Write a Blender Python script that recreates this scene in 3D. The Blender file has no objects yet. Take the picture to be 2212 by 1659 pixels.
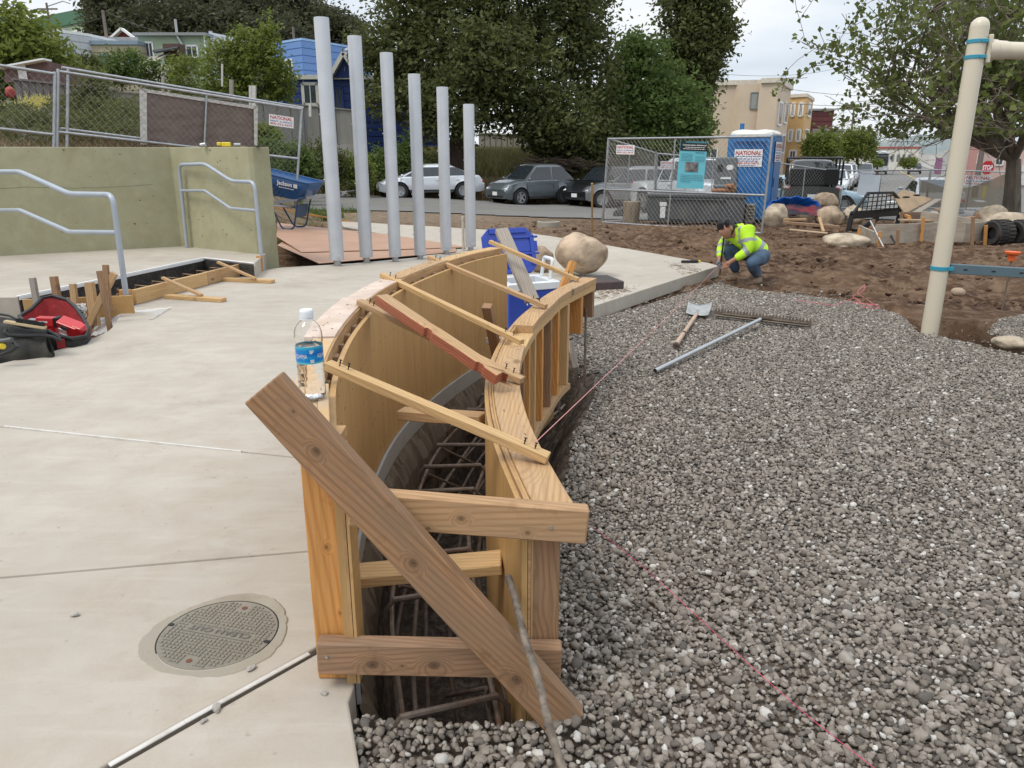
import bpy,bmesh,math,random
import numpy as np
from mathutils import Vector,Matrix,noise as mnoise
R = math.radians
sc = bpy.context.scene
COL = sc.collection

# ------------------------------------------------------------------ camera
CAM_Z,PITCH,F_PX,CX,CY = 1.2,R(16.8),1663.0,1106.0,829.5
cam_d = bpy.data.cameras.new('camera'); cam = bpy.data.objects.new('camera',cam_d); COL.objects.link(cam)
cam.location = (0,0,CAM_Z); cam.rotation_euler = (R(90) - PITCH,0,0)
cam_d.sensor_width = 36; cam_d.lens = F_PX/2212*36; cam_d.clip_start = .05; cam_d.clip_end = 2500
sc.camera = cam

# ------------------------------------------------------------------ sky, sun, exposure
SUN_EL,SUN_AZ = R(58),R(-125)          # azimuth from +Y towards +X
w = bpy.data.worlds.new('World'); sc.world = w; w.use_nodes = True
nt = w.node_tree; nt.nodes.clear()
def N(t,tree=None,**k):
    n = (tree or nt).nodes.new(t)
    for a,b in k.items(): setattr(n,a,b)
    return n
L = nt.links.new
sky = N('ShaderNodeTexSky',sky_type='NISHITA',sun_disc=False,sun_elevation=SUN_EL,sun_rotation=SUN_AZ)
tc = N('ShaderNodeTexCoord'); sep = N('ShaderNodeSeparateXYZ'); L(tc.outputs['Generated'],sep.inputs[0])
mp = N('ShaderNodeMapping'); mp.inputs['Scale'].default_value = (1.3,1.3,4.5); mp.inputs['Location'].default_value = (.5,.2,.1); L(tc.outputs['Generated'],mp.inputs[0])
n1 = N('ShaderNodeTexNoise'); n1.inputs['Scale'].default_value = 2.2; n1.inputs['Detail'].default_value = 7; n1.inputs['Roughness'].default_value = .52; L(mp.outputs[0],n1.inputs['Vector'])
cr = N('ShaderNodeValToRGB'); L(n1.outputs['Fac'],cr.inputs[0])
e = cr.color_ramp.elements; e[0].position = .36; e[0].color = (.60,.67,.76,1); e[1].position = .66; e[1].color = (.93,.945,.96,1)
m1 = e_ = cr.color_ramp.elements.new(.5); m1.color = (.74,.80,.87,1)
# overcast sky: the zenith is brighter than the horizon
gr = N('ShaderNodeMapRange'); gr.inputs[1].default_value = .25; gr.inputs[2].default_value = 1; gr.inputs[3].default_value = 1.0; gr.inputs[4].default_value = 1.8; L(sep.outputs['Z'],gr.inputs[0])
mul = N('ShaderNodeVectorMath',operation='SCALE'); L(cr.outputs[0],mul.inputs[0]); L(gr.outputs[0],mul.inputs['Scale'])
sk = N('ShaderNodeVectorMath',operation='SCALE'); L(sky.outputs[0],sk.inputs[0]); sk.inputs['Scale'].default_value = .09
mx = N('ShaderNodeMix',data_type='RGBA'); mx.inputs['Factor'].default_value = .9; L(sk.outputs[0],mx.inputs[6]); L(mul.outputs[0],mx.inputs[7])
bg = N('ShaderNodeBackground'); bg.inputs['Strength'].default_value = 1.0; L(mx.outputs[2],bg.inputs[0])
L(bg.outputs[0],N('ShaderNodeOutputWorld').inputs[0])
sun_d = bpy.data.lights.new('sun','SUN'); sun_d.energy = 1.5; sun_d.angle = R(22); sun_d.color = (1,.93,.82)
sun = bpy.data.objects.new('sun',sun_d); COL.objects.link(sun)
sdir = Vector((math.sin(SUN_AZ)*math.cos(SUN_EL),math.cos(SUN_AZ)*math.cos(SUN_EL),math.sin(SUN_EL)))
sun.rotation_euler = sdir.to_track_quat('Z','Y').to_euler()
vs = sc.view_settings; vs.view_transform = 'Standard'; vs.look = 'None'; vs.gamma = 1; vs.use_curve_mapping = False; vs.exposure = 0.2

# ------------------------------------------------------------------ where a point of the photograph stands in the place
def ray(u,v):
    a = (u - CX)/F_PX; b = (v - CY)/F_PX
    return Vector((a,math.cos(PITCH) - b*math.sin(PITCH),-math.sin(PITCH) - b*math.cos(PITCH)))
def at(u,v,z):
    r = ray(u,v); return Vector((0,0,CAM_Z)) + r*((z - CAM_Z)/r.z)
def aty(u,v,y):
    r = ray(u,v); return Vector((0,0,CAM_Z)) + r*(y/r.y)
def atp(u,v,p,n):
    r = ray(u,v); o = Vector((0,0,CAM_Z)); return o + r*((Vector(p) - o).dot(Vector(n))/r.dot(Vector(n)))
def ss(a,b,x):
    t = np.clip((x - a)/(b - a),0,1); return t*t*(3 - 2*t)
def slab_z(y): return -.012*(y - 1.5)
AX,AK = 10.,.46                         # left edge of the avenue: x = AX + AK*(y-30)
def ground(x,y):
    x = np.asarray(x,float); y = np.asarray(y,float)
    near = -.12 - .012*(np.minimum(y,7) - 1.5) + .085*(1 - ss(1.5,2.7,y))*ss(-1.2,-.2,x)
    road = np.interp(x,[-14,-8,-3.5,.8,4,60],[-.52,-.62,-.76,-1.02,-1.1,-1.1])
    z = np.where(y < 7,near,np.interp(y,[7,19],[-.186,-.45]))
    t = np.clip((y - 19)/12,0,1)
    z = np.where(y > 19,-.45 + (road + .45)*t,z)
    z = np.where(y > 33,road - .012*(y - 33),z)
    z = np.where(y > 150,road - .012*117 - .004*(y - 150),z)
    d = (AX - 2 + AK*(y - 30)) - x
    side = ss(0,12,d)
    bank = np.interp(y,[37,39,42,50,60,100,400],[-1,.3,.9,1.2,1.4,1.8,2.5])
    bank = np.where(y < 38.5,road + (bank - road)*ss(37,38.5,y),bank)
    z = np.where(y > 37,z + (bank - z)*side,z)
    left = np.interp(y,[10.5,12,16,22,33,50,60,75,100,140,400],[.3,.5,1.45,2.2,2.8,4.2,5.6,8.5,14,22,26])
    wl = ss(-4.6,-7.5,x)*ss(10.2,11.5,y) 
    wl = np.where(y > 20,ss(-4.6 - np.minimum(y - 20,10)*.5,-7.5 - np.minimum(y - 20,10)*.55,x),wl)
    wl = np.where(y > 30,ss(-9.6 - (y - 30)*.06,-13 - (y - 30)*.30,x),wl)
    return z + (np.maximum(left,z) - z)*wl
def gnd(x,y): return float(ground(x,y))
def on(u,v,f=gnd,dz=0.):
    r = ray(u,v); o = Vector((0,0,CAM_Z)); t = .8; p = o
    while t < 400:
        p = o + r*t
        if p.z <= f(p.x,p.y) + dz: break
        t *= 1.01
    lo,hi = t/1.01,t
    for _ in range(24):
        m = (lo + hi)/2; p = o + r*m
        if p.z <= f(p.x,p.y) + dz: hi = m
        else: lo = m
    return o + r*hi
def ons(u,v,dz=0.): return on(u,v,lambda x,y: slab_z(y),dz)

# ------------------------------------------------------------------ numpy value noise
def vnoise(x,y,seed=0):
    xi = np.floor(x).astype(np.int64); yi = np.floor(y).astype(np.int64); fx = x - xi; fy = y - yi
    def h(a,b):
        n = (a*374761393 + b*668265263 + seed*974711) & 0x7fffffff
        n = ((n ^ (n >> 13))*1274126177) & 0x7fffffff
        return ((n ^ (n >> 16)) & 0xffff)/65535.
    ux = fx*fx*(3 - 2*fx); uy = fy*fy*(3 - 2*fy)
    return (h(xi,yi)*(1 - ux) + h(xi + 1,yi)*ux)*(1 - uy) + (h(xi,yi + 1)*(1 - ux) + h(xi + 1,yi + 1)*ux)*uy
def fbm(x,y,o=4,seed=0):
    s = 0; a = .5
    for i in range(o): s = s + a*(vnoise(x*2 ** i,y*2 ** i,seed + i) - .5); a *= .55
    return s

# ------------------------------------------------------------------ materials
MATS = {}
def base_mat(name):
    m = bpy.data.materials.new(name); m.use_nodes = True
    t = m.node_tree; b = t.nodes['Principled BSDF']; MATS[name] = m
    return m,t,b
def mixc(t,fac,a,b,blend='MIX'):
    n = t.nodes.new('ShaderNodeMix'); n.data_type = 'RGBA'; n.blend_type = blend
    for s,v in ((0,fac),(6,a),(7,b)):
        if hasattr(v,'is_output') or isinstance(v,bpy.types.NodeSocket): t.links.new(v,n.inputs[s])
        else: n.inputs[s].default_value = v if s == 0 else (*v[:3],1)
    return n.outputs[2]
def noise_n(t,vec,scale,detail=5,rough=.55,dist=0):
    n = t.nodes.new('ShaderNodeTexNoise'); n.inputs['Scale'].default_value = scale; n.inputs['Detail'].default_value = detail
    n.inputs['Roughness'].default_value = rough; n.inputs['Distortion'].default_value = dist
    if vec is not None: t.links.new(vec,n.inputs['Vector'])
    return n.outputs['Fac']
def rampf(t,fac,p0,p1,v0=0.,v1=1.):
    n = t.nodes.new('ShaderNodeMapRange'); n.inputs[1].default_value = p0; n.inputs[2].default_value = p1
    n.inputs[3].default_value = v0; n.inputs[4].default_value = v1; t.links.new(fac,n.inputs[0]); return n.outputs[0]
def coord(t,stretch=(1,1,1),kind='Object',shift=True):
    c = t.nodes.new('ShaderNodeTexCoord'); m = t.nodes.new('ShaderNodeMapping'); m.inputs['Scale'].default_value = stretch
    if shift:
        oi = t.nodes.new('ShaderNodeObjectInfo'); mu = t.nodes.new('ShaderNodeMath'); mu.operation = 'MULTIPLY'; mu.inputs[1].default_value = 37
        t.links.new(oi.outputs['Random'],mu.inputs[0]); a = t.nodes.new('ShaderNodeVectorMath'); a.operation = 'ADD'
        t.links.new(c.outputs[kind],a.inputs[0]); t.links.new(mu.outputs[0],a.inputs[1]); t.links.new(a.outputs[0],m.inputs[0])
    else: t.links.new(c.outputs[kind],m.inputs[0])
    return m.outputs[0]
def bump(t,b,h,strength=.3,dist=.005):
    n = t.nodes.new('ShaderNodeBump'); n.inputs['Strength'].default_value = strength; n.inputs['Distance'].default_value = dist
    t.links.new(h,n.inputs['Height']); t.links.new(n.outputs[0],b.inputs['Normal'])
def mat(name,c,rough=.65,metal=0.,var=.14,scl=6.,bmp=0.,bsc=60.,bd=.003,dirt=None,dsc=1.6,damt=.5,coat=0.,stretch=(1,1,1),
        island=0.,emit=0.,alpha=1.,spec=None,trans=0.,ior=1.45):
    if name in MATS: return MATS[name]
    m,t,b = base_mat(name)
    v = coord(t,stretch)
    f = noise_n(t,v,scl,6,.6)
    lo = tuple(max(0,x*(1 - var)) for x in c); hi = tuple(x*(1 + var) for x in c)
    col = mixc(t,rampf(t,f,.3,.7),lo,hi)
    if dirt:
        g = noise_n(t,v,dsc,8,.62)
        col = mixc(t,rampf(t,g,.48,.68,0,damt),col,dirt)
    if island:
        g = t.nodes.new('ShaderNodeNewGeometry')
        col = mixc(t,1.,col,(1,1,1),'MULTIPLY') if False else col
        hs = t.nodes.new('ShaderNodeHueSaturation'); t.links.new(col,hs.inputs['Color'])
        t.links.new(rampf(t,g.outputs['Random Per Island'],0,1,1 - island,1 + island),hs.inputs['Value'])
        w_ = t.nodes.new('ShaderNodeTexWhiteNoise'); w_.noise_dimensions = '1D'; t.links.new(g.outputs['Random Per Island'],w_.inputs['W'])
        t.links.new(rampf(t,w_.outputs['Value'],0,1,.47,.53),hs.inputs['Hue']); col = hs.outputs[0]
    t.links.new(col,b.inputs['Base Color'])
    b.inputs['Metallic'].default_value = metal; b.inputs['Roughness'].default_value = rough
    if coat: b.inputs['Coat Weight'].default_value = coat; b.inputs['Coat Roughness'].default_value = .08
    if spec is not None: b.inputs['Specular IOR Level'].default_value = spec
    if trans: b.inputs['Transmission Weight'].default_value = trans; b.inputs['IOR'].default_value = ior
    if emit: t.links.new(col,b.inputs['Emission Color']); b.inputs['Emission Strength'].default_value = emit
    if alpha < 1: b.inputs['Alpha'].default_value = alpha
    if bmp: bump(t,b,noise_n(t,v,bsc,4,.6),bmp,bd)
    return m
def wood(name,c1,c2,grey=(.3,.26,.22),gamt=.35,ring=44.,knots=True,rough=.75,kn=None):
    if name in MATS: return MATS[name]
    m,t,b = base_mat(name)
    v = coord(t)
    # knots: stretched cells along the board (local X)
    mp_ = t.nodes.new('ShaderNodeMapping'); mp_.inputs['Scale'].default_value = (3.1,7.5,1.1); t.links.new(v,mp_.inputs[0])
    vo = t.nodes.new('ShaderNodeTexVoronoi'); vo.inputs['Scale'].default_value = 1; vo.inputs['Randomness'].default_value = 1; t.links.new(mp_.outputs[0],vo.inputs['Vector'])
    kd = vo.outputs['Distance']
    if kn:                                     # knots at known places on this one board (x along it, y across, size)
        c_ = t.nodes.new('ShaderNodeTexCoord'); kd = None
        for x,y,r_ in kn:
            q = t.nodes.new('ShaderNodeMapping'); q.inputs['Location'].default_value = (-x/(r_*9),-y/(r_*6.5),0); q.inputs['Scale'].default_value = (1/(r_*9),1/(r_*6.5),.0); t.links.new(c_.outputs['Object'],q.inputs[0])
            nz = t.nodes.new('ShaderNodeVectorMath'); nz.operation = 'LENGTH'; t.links.new(q.outputs[0],nz.inputs[0])
            w2 = t.nodes.new('ShaderNodeMath'); w2.operation = 'ADD'; t.links.new(nz.outputs['Value'],w2.inputs[0]); t.links.new(rampf(t,noise_n(t,v,30,3),.3,.7,-.012,.012),w2.inputs[1])
            if kd is None: kd = w2.outputs[0]
            else: mn = t.nodes.new('ShaderNodeMath'); mn.operation = 'MINIMUM'; t.links.new(kd,mn.inputs[0]); t.links.new(w2.outputs[0],mn.inputs[1]); kd = mn.outputs[0]
    pull = rampf(t,kd,.05,.36,.022,0)
    mp2 = t.nodes.new('ShaderNodeMapping'); mp2.inputs['Scale'].default_value = (.10,1,1); t.links.new(v,mp2.inputs[0])
    n0 = t.nodes.new('ShaderNodeTexNoise'); n0.inputs['Scale'].default_value = 5; n0.inputs['Detail'].default_value = 3; t.links.new(mp2.outputs[0],n0.inputs['Vector'])
    a1 = t.nodes.new('ShaderNodeVectorMath'); a1.operation = 'SCALE'; a1.inputs['Scale'].default_value = .03; t.links.new(n0.outputs['Color'],a1.inputs[0])
    a2 = t.nodes.new('ShaderNodeVectorMath'); a2.operation = 'ADD'; t.links.new(mp2.outputs[0],a2.inputs[0]); t.links.new(a1.outputs[0],a2.inputs[1])
    a3 = t.nodes.new('ShaderNodeVectorMath'); a3.operation = 'ADD'; t.links.new(a2.outputs[0],a3.inputs[0])
    cb = t.nodes.new('ShaderNodeCombineXYZ'); t.links.new(pull,cb.inputs[1]); t.links.new(pull,cb.inputs[2]); t.links.new(cb.outputs[0],a3.inputs[1])
    wv = t.nodes.new('ShaderNodeTexWave'); wv.wave_type = 'BANDS'; wv.bands_direction = 'DIAGONAL'
    wv.inputs['Scale'].default_value = ring; wv.inputs['Distortion'].default_value = 1.1; wv.inputs['Detail'].default_value = 2; wv.inputs['Detail Scale'].default_value = 1.2
    t.links.new(a3.outputs[0],wv.inputs['Vector'])
    rg = rampf(t,wv.outputs['Fac'],.25,1)
    pw = t.nodes.new('ShaderNodeMath'); pw.operation = 'POWER'; pw.inputs[1].default_value = 1.6; t.links.new(rg,pw.inputs[0])
    col = mixc(t,rampf(t,pw.outputs[0],0,1,0,.8),c1,c2)
    mf = t.nodes.new('ShaderNodeMapping'); mf.inputs['Scale'].default_value = (4,150,150); t.links.new(v,mf.inputs[0])
    fib = noise_n(t,mf.outputs[0],1,3,.6)
    col = mixc(t,rampf(t,fib,.42,.75,0,.5),col,tuple(x*.6 for x in c2))
    ms = t.nodes.new('ShaderNodeMapping'); ms.inputs['Scale'].default_value = (1.5,7,7); t.links.new(v,ms.inputs[0])
    wth = noise_n(t,ms.outputs[0],1.3,6,.65)
    col = mixc(t,rampf(t,wth,.42,.68,0,gamt),col,grey)
    col = mixc(t,rampf(t,noise_n(t,v,11,5,.7),.60,.74,0,.5),col,tuple(x*.55 for x in c2))
    if knots:
        if kn:
            sn = t.nodes.new('ShaderNodeMath'); sn.operation = 'SINE'; t.links.new(rampf(t,kd,0,1,0,150),sn.inputs[0]); mm = t.nodes.new('ShaderNodeMath'); mm.operation = 'MULTIPLY'; t.links.new(rampf(t,sn.outputs[0],-.2,1),mm.inputs[0]); t.links.new(rampf(t,kd,.16,.34,.6,0),mm.inputs[1])
            col = mixc(t,mm.outputs[0],col,tuple(x*.5 for x in c2))
        col = mixc(t,rampf(t,kd,.085,.13,.7,0),col,tuple(x*.42 for x in c2))
        col = mixc(t,rampf(t,kd,.01,.045,.8,0),col,(.03,.018,.01))
    t.links.new(col,b.inputs['Base Color']); b.inputs['Roughness'].default_value = rough
    bump(t,b,fib,.25,.001)
    return m

# ------------------------------------------------------------------ objects
WM = {}
def link(o,parent=None,world=None):
    COL.objects.link(o); world = world or Matrix.Identity(4); WM[o.name] = world.copy()
    if parent is not None:
        o.parent = parent; o.matrix_basis = WM[parent.name].inverted() @ world
    else: o.matrix_basis = world
    return o
def tag(o,label=None,cat=None,group=None,kind=None):
    for k,v in (('label',label),('category',cat),('group',group),('kind',kind)):
        if v: o[k] = v
    return o
def thing(name,label,cat,loc=(0,0,0),rz=0.,group=None,world=None):
    o = bpy.data.objects.new(name,None); o.empty_display_size = .1
    link(o,None,world or (Matrix.Translation(Vector(loc)) @ Matrix.Rotation(rz,4,'Z')))
    return tag(o,label,cat,group)
def kids(o): return [c for c in o.children]
def copy_tree(o,parent=None,world=None,label=None):
    c = o.copy(); COL.objects.link(c)
    if parent is None:
        WM[c.name] = world.copy(); c.matrix_basis = world
    else:
        c.parent = parent; WM[c.name] = WM[parent.name] @ c.matrix_basis
    if label: c['label'] = label
    for ch in kids(o): copy_tree(ch,c)
    return c
def T(x,y,z): return Matrix.Translation((x,y,z))
def RZ(a): return Matrix.Rotation(a,4,'Z')
def RX(a): return Matrix.Rotation(a,4,'X')
def RY(a): return Matrix.Rotation(a,4,'Y')
def frame(p,d,up=(0,0,1)):
    x = Vector(d).normalized(); z = Vector(up); z = (z - x*z.dot(x)).normalized(); y = z.cross(x)
    m = Matrix((x,y,z)).transposed().to_4x4(); m.translation = Vector(p); return m
class B:
    def __init__(s): s.v = []; s.f = []; s.m = []; s.cur = 0; s.X = None
    def mi(s,i): s.cur = i; return s
    def add(s,vs_,fs_):
        n = len(s.v)
        if s.X is not None: vs_ = [s.X @ Vector(p) for p in vs_]
        s.v += [tuple(p) for p in vs_]; s.f += [tuple(i + n for i in f) for f in fs_]; s.m += [s.cur]*len(fs_); return s
    def box(s,c,d,M_=None,tp=1.):
        x,y,z = (q/2 for q in d); vv = []
        for k in (-1,1):
            q = tp if k > 0 else 1
            for a,b_ in ((-1,-1),(1,-1),(1,1),(-1,1)): vv.append(Vector((a*x*q,b_*y*q,k*z)))
        vv = [(M_ @ p if M_ else p) + Vector(c) for p in vv]
        return s.add(vv,[(3,2,1,0),(4,5,6,7),(0,1,5,4),(1,2,6,5),(2,3,7,6),(3,0,4,7)])
    def bar(s,p0,p1,w_,t_,up=(0,0,1)):
        p0 = Vector(p0); p1 = Vector(p1); m = frame((p0 + p1)/2,p1 - p0,up); l = (p1 - p0).length
        return s.add([m @ Vector((a*l/2,b_*w_/2,c*t_/2)) for c in (-1,1) for a,b_ in ((-1,-1),(1,-1),(1,1),(-1,1))],
                     [(3,2,1,0),(4,5,6,7),(0,1,5,4),(1,2,6,5),(2,3,7,6),(3,0,4,7)])
    def tube(s,pts,r,n=8,cap=True,closed=False):
        pts = [Vector(p) for p in pts]; k = len(pts); rs = r if isinstance(r,(list,tuple)) else [r]*k
        vv = []; up = None
        for i,p in enumerate(pts):
            if closed: d = (pts[(i + 1) % k] - pts[i - 1])
            else: d = pts[min(i + 1,k - 1)] - pts[max(i - 1,0)]
            d = d.normalized() if d.length > 1e-9 else Vector((0,0,1))
            if up is None: up = Vector((0,0,1)) if abs(d.z) < .9 else Vector((1,0,0))
            a = (up - d*up.dot(d)); a = a.normalized() if a.length > 1e-6 else d.orthogonal().normalized(); up = a; b_ = d.cross(a)
            f = 1.
            if 0 < i < k - 1 or closed:
                d0 = (pts[i] - pts[i - 1]).normalized(); c = max(.5,d0.dot(d)); f = 1/c
            for j in range(n):
                t = 2*math.pi*j/n; vv.append(p + (a*math.cos(t) + b_*math.sin(t))*rs[i]*(1 if f < 1.02 else 1 + (f - 1)*.5))
        fs_ = []
        for i in range(k if closed else k - 1):
            for j in range(n):
                a,b_ = i*n + j,i*n + (j + 1) % n; c,d = ((i + 1) % k)*n + (j + 1) % n,((i + 1) % k)*n + j
                fs_.append((a,b_,c,d))
        if cap and not closed: fs_ += [tuple(reversed(range(n))),tuple((k - 1)*n + j for j in range(n))]
        return s.add(vv,fs_)
    def lathe(s,prof,n=24,M_=None,cap=True):
        vv = []
        for r_,z in prof:
            for j in range(n):
                t = 2*math.pi*j/n; p = Vector((r_*math.cos(t),r_*math.sin(t),z)); vv.append(M_ @ p if M_ else p)
        fs_ = [(i*n + j,i*n + (j + 1) % n,(i + 1)*n + (j + 1) % n,(i + 1)*n + j) for i in range(len(prof) - 1) for j in range(n)]
        if cap: fs_ += [tuple(reversed(range(n))),tuple((len(prof) - 1)*n + j for j in range(n))]
        return s.add(vv,fs_)
    def prism(s,poly,h,M_=None,z0=0.):
        n = len(poly); vv = [Vector((p[0],p[1],z0)) for p in poly] + [Vector((p[0],p[1],z0 + h)) for p in poly]
        if M_: vv = [M_ @ p for p in vv]
        return s.add(vv,[tuple(reversed(range(n))),tuple(range(n,2*n))] + [(i,(i + 1) % n,n + (i + 1) % n,n + i) for i in range(n)])
    def grid(s,fn,nu,nv,two=False):
        vv = [fn(i/nu,j/nv) for i in range(nu + 1) for j in range(nv + 1)]
        return s.add(vv,[(i*(nv + 1) + j,(i + 1)*(nv + 1) + j,(i + 1)*(nv + 1) + j + 1,i*(nv + 1) + j + 1) for i in range(nu) for j in range(nv)])
    def sheet(s,pts,hw,th):      # a strip of boxes
        return s
    def build(s,name,mats,parent=None,world=None,smooth=False,bevel=0.,seg=1,local=False,kind=None):
        """verts are in world coordinates unless local; world places the object's origin"""
        me = bpy.data.meshes.new(name)
        vs_ = s.v
        if world is not None and not local:
            iv = world.inverted(); vs_ = [tuple(iv @ Vector(p)) for p in vs_]
        elif world is None and parent is not None:
            world = WM[parent.name]
            if not local: iv = world.inverted(); vs_ = [tuple(iv @ Vector(p)) for p in vs_]
        elif world is None and not local and s.v:
            a = np.array(s.v); c = (a.min(0) + a.max(0))/2; c[2] = a[:,2].min(); world = Matrix.Translation(c)
            vs_ = [tuple(q) for q in a - c]
        me.from_pydata(vs_,[],s.f)
        if not isinstance(mats,(list,tuple)): mats = [mats]
        for m_ in mats: me.materials.append(m_)
        if any(s.m): me.polygons.foreach_set('material_index',s.m)
        if bevel:
            bm = bmesh.new(); bm.from_mesh(me)
            bmesh.ops.recalc_face_normals(bm,faces=bm.faces)
            ed = [e_ for e_ in bm.edges if len(e_.link_faces) == 2 and e_.calc_face_angle(0) > R(30)]
            bmesh.ops.bevel(bm,geom=ed,offset=bevel,segments=seg,affect='EDGES',profile=.6); bm.to_mesh(me); bm.free()
        if smooth:
            me.polygons.foreach_set('use_smooth',[True]*len(me.polygons))
            if smooth != 'all': me.set_sharp_from_angle(angle=R(40))
        me.update(); o = bpy.data.objects.new(name,me); link(o,parent,world)
        if kind: o['kind'] = kind
        return o
def board(name,p0,p1,w_,t_,m_,parent=None,up=(0,0,1),bevel=.002):
    """one sawn board with its own local X along the grain"""
    p0 = Vector(p0); p1 = Vector(p1); fr = frame((p0 + p1)/2,p1 - p0,up); b = B()
    b.box((0,0,0),((p1 - p0).length,w_,t_))
    return b.build(name,m_,parent,fr,bevel=bevel,local=True)
def np_mesh(name,V,Fc,mats,parent=None,world=None,smooth=False,kind=None):
    """V (n,3), Fc (m,k) arrays"""
    me = bpy.data.meshes.new(name); k = Fc.shape[1]
    me.vertices.add(len(V)); me.vertices.foreach_set('co',np.ascontiguousarray(V,dtype=np.float32).ravel())
    me.loops.add(Fc.size); me.loops.foreach_set('vertex_index',Fc.astype(np.int32).ravel())
    me.polygons.add(len(Fc)); me.polygons.foreach_set('loop_start',np.arange(0,Fc.size,k,dtype=np.int32))
    for m_ in (mats if isinstance(mats,(list,tuple)) else [mats]): me.materials.append(m_)
    me.update(calc_edges=True); me.validate()
    if smooth: me.polygons.foreach_set('use_smooth',[True]*len(me.polygons))
    o = bpy.data.objects.new(name,me); link(o,parent,world if world is not None else (WM[parent.name] if parent else None))
    if kind: o['kind'] = kind
    return o
FONT_CACHE = {}
def text_mesh(s,bold=0.):
    """flat outline of a word, 1 unit high capitals, centred; returns verts, faces, width"""
    k = (s,bold)
    if k in FONT_CACHE: return FONT_CACHE[k]
    cu = bpy.data.curves.new('word','FONT'); cu.body = s; cu.size = 1.4; cu.align_x = 'CENTER'; cu.offset = bold; cu.resolution_u = 3
    o = bpy.data.objects.new('word',cu); COL.objects.link(o); bpy.context.view_layer.update()
    dg = bpy.context.evaluated_depsgraph_get(); me = bpy.data.meshes.new_from_object(o.evaluated_get(dg))
    V = [tuple(v.co) for v in me.vertices]; Fs = [tuple(p.vertices) for p in me.polygons]
    bpy.data.objects.remove(o); bpy.data.curves.remove(cu); bpy.data.meshes.remove(me)
    xs = [v[0] for v in V]; wd = max(xs) - min(xs); cx = (max(xs) + min(xs))/2
    V = [(v[0] - cx,v[1],0) for v in V]; FONT_CACHE[k] = (V,Fs,wd); return FONT_CACHE[k]
def put_text(b,s,M_,w_,h_,bold=0.,z=0.,mi=0,skew=0.):
    """word s fitted to w_ x h_ on the XY plane of M_"""
    if s[0] == '~':                            # print too small to read in the photograph: word-long dashes
        rr = random.Random(len(s)*7 + int(w_*1000)); x = -w_/2
        while x < w_/2 - .01*w_:
            d = min(w_*rr.uniform(.06,.16),w_/2 - x); b.add([M_ @ Vector(p) for p in ((x,0,z),(x + d,0,z),(x + d,h_*.7,z),(x,h_*.7,z))],[(0,1,2,3)]); x += d + w_*.025
        return
    V,Fs,wd = text_mesh(s,bold); b.mi(mi)
    b.add([M_ @ Vector((v[0]*w_/wd + skew*v[1]*h_,v[1]*h_,z)) for v in V],Fs)
def rock(b,c,d,seed,M_=None,sub=3,rough=.16,low=0.):
    bm = bmesh.new(); bmesh.ops.create_icosphere(bm,subdivisions=sub,radius=1)
    random.seed(seed); o = Vector((random.uniform(-50,50),random.uniform(-50,50),random.uniform(-50,50)))
    vv = []
    for v in bm.verts:
        p = v.co.copy(); q = 1 + rough*mnoise.noise(p*1.1 + o)*1.6 + rough*.45*mnoise.noise(p*2.6 + o) + rough*.12*mnoise.noise(p*8 + o)
        p = p*q; p = Vector((math.copysign(abs(p.x) ** .88,p.x),math.copysign(abs(p.y) ** .88,p.y),math.copysign(abs(p.z) ** .88,p.z)))
        p = Vector((p.x*d[0]/2,p.y*d[1]/2,p.z*d[2]/2))
        if M_: p = M_ @ p
        vv.append(p + Vector(c))
    b.add(vv,[tuple(v.index for v in f.verts) for f in bm.faces]); bm.free(); return b

# ================================================================== palette
m_conc = None
def concrete(name,c,warm=.06,dirt=(.2,.16,.12),damt=.35,fine=.12,bmp=.25):
    if name in MATS: return MATS[name]
    m,t,b = base_mat(name); v = coord(t,shift=False)
    big = noise_n(t,v,.8,8,.6); mid = noise_n(t,v,5,8,.65,.4); fn = noise_n(t,v,140,3,.7)
    st = t.nodes.new('ShaderNodeMapping'); st.inputs['Scale'].default_value = (1.0,6,3); st.inputs['Rotation'].default_value = (0,0,.2); t.links.new(v,st.inputs[0])
    strk = noise_n(t,st.outputs[0],2.2,7,.6,.6)
    col = mixc(t,rampf(t,big,.32,.68),tuple(x*(1 - .13) for x in c),tuple(x*1.1 for x in c))
    col = mixc(t,rampf(t,mid,.38,.66,0,.6),col,(c[0]*.84,c[1]*.79,c[2]*.72))
    col = mixc(t,rampf(t,strk,.5,.72,0,.4),col,(c[0]*1.16,c[1]*1.18,c[2]*1.2))
    col = mixc(t,rampf(t,fn,.35,.65,0,fine),col,tuple(x*.6 for x in c))
    sp = noise_n(t,v,31,2,.5)
    col = mixc(t,rampf(t,sp,.70,.76,0,.45),col,dirt)
    d2 = noise_n(t,v,1.7,9,.7)
    col = mixc(t,rampf(t,d2,.55,.72,0,damt),col,dirt)
    t.links.new(col,b.inputs['Base Color']); b.inputs['Roughness'].default_value = .82; b.inputs['Specular IOR Level'].default_value = .3
    bump(t,b,fn,bmp,.0012)
    return m
M_slab = concrete('slab concrete',(.465,.42,.36),dirt=(.27,.21,.155),damt=.42)
M_slab2 = concrete('slab edge concrete',(.36,.33,.28),dirt=(.22,.17,.12),damt=.5)
M_curb = concrete('grey curb concrete',(.40,.40,.385),dirt=(.2,.19,.18))
M_wall = concrete('olive wall',(.375,.36,.235),dirt=(.24,.21,.12),damt=.35,fine=.05)
M_asph = concrete('asphalt',(.20,.195,.185),dirt=(.12,.11,.1),damt=.4,fine=.3)
M_pine = wood('fresh pine',(.60,.395,.19),(.48,.285,.11),grey=(.42,.28,.14),gamt=.35)
M_fir = wood('orange fir',(.62,.30,.085),(.48,.195,.042),grey=(.36,.20,.09),gamt=.3,ring=30)
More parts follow.
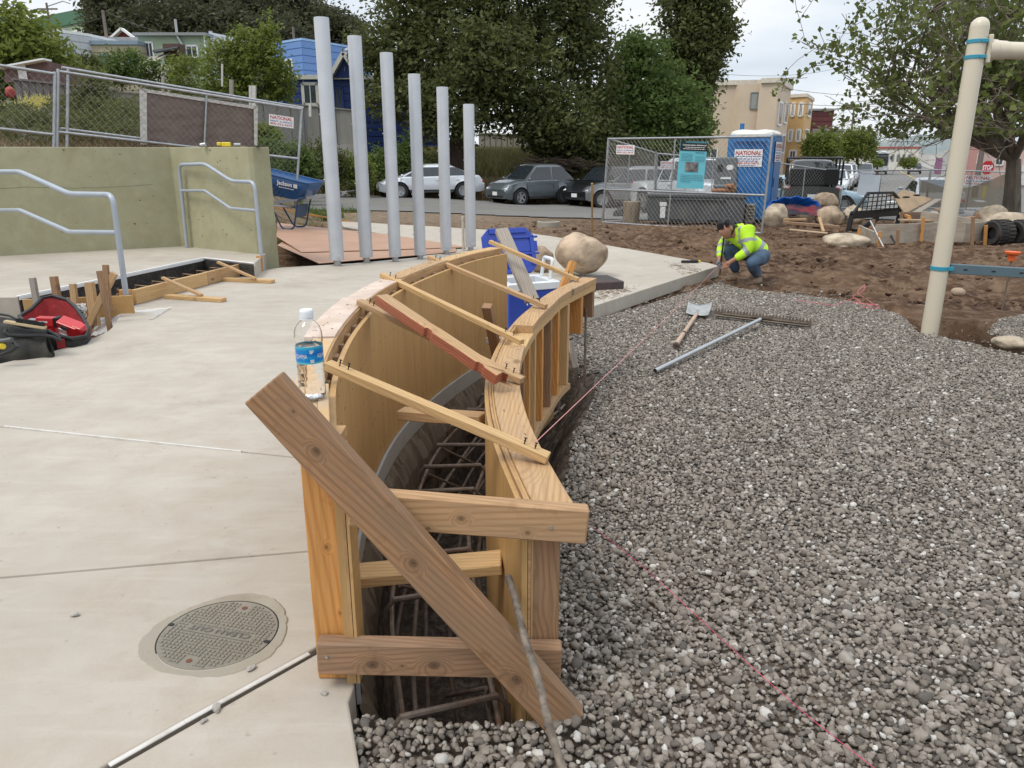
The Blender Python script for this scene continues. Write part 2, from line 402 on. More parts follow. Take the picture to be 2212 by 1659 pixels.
M_old = wood('weathered board',(.35,.20,.105),(.23,.122,.058),grey=(.19,.135,.09),gamt=.75)
M_br = wood('brace board',(.33,.18,.088),(.205,.105,.047),grey=(.19,.135,.09),gamt=.75,kn=((-.33,.0,.010),(-.02,.008,.011),(.33,.012,.015),(-.42,-.02,.004)))
M_lc = wood('knotty board',(.35,.20,.11),(.225,.122,.06),grey=(.2,.145,.10),gamt=.6,kn=((-.153,.010,.015),(-.012,.008,.015),(-.085,.012,.004)))
M_uc = wood('broken knot board',(.47,.285,.145),(.34,.19,.085),grey=(.33,.22,.14),gamt=.5,kn=((-.016,.0,.009),(-.085,.030,.006),(.13,.022,.007)))
M_pl_ = wood('orange post board',(.62,.30,.085),(.48,.195,.042),grey=(.38,.2,.08),gamt=.3,ring=30,kn=((.05,.0,.007),(-.12,.02,.004)))
M_oldl = wood('light weathered board',(.52,.33,.165),(.39,.225,.10),grey=(.36,.25,.155),gamt=.6)
M_red = wood('reddish split board',(.40,.13,.065),(.22,.06,.03),grey=(.36,.2,.11),gamt=.2,ring=60,knots=False)
M_greyw = wood('grey board',(.36,.31,.26),(.25,.205,.16),grey=(.3,.28,.26),gamt=.8)
M_ply = mat('form plywood',(.49,.30,.12),.55,var=.1,scl=9,stretch=(6,6,.5),dirt=(.36,.20,.075),dsc=2.2,damt=.5,bmp=.1,bsc=80)
M_plyd = mat('plywood edge',(.40,.24,.11),.7,var=.3,scl=8,stretch=(1,1,14))
M_plate = mat('washed plate',(.60,.48,.40),.8,var=.16,scl=7,dirt=(.46,.33,.22),dsc=5,damt=.7,stretch=(1.5,1,1))
M_platew = mat('plate ply',(.56,.37,.18),.7,var=.14,scl=5,dirt=(.55,.46,.40),dsc=4,damt=.6)
M_iron = mat('black iron nail',(.03,.025,.02),.5,.6)
M_rebar = mat('rebar',(.20,.16,.13),.6,.3,var=.35,scl=30,dirt=(.16,.075,.035),dsc=9,damt=.7)
M_galv = mat('galvanised steel',(.42,.43,.44),.42,.75,var=.18,scl=14,dirt=(.3,.28,.26),dsc=5,damt=.4)
M_wire = mat('fence wire',(.33,.315,.295),.5,.5,var=.2,scl=5)
M_silver = mat('silver pole paint',(.50,.515,.54),.34,.25,var=.05,scl=5,dirt=(.36,.38,.42),dsc=3,damt=.3)
M_rail = mat('rail paint',(.38,.42,.47),.38,.25,var=.06,scl=6)
M_cream = mat('cream pole',(.62,.555,.43),.38,var=.04,scl=3,dirt=(.5,.44,.33),dsc=3,damt=.25,coat=.2)
M_teal = mat('teal clamp',(.035,.27,.38),.4,var=.06)
M_steelb = mat('slate beam',(.10,.15,.175),.45,var=.08)
M_black = mat('black plastic',(.015,.015,.016),.45,var=.2)
M_blackm = mat('black steel',(.012,.012,.013),.4,.3,var=.2)
M_rubber = mat('rubber',(.022,.02,.019),.8,var=.4,scl=9,dirt=(.09,.07,.055),dsc=4,damt=.5)
M_white = mat('white',(.78,.78,.77),.5,var=.03)
M_whitep = mat('white strip',(.60,.58,.54),.5,var=.08,scl=20,dirt=(.4,.36,.3),dsc=14,damt=.6)
M_redt = mat('red print',(.45,.015,.03),.5,var=.03)
M_bluet = mat('blue print',(.03,.06,.30),.5,var=.03)
M_dark = mat('dark opening',(.012,.012,.013),.6)
M_glass = mat('window glass',(.06,.075,.085),.06,var=.2,scl=2,spec=.8)
M_soil = mat('trench soil',(.075,.054,.038),.95,var=.5,scl=14,dirt=(.26,.20,.15),dsc=22,damt=.8,bmp=.9,bsc=60,bd=.02)
M_bark = mat('bark',(.075,.05,.034),.9,var=.4,scl=6,stretch=(3,3,.5),bmp=.8,bsc=14,bd=.03)
M_barkg = mat('grey bark',(.16,.13,.10),.9,var=.4,scl=4,stretch=(3,3,.6),bmp=.6,bsc=14,bd=.02)

# ================================================================== plan curves of the form
LP = [(-.36,1.47),(-.375,1.55),(-.455,1.9),(-.505,2.25),(-.53,2.6),(-.53,3.0),(-.495,3.35),(-.42,3.7),(-.32,4.05),(-.19,4.4),(-.03,4.68)]
RP = [(.022,1.545),(.014,1.58),(-.045,1.925),(-.080,2.236),(-.092,2.6),(-.062,3.05),(.012,3.53),(.10,3.9),(.20,4.27),(.425,4.80)]
def smooth_curve(P,n=60):
    P = [Vector((*p,0)) for p in P]; P = [P[0]*2 - P[1]] + P + [P[-1]*2 - P[-2]]; out = []
    for i in range(1,len(P) - 2):
        for k in range(8):
            t = k/8; a,b,c,d = P[i - 1],P[i],P[i + 1],P[i + 2]
            out.append(.5*((2*b) + (c - a)*t + (2*a - 5*b + 4*c - d)*t*t + (3*b - a - 3*c + d)*t ** 3))
    out.append(P[-2]); ln = [0]
    for i in range(1,len(out)): ln.append(ln[-1] + (out[i] - out[i - 1]).length)
    res = []
    for k in range(n + 1):
        s = ln[-1]*k/n; i = min(len(out) - 2,max(0,next((j for j in range(len(ln)) if ln[j] >= s),1) - 1))
        q = (s - ln[i])/max(1e-9,ln[i + 1] - ln[i]); res.append(out[i].lerp(out[i + 1],q))
    return res,ln[-1]
LC,LLEN = smooth_curve(LP); RC,RLEN = smooth_curve(RP)
LCx = lambda y: np.interp(y,[p.y for p in LC],[p.x for p in LC])
RCx = lambda y: np.interp(y,[p.y for p in RC],[p.x for p in RC])
def curve_pt(C_,s,off=0.):
    """point at fraction s of a plan curve, off metres to its right-hand (trench-away +x) side; returns point and direction"""
    k = s*(len(C_) - 1); i = int(min(max(math.floor(k),0),len(C_) - 2)); q = k - i
    p = C_[i].lerp(C_[i + 1],q); d = (C_[min(i + 2,len(C_) - 1)] - C_[max(i - 1,0)]).normalized()
    return p + Vector((d.y,-d.x,0))*off,d
def ribbon(b,C_,o0,o1,z0,z1,s0=0.,s1=1.,n=60,zf=None):
    """a curved strip with a rectangular section between offsets o0..o1 and heights z0..z1"""
    vv = []
    for k in range(n + 1):
        s = s0 + (s1 - s0)*k/n
        for o,z in ((o0,z0),(o1,z0),(o1,z1),(o0,z1)):
            p,d = curve_pt(C_,s,o); vv.append((p.x,p.y,z + (zf(s) if zf else 0)))
    fs = [(i*4 + j,i*4 + (j + 1) % 4,(i + 1)*4 + (j + 1) % 4,(i + 1)*4 + j) for i in range(n) for j in range(4)]
    fs += [(0,1,2,3),(n*4 + 3,n*4 + 2,n*4 + 1,n*4)]
    b.add(vv,[tuple(reversed(f)) for f in fs]); return b

# ================================================================== paving
def pip(px,py,poly):
    ins = np.zeros(px.shape,bool); n = len(poly)
    for i in range(n):
        x1,y1 = poly[i][:2]; x2,y2 = poly[(i + 1) % n][:2]
        c = ((y1 > py) != (y2 > py)) & (px < (x2 - x1)*(py - y1)/((y2 - y1) or 1e-9) + x1); ins ^= c
    return ins
def plate(name,poly,zf,th,m_,cuts=(),parent=None,bev=.006):
    """a slab with vertical sides, cut by half planes (point, outward normal)"""
    bm = bmesh.new(); vs_ = [bm.verts.new((p[0],p[1],0)) for p in poly]; bm.faces.new(vs_); bmesh.ops.triangulate(bm,faces=bm.faces[:])
    for p,n in cuts:
        bmesh.ops.bisect_plane(bm,geom=bm.verts[:] + bm.edges[:] + bm.faces[:],plane_co=p,plane_no=n,clear_outer=True)
    bmesh.ops.dissolve_limit(bm,angle_limit=.01,verts=bm.verts[:],edges=bm.edges[:])
    for f in bm.faces:
        if f.normal.z < 0: f.normal_flip()
    r = bmesh.ops.extrude_face_region(bm,geom=bm.faces[:])
    up = [g for g in r['geom'] if isinstance(g,bmesh.types.BMVert)]; ups = set(up)
    for v in bm.verts: v.co.z = zf(v.co.y) - (0 if v in ups else th)
    bmesh.ops.recalc_face_normals(bm,faces=bm.faces[:])
    top = [e_ for e_ in bm.edges if e_.verts[0] in ups and e_.verts[1] in ups and len(e_.link_faces) == 2 and e_.calc_face_angle(0) > .5]
    if bev: bmesh.ops.bevel(bm,geom=top,offset=bev,segments=2,affect='EDGES',profile=.5)
    me = bpy.data.meshes.new(name); bm.to_mesh(me); bm.free(); me.materials.append(m_)
    o = bpy.data.objects.new(name,me); link(o,parent,Matrix.Identity(4)); return o
def xy(p): return (p.x,p.y)
e0 = xy(ons(777,1659)); e1 = (-.372,1.47)
dx = (e1[0] - e0[0])/(e1[1] - e0[1]); nearx = e0[0] + dx*(-1.5 - e0[1])
step_a = xy(ons(292,658)); step_b = xy(ons(556,586)); wall_c = xy(ons(606,578))
hole = [xy(ons(u,v)) for u,v in ((283,664),(262,676),(252,692),(247,703),(232,716),(190,735),(130,754),(80,767),(0,785))]
hl = hole[-1]; hole.append((-9,hl[1] - 1.2))
SLAB = [(-9,-1.5),(nearx,-1.5),e0,e1] + [(p.x,p.y) for p in LC[1::3]] + [(.03,4.95),(.33,5.05),(.36,5.9),xy(ons(1236,676)),xy(ons(1395,624)),xy(ons(1553,574)),
        xy(ons(1530,568)),xy(ons(1400,545)),xy(ons(1250,519)),xy(ons(1120,500)),xy(ons(900,487)),xy(ons(735,478)),xy(ons(742,490)),xy(ons(810,502)),xy(ons(870,517)),xy(ons(930,531)),xy(ons(962,541)),xy(ons(900,556)),xy(ons(760,569)),wall_c,
        (step_b[0] + .05,step_b[1] + .12),step_b,step_a] + hole
def jl(a,b):
    a = ons(*a); b = ons(*b); d = (b - a); d.z = 0; d.normalize(); n = Vector((-d.y,d.x,0))
    if n.y < 0: n = -n
    return Vector((a.x,a.y,0)),n
J3 = jl((230,1659),(670,1412)); J2 = jl((0,1247),(665,1190)); J1 = jl((10,922),(520,975)); J4 = jl((273,692),(633,712))
SB = [p for p in SLAB]
gaps = [(J3,.012),(J2,.004),(J1,.005),(J4,.0018)]
lims = [None] + gaps + [None]
paved = []
for i in range(5):
    cuts = []
    lo,hi = lims[i],lims[i + 1]
    if lo: cuts.append((lo[0][0] + lo[0][1]*lo[1],-lo[0][1]))
    if hi: cuts.append((hi[0][0] - hi[0][1]*hi[1],hi[0][1]))
    o = plate('slab' if i == 0 else 'slab.%03d' % i,SLAB,slab_z,.125,M_slab,cuts); o['kind'] = 'structure'
    o['label'] = ['pale concrete slab in the nearest corner below the white joint strip','concrete slab holding the round cleanout cover','smooth concrete slab left of the near form post','concrete slab beside the water bottle and tool bags','large concrete slab running under the silver poles to the dirt'][i]
# joint filler strips lying in the joints
def strip(name,pts,w_,t_,m_,lift,label,cat):
    b = B()
    for i in range(len(pts) - 1):
        b.bar(pts[i],pts[i + 1],w_,t_)
    o = b.build(name,m_,bevel=.0015); return tag(o,label,cat)
q = lambda u,v,dz=0.: ons(u,v) + Vector((0,0,dz))
strip('joint_strip',[q(236,1655,.002),q(400,1563,.004),q(548,1480,.003),q(668,1413,.002)],.013,.005,M_whitep,0,'long white plastic joint strip crossing the nearest slab corner','joint strip')
strip('joint_strip',[q(10,922,.0),q(240,948,.003),q(420,966,.001),q(522,976,-.001)],.009,.012,M_whitep,0,'thin white joint strip lying across the slab left of the bottle','joint strip')
b = B()
b.add([(*SLAB[0],-.131),(nearx,-1.5,-.131),(-.45,1.4,-.131),(-.62,3,-.131),(-.2,5,-.16),(2,9,-.24),(-3,14,-.3),(-2.7,8,-.24),(-3,6,-.2),(-9,4.0,-.2)],[tuple(range(10))])
tag(b.build('slab_bedding',M_soil),kind='structure')

# upper landing with the white form edge, on the left
UZ = .15
def upz(y): return slab_z(y) + UZ
def onu(u,v,dz=0.): return on(u,v,lambda x,y: upz(y),dz)
ua = onu(38,642); ub = onu(440,558); ubb = onu(556,562); wall_in = onu(393,532); wall_l = onu(0,553)
dl = (wall_l - wall_in); wl_far = wall_in + dl*3.2
wr = Vector((wall_c[0],wall_c[1],0))
wrf = ons(563,577)                        # front bottom corner of the right run
UP = [xy(ua),xy(ub),xy(ub + (wall_in - wrf)*-.42),(wrf.x - .05,wrf.y + .15),xy(wall_in + Vector((.05,.1,0))),xy(wl_far + Vector((0,.2,0))),(wl_far.x,ua.y - .2)]
UP = [xy(ua),xy(ub),xy(onu(548,570)),(wrf.x + .02,wrf.y + .25),xy(wall_in + Vector((.08,.12,0))),xy(wl_far + Vector((0,.2,0))),(wl_far.x,ua.y - .25)]
o = plate('landing',UP,upz,.26,M_slab,bev=.004); tag(o,'raised concrete landing along the olive wall',kind='structure')
b = B()
for p0,p1 in ((ua,ub),(ub,onu(548,570))):
    p0 = p0 + Vector((0,0,.006)); p1 = p1 + Vector((0,0,.006)); b.bar(p0,p1,.024,.010); b.bar(p0 + Vector((.012,0,-.017)),p1 + Vector((.012,0,-.017)),.006,.026)
tag(b.build('edge_strip',M_white,bevel=.001),'white plastic nosing strip along the raised landing edge','edge strip')

# ================================================================== olive wall
WT = 1.25
wt = thing('retaining_wall','olive painted concrete wall with a return ending by the silver poles','wall',(wall_in.x,wall_in.y,0))
c_in = Vector((wall_in.x,wall_in.y,0)); c_l = Vector((wl_far.x,wl_far.y,0)); c_r = Vector((wrf.x,wrf.y,0))
dr = (c_r - c_in).normalized(); nr = Vector((-dr.y,dr.x,0)); nr = nr if nr.y > 0 else -nr
nr_out = Vector((dr.y,-dr.x,0)); nr_out = nr_out if nr_out.x > 0 else -nr_out
dlv = (c_l - c_in).normalized(); nl = Vector((-dlv.y,dlv.x,0)); nl = nl if nl.y > 0 else -nl
t_w = .27; ch = .035
endb = c_r + nr_out*t_w
def offx(a,da,b_,db):                    # intersection of two lines in plan
    den = da.x*db.y - da.y*db.x; s = ((b_.x - a.x)*db.y - (b_.y - a.y)*db.x)/den; return a + da*s
c_back = offx(c_l + nl*t_w,dlv,c_r + nr_out*t_w,dr)
pl = [c_l,c_in,c_r - dr*ch,c_r + nr_out*ch*1.2,endb,c_back,c_l + nl*t_w]
pl = [(p.x,p.y) for p in pl]
b = B(); top = [(x,y,WT) for x,y in pl]; bot = [(x,y,-.2) for x,y in pl]; n = len(pl)
b.add(bot + top,[tuple(range(n)),tuple(reversed(range(n,2*n)))] + [(i,i + n,(i + 1) % n + n,(i + 1) % n) for i in range(n)])
b.build('wall_body',M_wall,wt,Matrix.Identity(4),bevel=.008,seg=2,local=True)
# pits and a crack in the face of the wall
rnd = random.Random(5); b = B()
for i in range(150):
    if rnd.random() < .62: a,d_,nn = c_in,dlv,-nl; s = rnd.uniform(.1,4.5)
    else: a,d_,nn = c_in,dr,-nr_out; s = rnd.uniform(.1,(c_r - c_in).length - .1)
    nn = nn if nn.y < 0 or nn.x < 0 else nn
    p = a + d_*s + Vector((0,0,rnd.uniform(.2,1.22))); r_ = rnd.choice((.004,.005,.006,.009,.013))*rnd.uniform(.6,1.2)
    k = 7; z = Vector((0,0,1)); cc = p + nn*.002
    b.add([cc + d_*math.cos(2*math.pi*j/k)*r_*rnd.uniform(.6,1.2) + z*math.sin(2*math.pi*j/k)*r_*rnd.uniform(.5,1.1) for j in range(k)],[tuple(range(k))])
pts = [c_in + dlv*s - nl*.002 + Vector((0,0,.80 + .012*math.sin(s*5) + rnd.uniform(-.006,.006))) for s in np.arange(.25,3.6,.12)]
for i in range(len(pts) - 1):
    b.add([pts[i] + Vector((0,0,.0018)),pts[i] - Vector((0,0,.0018)),pts[i + 1] - Vector((0,0,.0018)),pts[i + 1] + Vector((0,0,.0018))],[(0,1,2,3)])
b.build('wall_pits',mat('pit shade',(.13,.12,.07),.9),wt,Matrix.Identity(4),local=True,kind='stuff')

# ================================================================== gravel, trench, dirt, roads
g_pts = [on(u,v) for u,v in ((1553,608),(1600,622),(1700,632),(1850,652),(1945,678),(1985,715),(2100,738),(2212,768))]
GRAV = [(-.34,.3),(-.37,1.47),(-.3,1.47),(-.2,1.50),(-.1,1.48),(.0,1.49),(.085,1.46),(.09,1.7),(.09,2.0),(.11,2.4),(.14,2.7),(.24,3.2),(.36,3.8),(.48,4.3),(.55,4.75),(.45,5.0),(.40,5.9),
        (.53,6.3),xy(ons(1395,632)),(2.36,8.75)] + [xy(p) for p in g_pts] + [(7.5,g_pts[-1].y - .6),(7.5,.3)]
def dip(x,y):
    """depth of the footing trench below the ground"""
    rb = np.interp(y,[1.3,2.0,2.4,2.7,3.2,3.8,4.4,5.2],[.085,.09,.11,.15,.25,.37,.5,.6])
    wr_ = np.interp(y,[1.3,2.0,2.4,2.7,3.2,4],[.05,.05,.08,.16,.3,.36])
    dl_ = x - LCx(y); nz = .05*fbm(x*7,y*7,3,5)
    return .54*np.minimum(np.minimum(ss(-.01,.09,dl_ + nz*.5),ss(0,1,(rb - x + nz)/wr_)),np.minimum(ss(1.43,1.54,y + nz),ss(5.15,4.85,y)))
def bed(x,y): return ground(x,y) - .015 + .03*(fbm(x*.9,y*.9,3,2)) - dip(x,y)
nx,ny = 56,162
xs = np.linspace(-.65,.75,nx + 1); ys = np.linspace(1.25,5.3,ny + 1); X,Y = np.meshgrid(xs,ys,indexing='ij')
Z = bed(X,Y) + (.07*fbm(X*9,Y*9,4,8) + .06*fbm(X*24,Y*24,3,9))*np.clip(dip(X,Y)*6,.15,1)
Z = np.where(X < LCx(Y) - .01,np.minimum(Z,-.165),Z)
def quads(nx,ny,keep=None):
    i,j = np.meshgrid(np.arange(nx),np.arange(ny),indexing='ij'); a = i*(ny + 1) + j
    Fq = np.stack([a,a + ny + 1,a + ny + 2,a + 1],-1)
    return Fq[keep] if keep is not None else Fq.reshape(-1,4)
o = np_mesh('trench',np.stack([X,Y,Z],-1).reshape(-1,3),quads(nx,ny),M_soil,smooth=True); tag(o,'dug footing trench of rough dark soil',kind='structure')
M_bed = mat('gravel bed',(.15,.125,.10),.95,var=.5,scl=60,bmp=1,bsc=90,bd=.02)
xs = np.arange(-.45,7.61,.1); ys = np.arange(.3,10.01,.1); X,Y = np.meshgrid(xs,ys,indexing='ij')
cx_,cy_ = X[:-1,:-1] + .05,Y[:-1,:-1] + .05
keep = pip(cx_,cy_,GRAV) & ~((cx_ < .75) & (cy_ > 1.25) & (cy_ < 5.3)) | ((cx_ < .75) & (cy_ < 1.25) & (cx_ > -.36))
o = np_mesh('gravel_bed',np.stack([X,Y,bed(X,Y)],-1).reshape(-1,3),quads(len(xs) - 1,len(ys) - 1,keep),M_bed,smooth=True); tag(o,'bed under the grey gravel',kind='structure')

# terrain
def lines(*segs):
    out = []
    for a,b_,s in segs: out += list(np.arange(a,b_,s))
    return np.array(out)
xs = lines((-180,-60,10),(-60,-20,2),(-20,-5,.4),(-5,-1,.15),(-1,9,.07),(9,14,.2),(14,40,1),(40,120,4),(120,400,20))
ys = lines((-8,0,1),(0,6.4,.2),(6.4,15,.07),(15,20,.12),(20,40,.5),(40,80,1.5),(80,160,5),(160,520,20))
X,Y = np.meshgrid(xs,ys,indexing='ij'); Z = ground(X,Y)
ROADN = [(-60,24.5),(-4,24.6),(-.6,23.4),(2,21.6),(3.2,20.6),(8.5,21.8),(11,20),(60,20)]
rn = np.interp(X,[p[0] for p in ROADN],[p[1] for p in ROADN])
ingr = pip(X,Y,GRAV); insl = pip(X,Y,SLAB)
rough = ss(6.2,7.5,Y)*ss(rn - .3,rn - 2.2,Y)*(~ingr)*(X > -3.2)
soft = np.where(insl,0,1.)
dn = .18*fbm(X*.8,Y*.8,3,11) + .19*fbm(X*2.3,Y*2.8,3,12) + .10*fbm(X*6.5,Y*7.5,3,13) + .05*fbm(X*14,Y*14,2,14)
trk = .04*np.sin((Y*2.1 + X*.55 + fbm(X*.5,Y*.5,2,15)*6)) + .012*np.sin(Y*19 + 3*fbm(X,Y,2,17))
far_d = ss(15,19,Y)
Z = Z + rough*soft*(dn*(1 - .6*far_d) + trk*(1 - far_d) - .015)
hillm = ss(rn - 1,rn - 2,Y)*(X <= -3.2)*ss(9,11,Y) + (Y > 38)
Z = Z + np.clip(hillm,0,1)*(.25*fbm(X*.4,Y*.4,3,21) + .08*fbm(X*2,Y*2,2,22))*ss(38,41,np.where(Y > 30,Y,40))*np.where(X > AX - 4 + AK*(Y - 30),0,1)
lowm = (Y < 6.2) | pip(X,Y,[(-12,3),(-2.95,5),(-2.85,8.4),(-12,8.4)])
Z = np.where((Y < 6.3) & (X > -.7),np.minimum(Z,-.75),Z)
Z = np.where((Y < 6.3) & (X <= -.7),-.28,Z)
Z = np.where(pip(X,Y,UP),np.minimum(Z,-.25),Z)
Z = np.where(ingr & (Y >= 6.3),Z - .07,Z)
Z = np.where((Y > 9) & (Y < 13) & (X < -4.5),np.minimum(Z,1.0),Z)
cxm,cym = (X[:-1,:-1] + X[1:,1:])/2,(Y[:-1,:-1] + Y[1:,1:])/2
def dirt_mat():
    m,t,b = base_mat('dirt'); v = coord(t,shift=False)
    a = noise_n(t,v,.9,8,.62,.5); f = noise_n(t,v,7,7,.65,.3); g = noise_n(t,v,60,4,.6)
    col = mixc(t,rampf(t,a,.38,.62),(.062,.034,.021),(.165,.100,.060))
    col = mixc(t,rampf(t,f,.46,.62,0,.85),col,(.24,.16,.105))
    sx = t.nodes.new('ShaderNodeSeparateXYZ'); t.links.new(v,sx.inputs[0])
    fy = rampf(t,sx.outputs['Y'],13,21); fx = rampf(t,sx.outputs['X'],3.5,-1)
    mu = t.nodes.new('ShaderNodeMath'); mu.operation = 'MULTIPLY'; t.links.new(fy,mu.inputs[0]); t.links.new(fx,mu.inputs[1])
    col = mixc(t,mu.outputs[0],col,mixc(t,rampf(t,f,.35,.65),(.17,.12,.08),(.30,.235,.17)))
    sp = noise_n(t,v,26,2,.5); col = mixc(t,rampf(t,sp,.72,.75,0,.8),col,(.4,.36,.3))
    t.links.new(col,b.inputs['Base Color']); b.inputs['Roughness'].default_value = .95; b.inputs['Specular IOR Level'].default_value = .15
    ad = t.nodes.new('ShaderNodeMath'); ad.operation = 'ADD'; t.links.new(f,ad.inputs[0]); t.links.new(g,ad.inputs[1])
    bump(t,b,ad.outputs[0],.9,.035); return m
M_dirt = dirt_mat()
M_straw = mat('dry hillside',(.22,.15,.09),.95,var=.45,scl=5,dirt=(.09,.10,.035),dsc=.7,damt=.9,bmp=1,bsc=14,bd=.06)
M_lawn = mat('rough grass',(.13,.14,.06),.95,var=.4,scl=5,dirt=(.20,.14,.08),dsc=.6,damt=.8,bmp=1,bsc=14,bd=.06)
M_lot = concrete('pavement',(.33,.32,.30),dirt=(.2,.18,.16))
idx = np.zeros(cxm.shape,int)
idx[(cym < 36) & (cxm < -4.2) & (cym > 9)] = 1
idx[(cym > 36.5) & (cym < 39.8)] = 1
idx[(cym >= 39.8)] = 2
idx[(cxm > AX - 3 + AK*(cym - 30)) & (cym > 30)] = 3
o = np_mesh('terrain',np.stack([X,Y,Z],-1).reshape(-1,3),quads(len(xs) - 1,len(ys) - 1),[M_dirt,M_straw,M_lawn,M_lot],smooth=True)
o.data.polygons.foreach_set('material_index',idx.ravel()); tag(o,'churned brown earth of the building site and the slope behind',kind='structure')

def sheet_on_ground(name,test,x0,x1,y0,y1,st,lift,m_,label):
    xs = np.arange(x0,x1 + st,st); ys = np.arange(y0,y1 + st,st); X,Y = np.meshgrid(xs,ys,indexing='ij')
    k = test(X[:-1,:-1] + st/2,Y[:-1,:-1] + st/2)
    o = np_mesh(name,np.stack([X,Y,ground(X,Y) + lift],-1).reshape(-1,3),quads(len(xs) - 1,len(ys) - 1,k),m_,smooth=True)
    return tag(o,label,kind='structure')
rnf = lambda x: np.interp(x,[p[0] for p in ROADN],[p[1] for p in ROADN])
sheet_on_ground('road',lambda x,y: (y > rnf(x)) & (y < 36.9) & (x > -12) & (x < AX + 22),-60,40,19,37.5,.5,.03,M_asph,'grey asphalt street crossing behind the site')
sheet_on_ground('avenue',lambda x,y: (y >= 36.8) & (x > AX + AK*(y - 30)) & (x < AX + 15 + AK*(y - 30)),8,260,36,420,1.,.034,M_asph,'long asphalt avenue running away to the hills')
M_yline = mat('yellow road paint',(.45,.33,.08),.8,var=.2); M_wline = mat('white road paint',(.6,.6,.58),.8,var=.2)
def rline(pts,w_,m_,lab):
    b = B()
    for i in range(len(pts) - 1):
        a,c = pts[i],pts[i + 1]; n = max(1,int(math.hypot(c[0] - a[0],c[1] - a[1])/2)); d = Vector((c[0] - a[0],c[1] - a[1])).normalized(); nn = Vector((-d.y,d.x))*w_/2
        vv = []
        for k in range(n + 1):
            x = a[0] + (c[0] - a[0])*k/n; y = a[1] + (c[1] - a[1])*k/n
            for s_ in (-1,1): vv.append((x + nn.x*s_,y + nn.y*s_,gnd(x + nn.x*s_,y + nn.y*s_) + .045))
        b.add(vv,[(2*k,2*k + 2,2*k + 3,2*k + 1) for k in range(n)])
    tag(b.build('road_marking',m_),lab,kind='structure')
rline([(-11,29.6),(6,29.6)],.1,M_yline,'faded yellow line on the cross street')
rline([(AX + 8 + AK*11,41),(AX + 8 + AK*270,300)],.22,M_yline,'yellow centre line of the avenue')
for k in range(9):
    xx = AX + 1.5 + AK*8 + k*1.45; rline([(xx,37.6),(xx + AK*2.2,39.8)],.4,M_wline,'white crosswalk bar at the avenue')
# kerbs along the avenue
for off,lab in ((-.15,'left'),(15.1,'right')):
    b = B(); pts = [(AX + off + AK*(y - 30),y) for y in np.arange(38,300,4.)]
    for i in range(len(pts) - 1):
        a,c = pts[i],pts[i + 1]; b.bar((a[0],a[1],gnd(*a) + .06),(c[0],c[1],gnd(*c) + .06),.2,.2)
    tag(b.build('kerb',M_lot),'concrete kerb on the %s side of the avenue' % ('building' if lab == 'left' else 'pink house'),kind='structure')

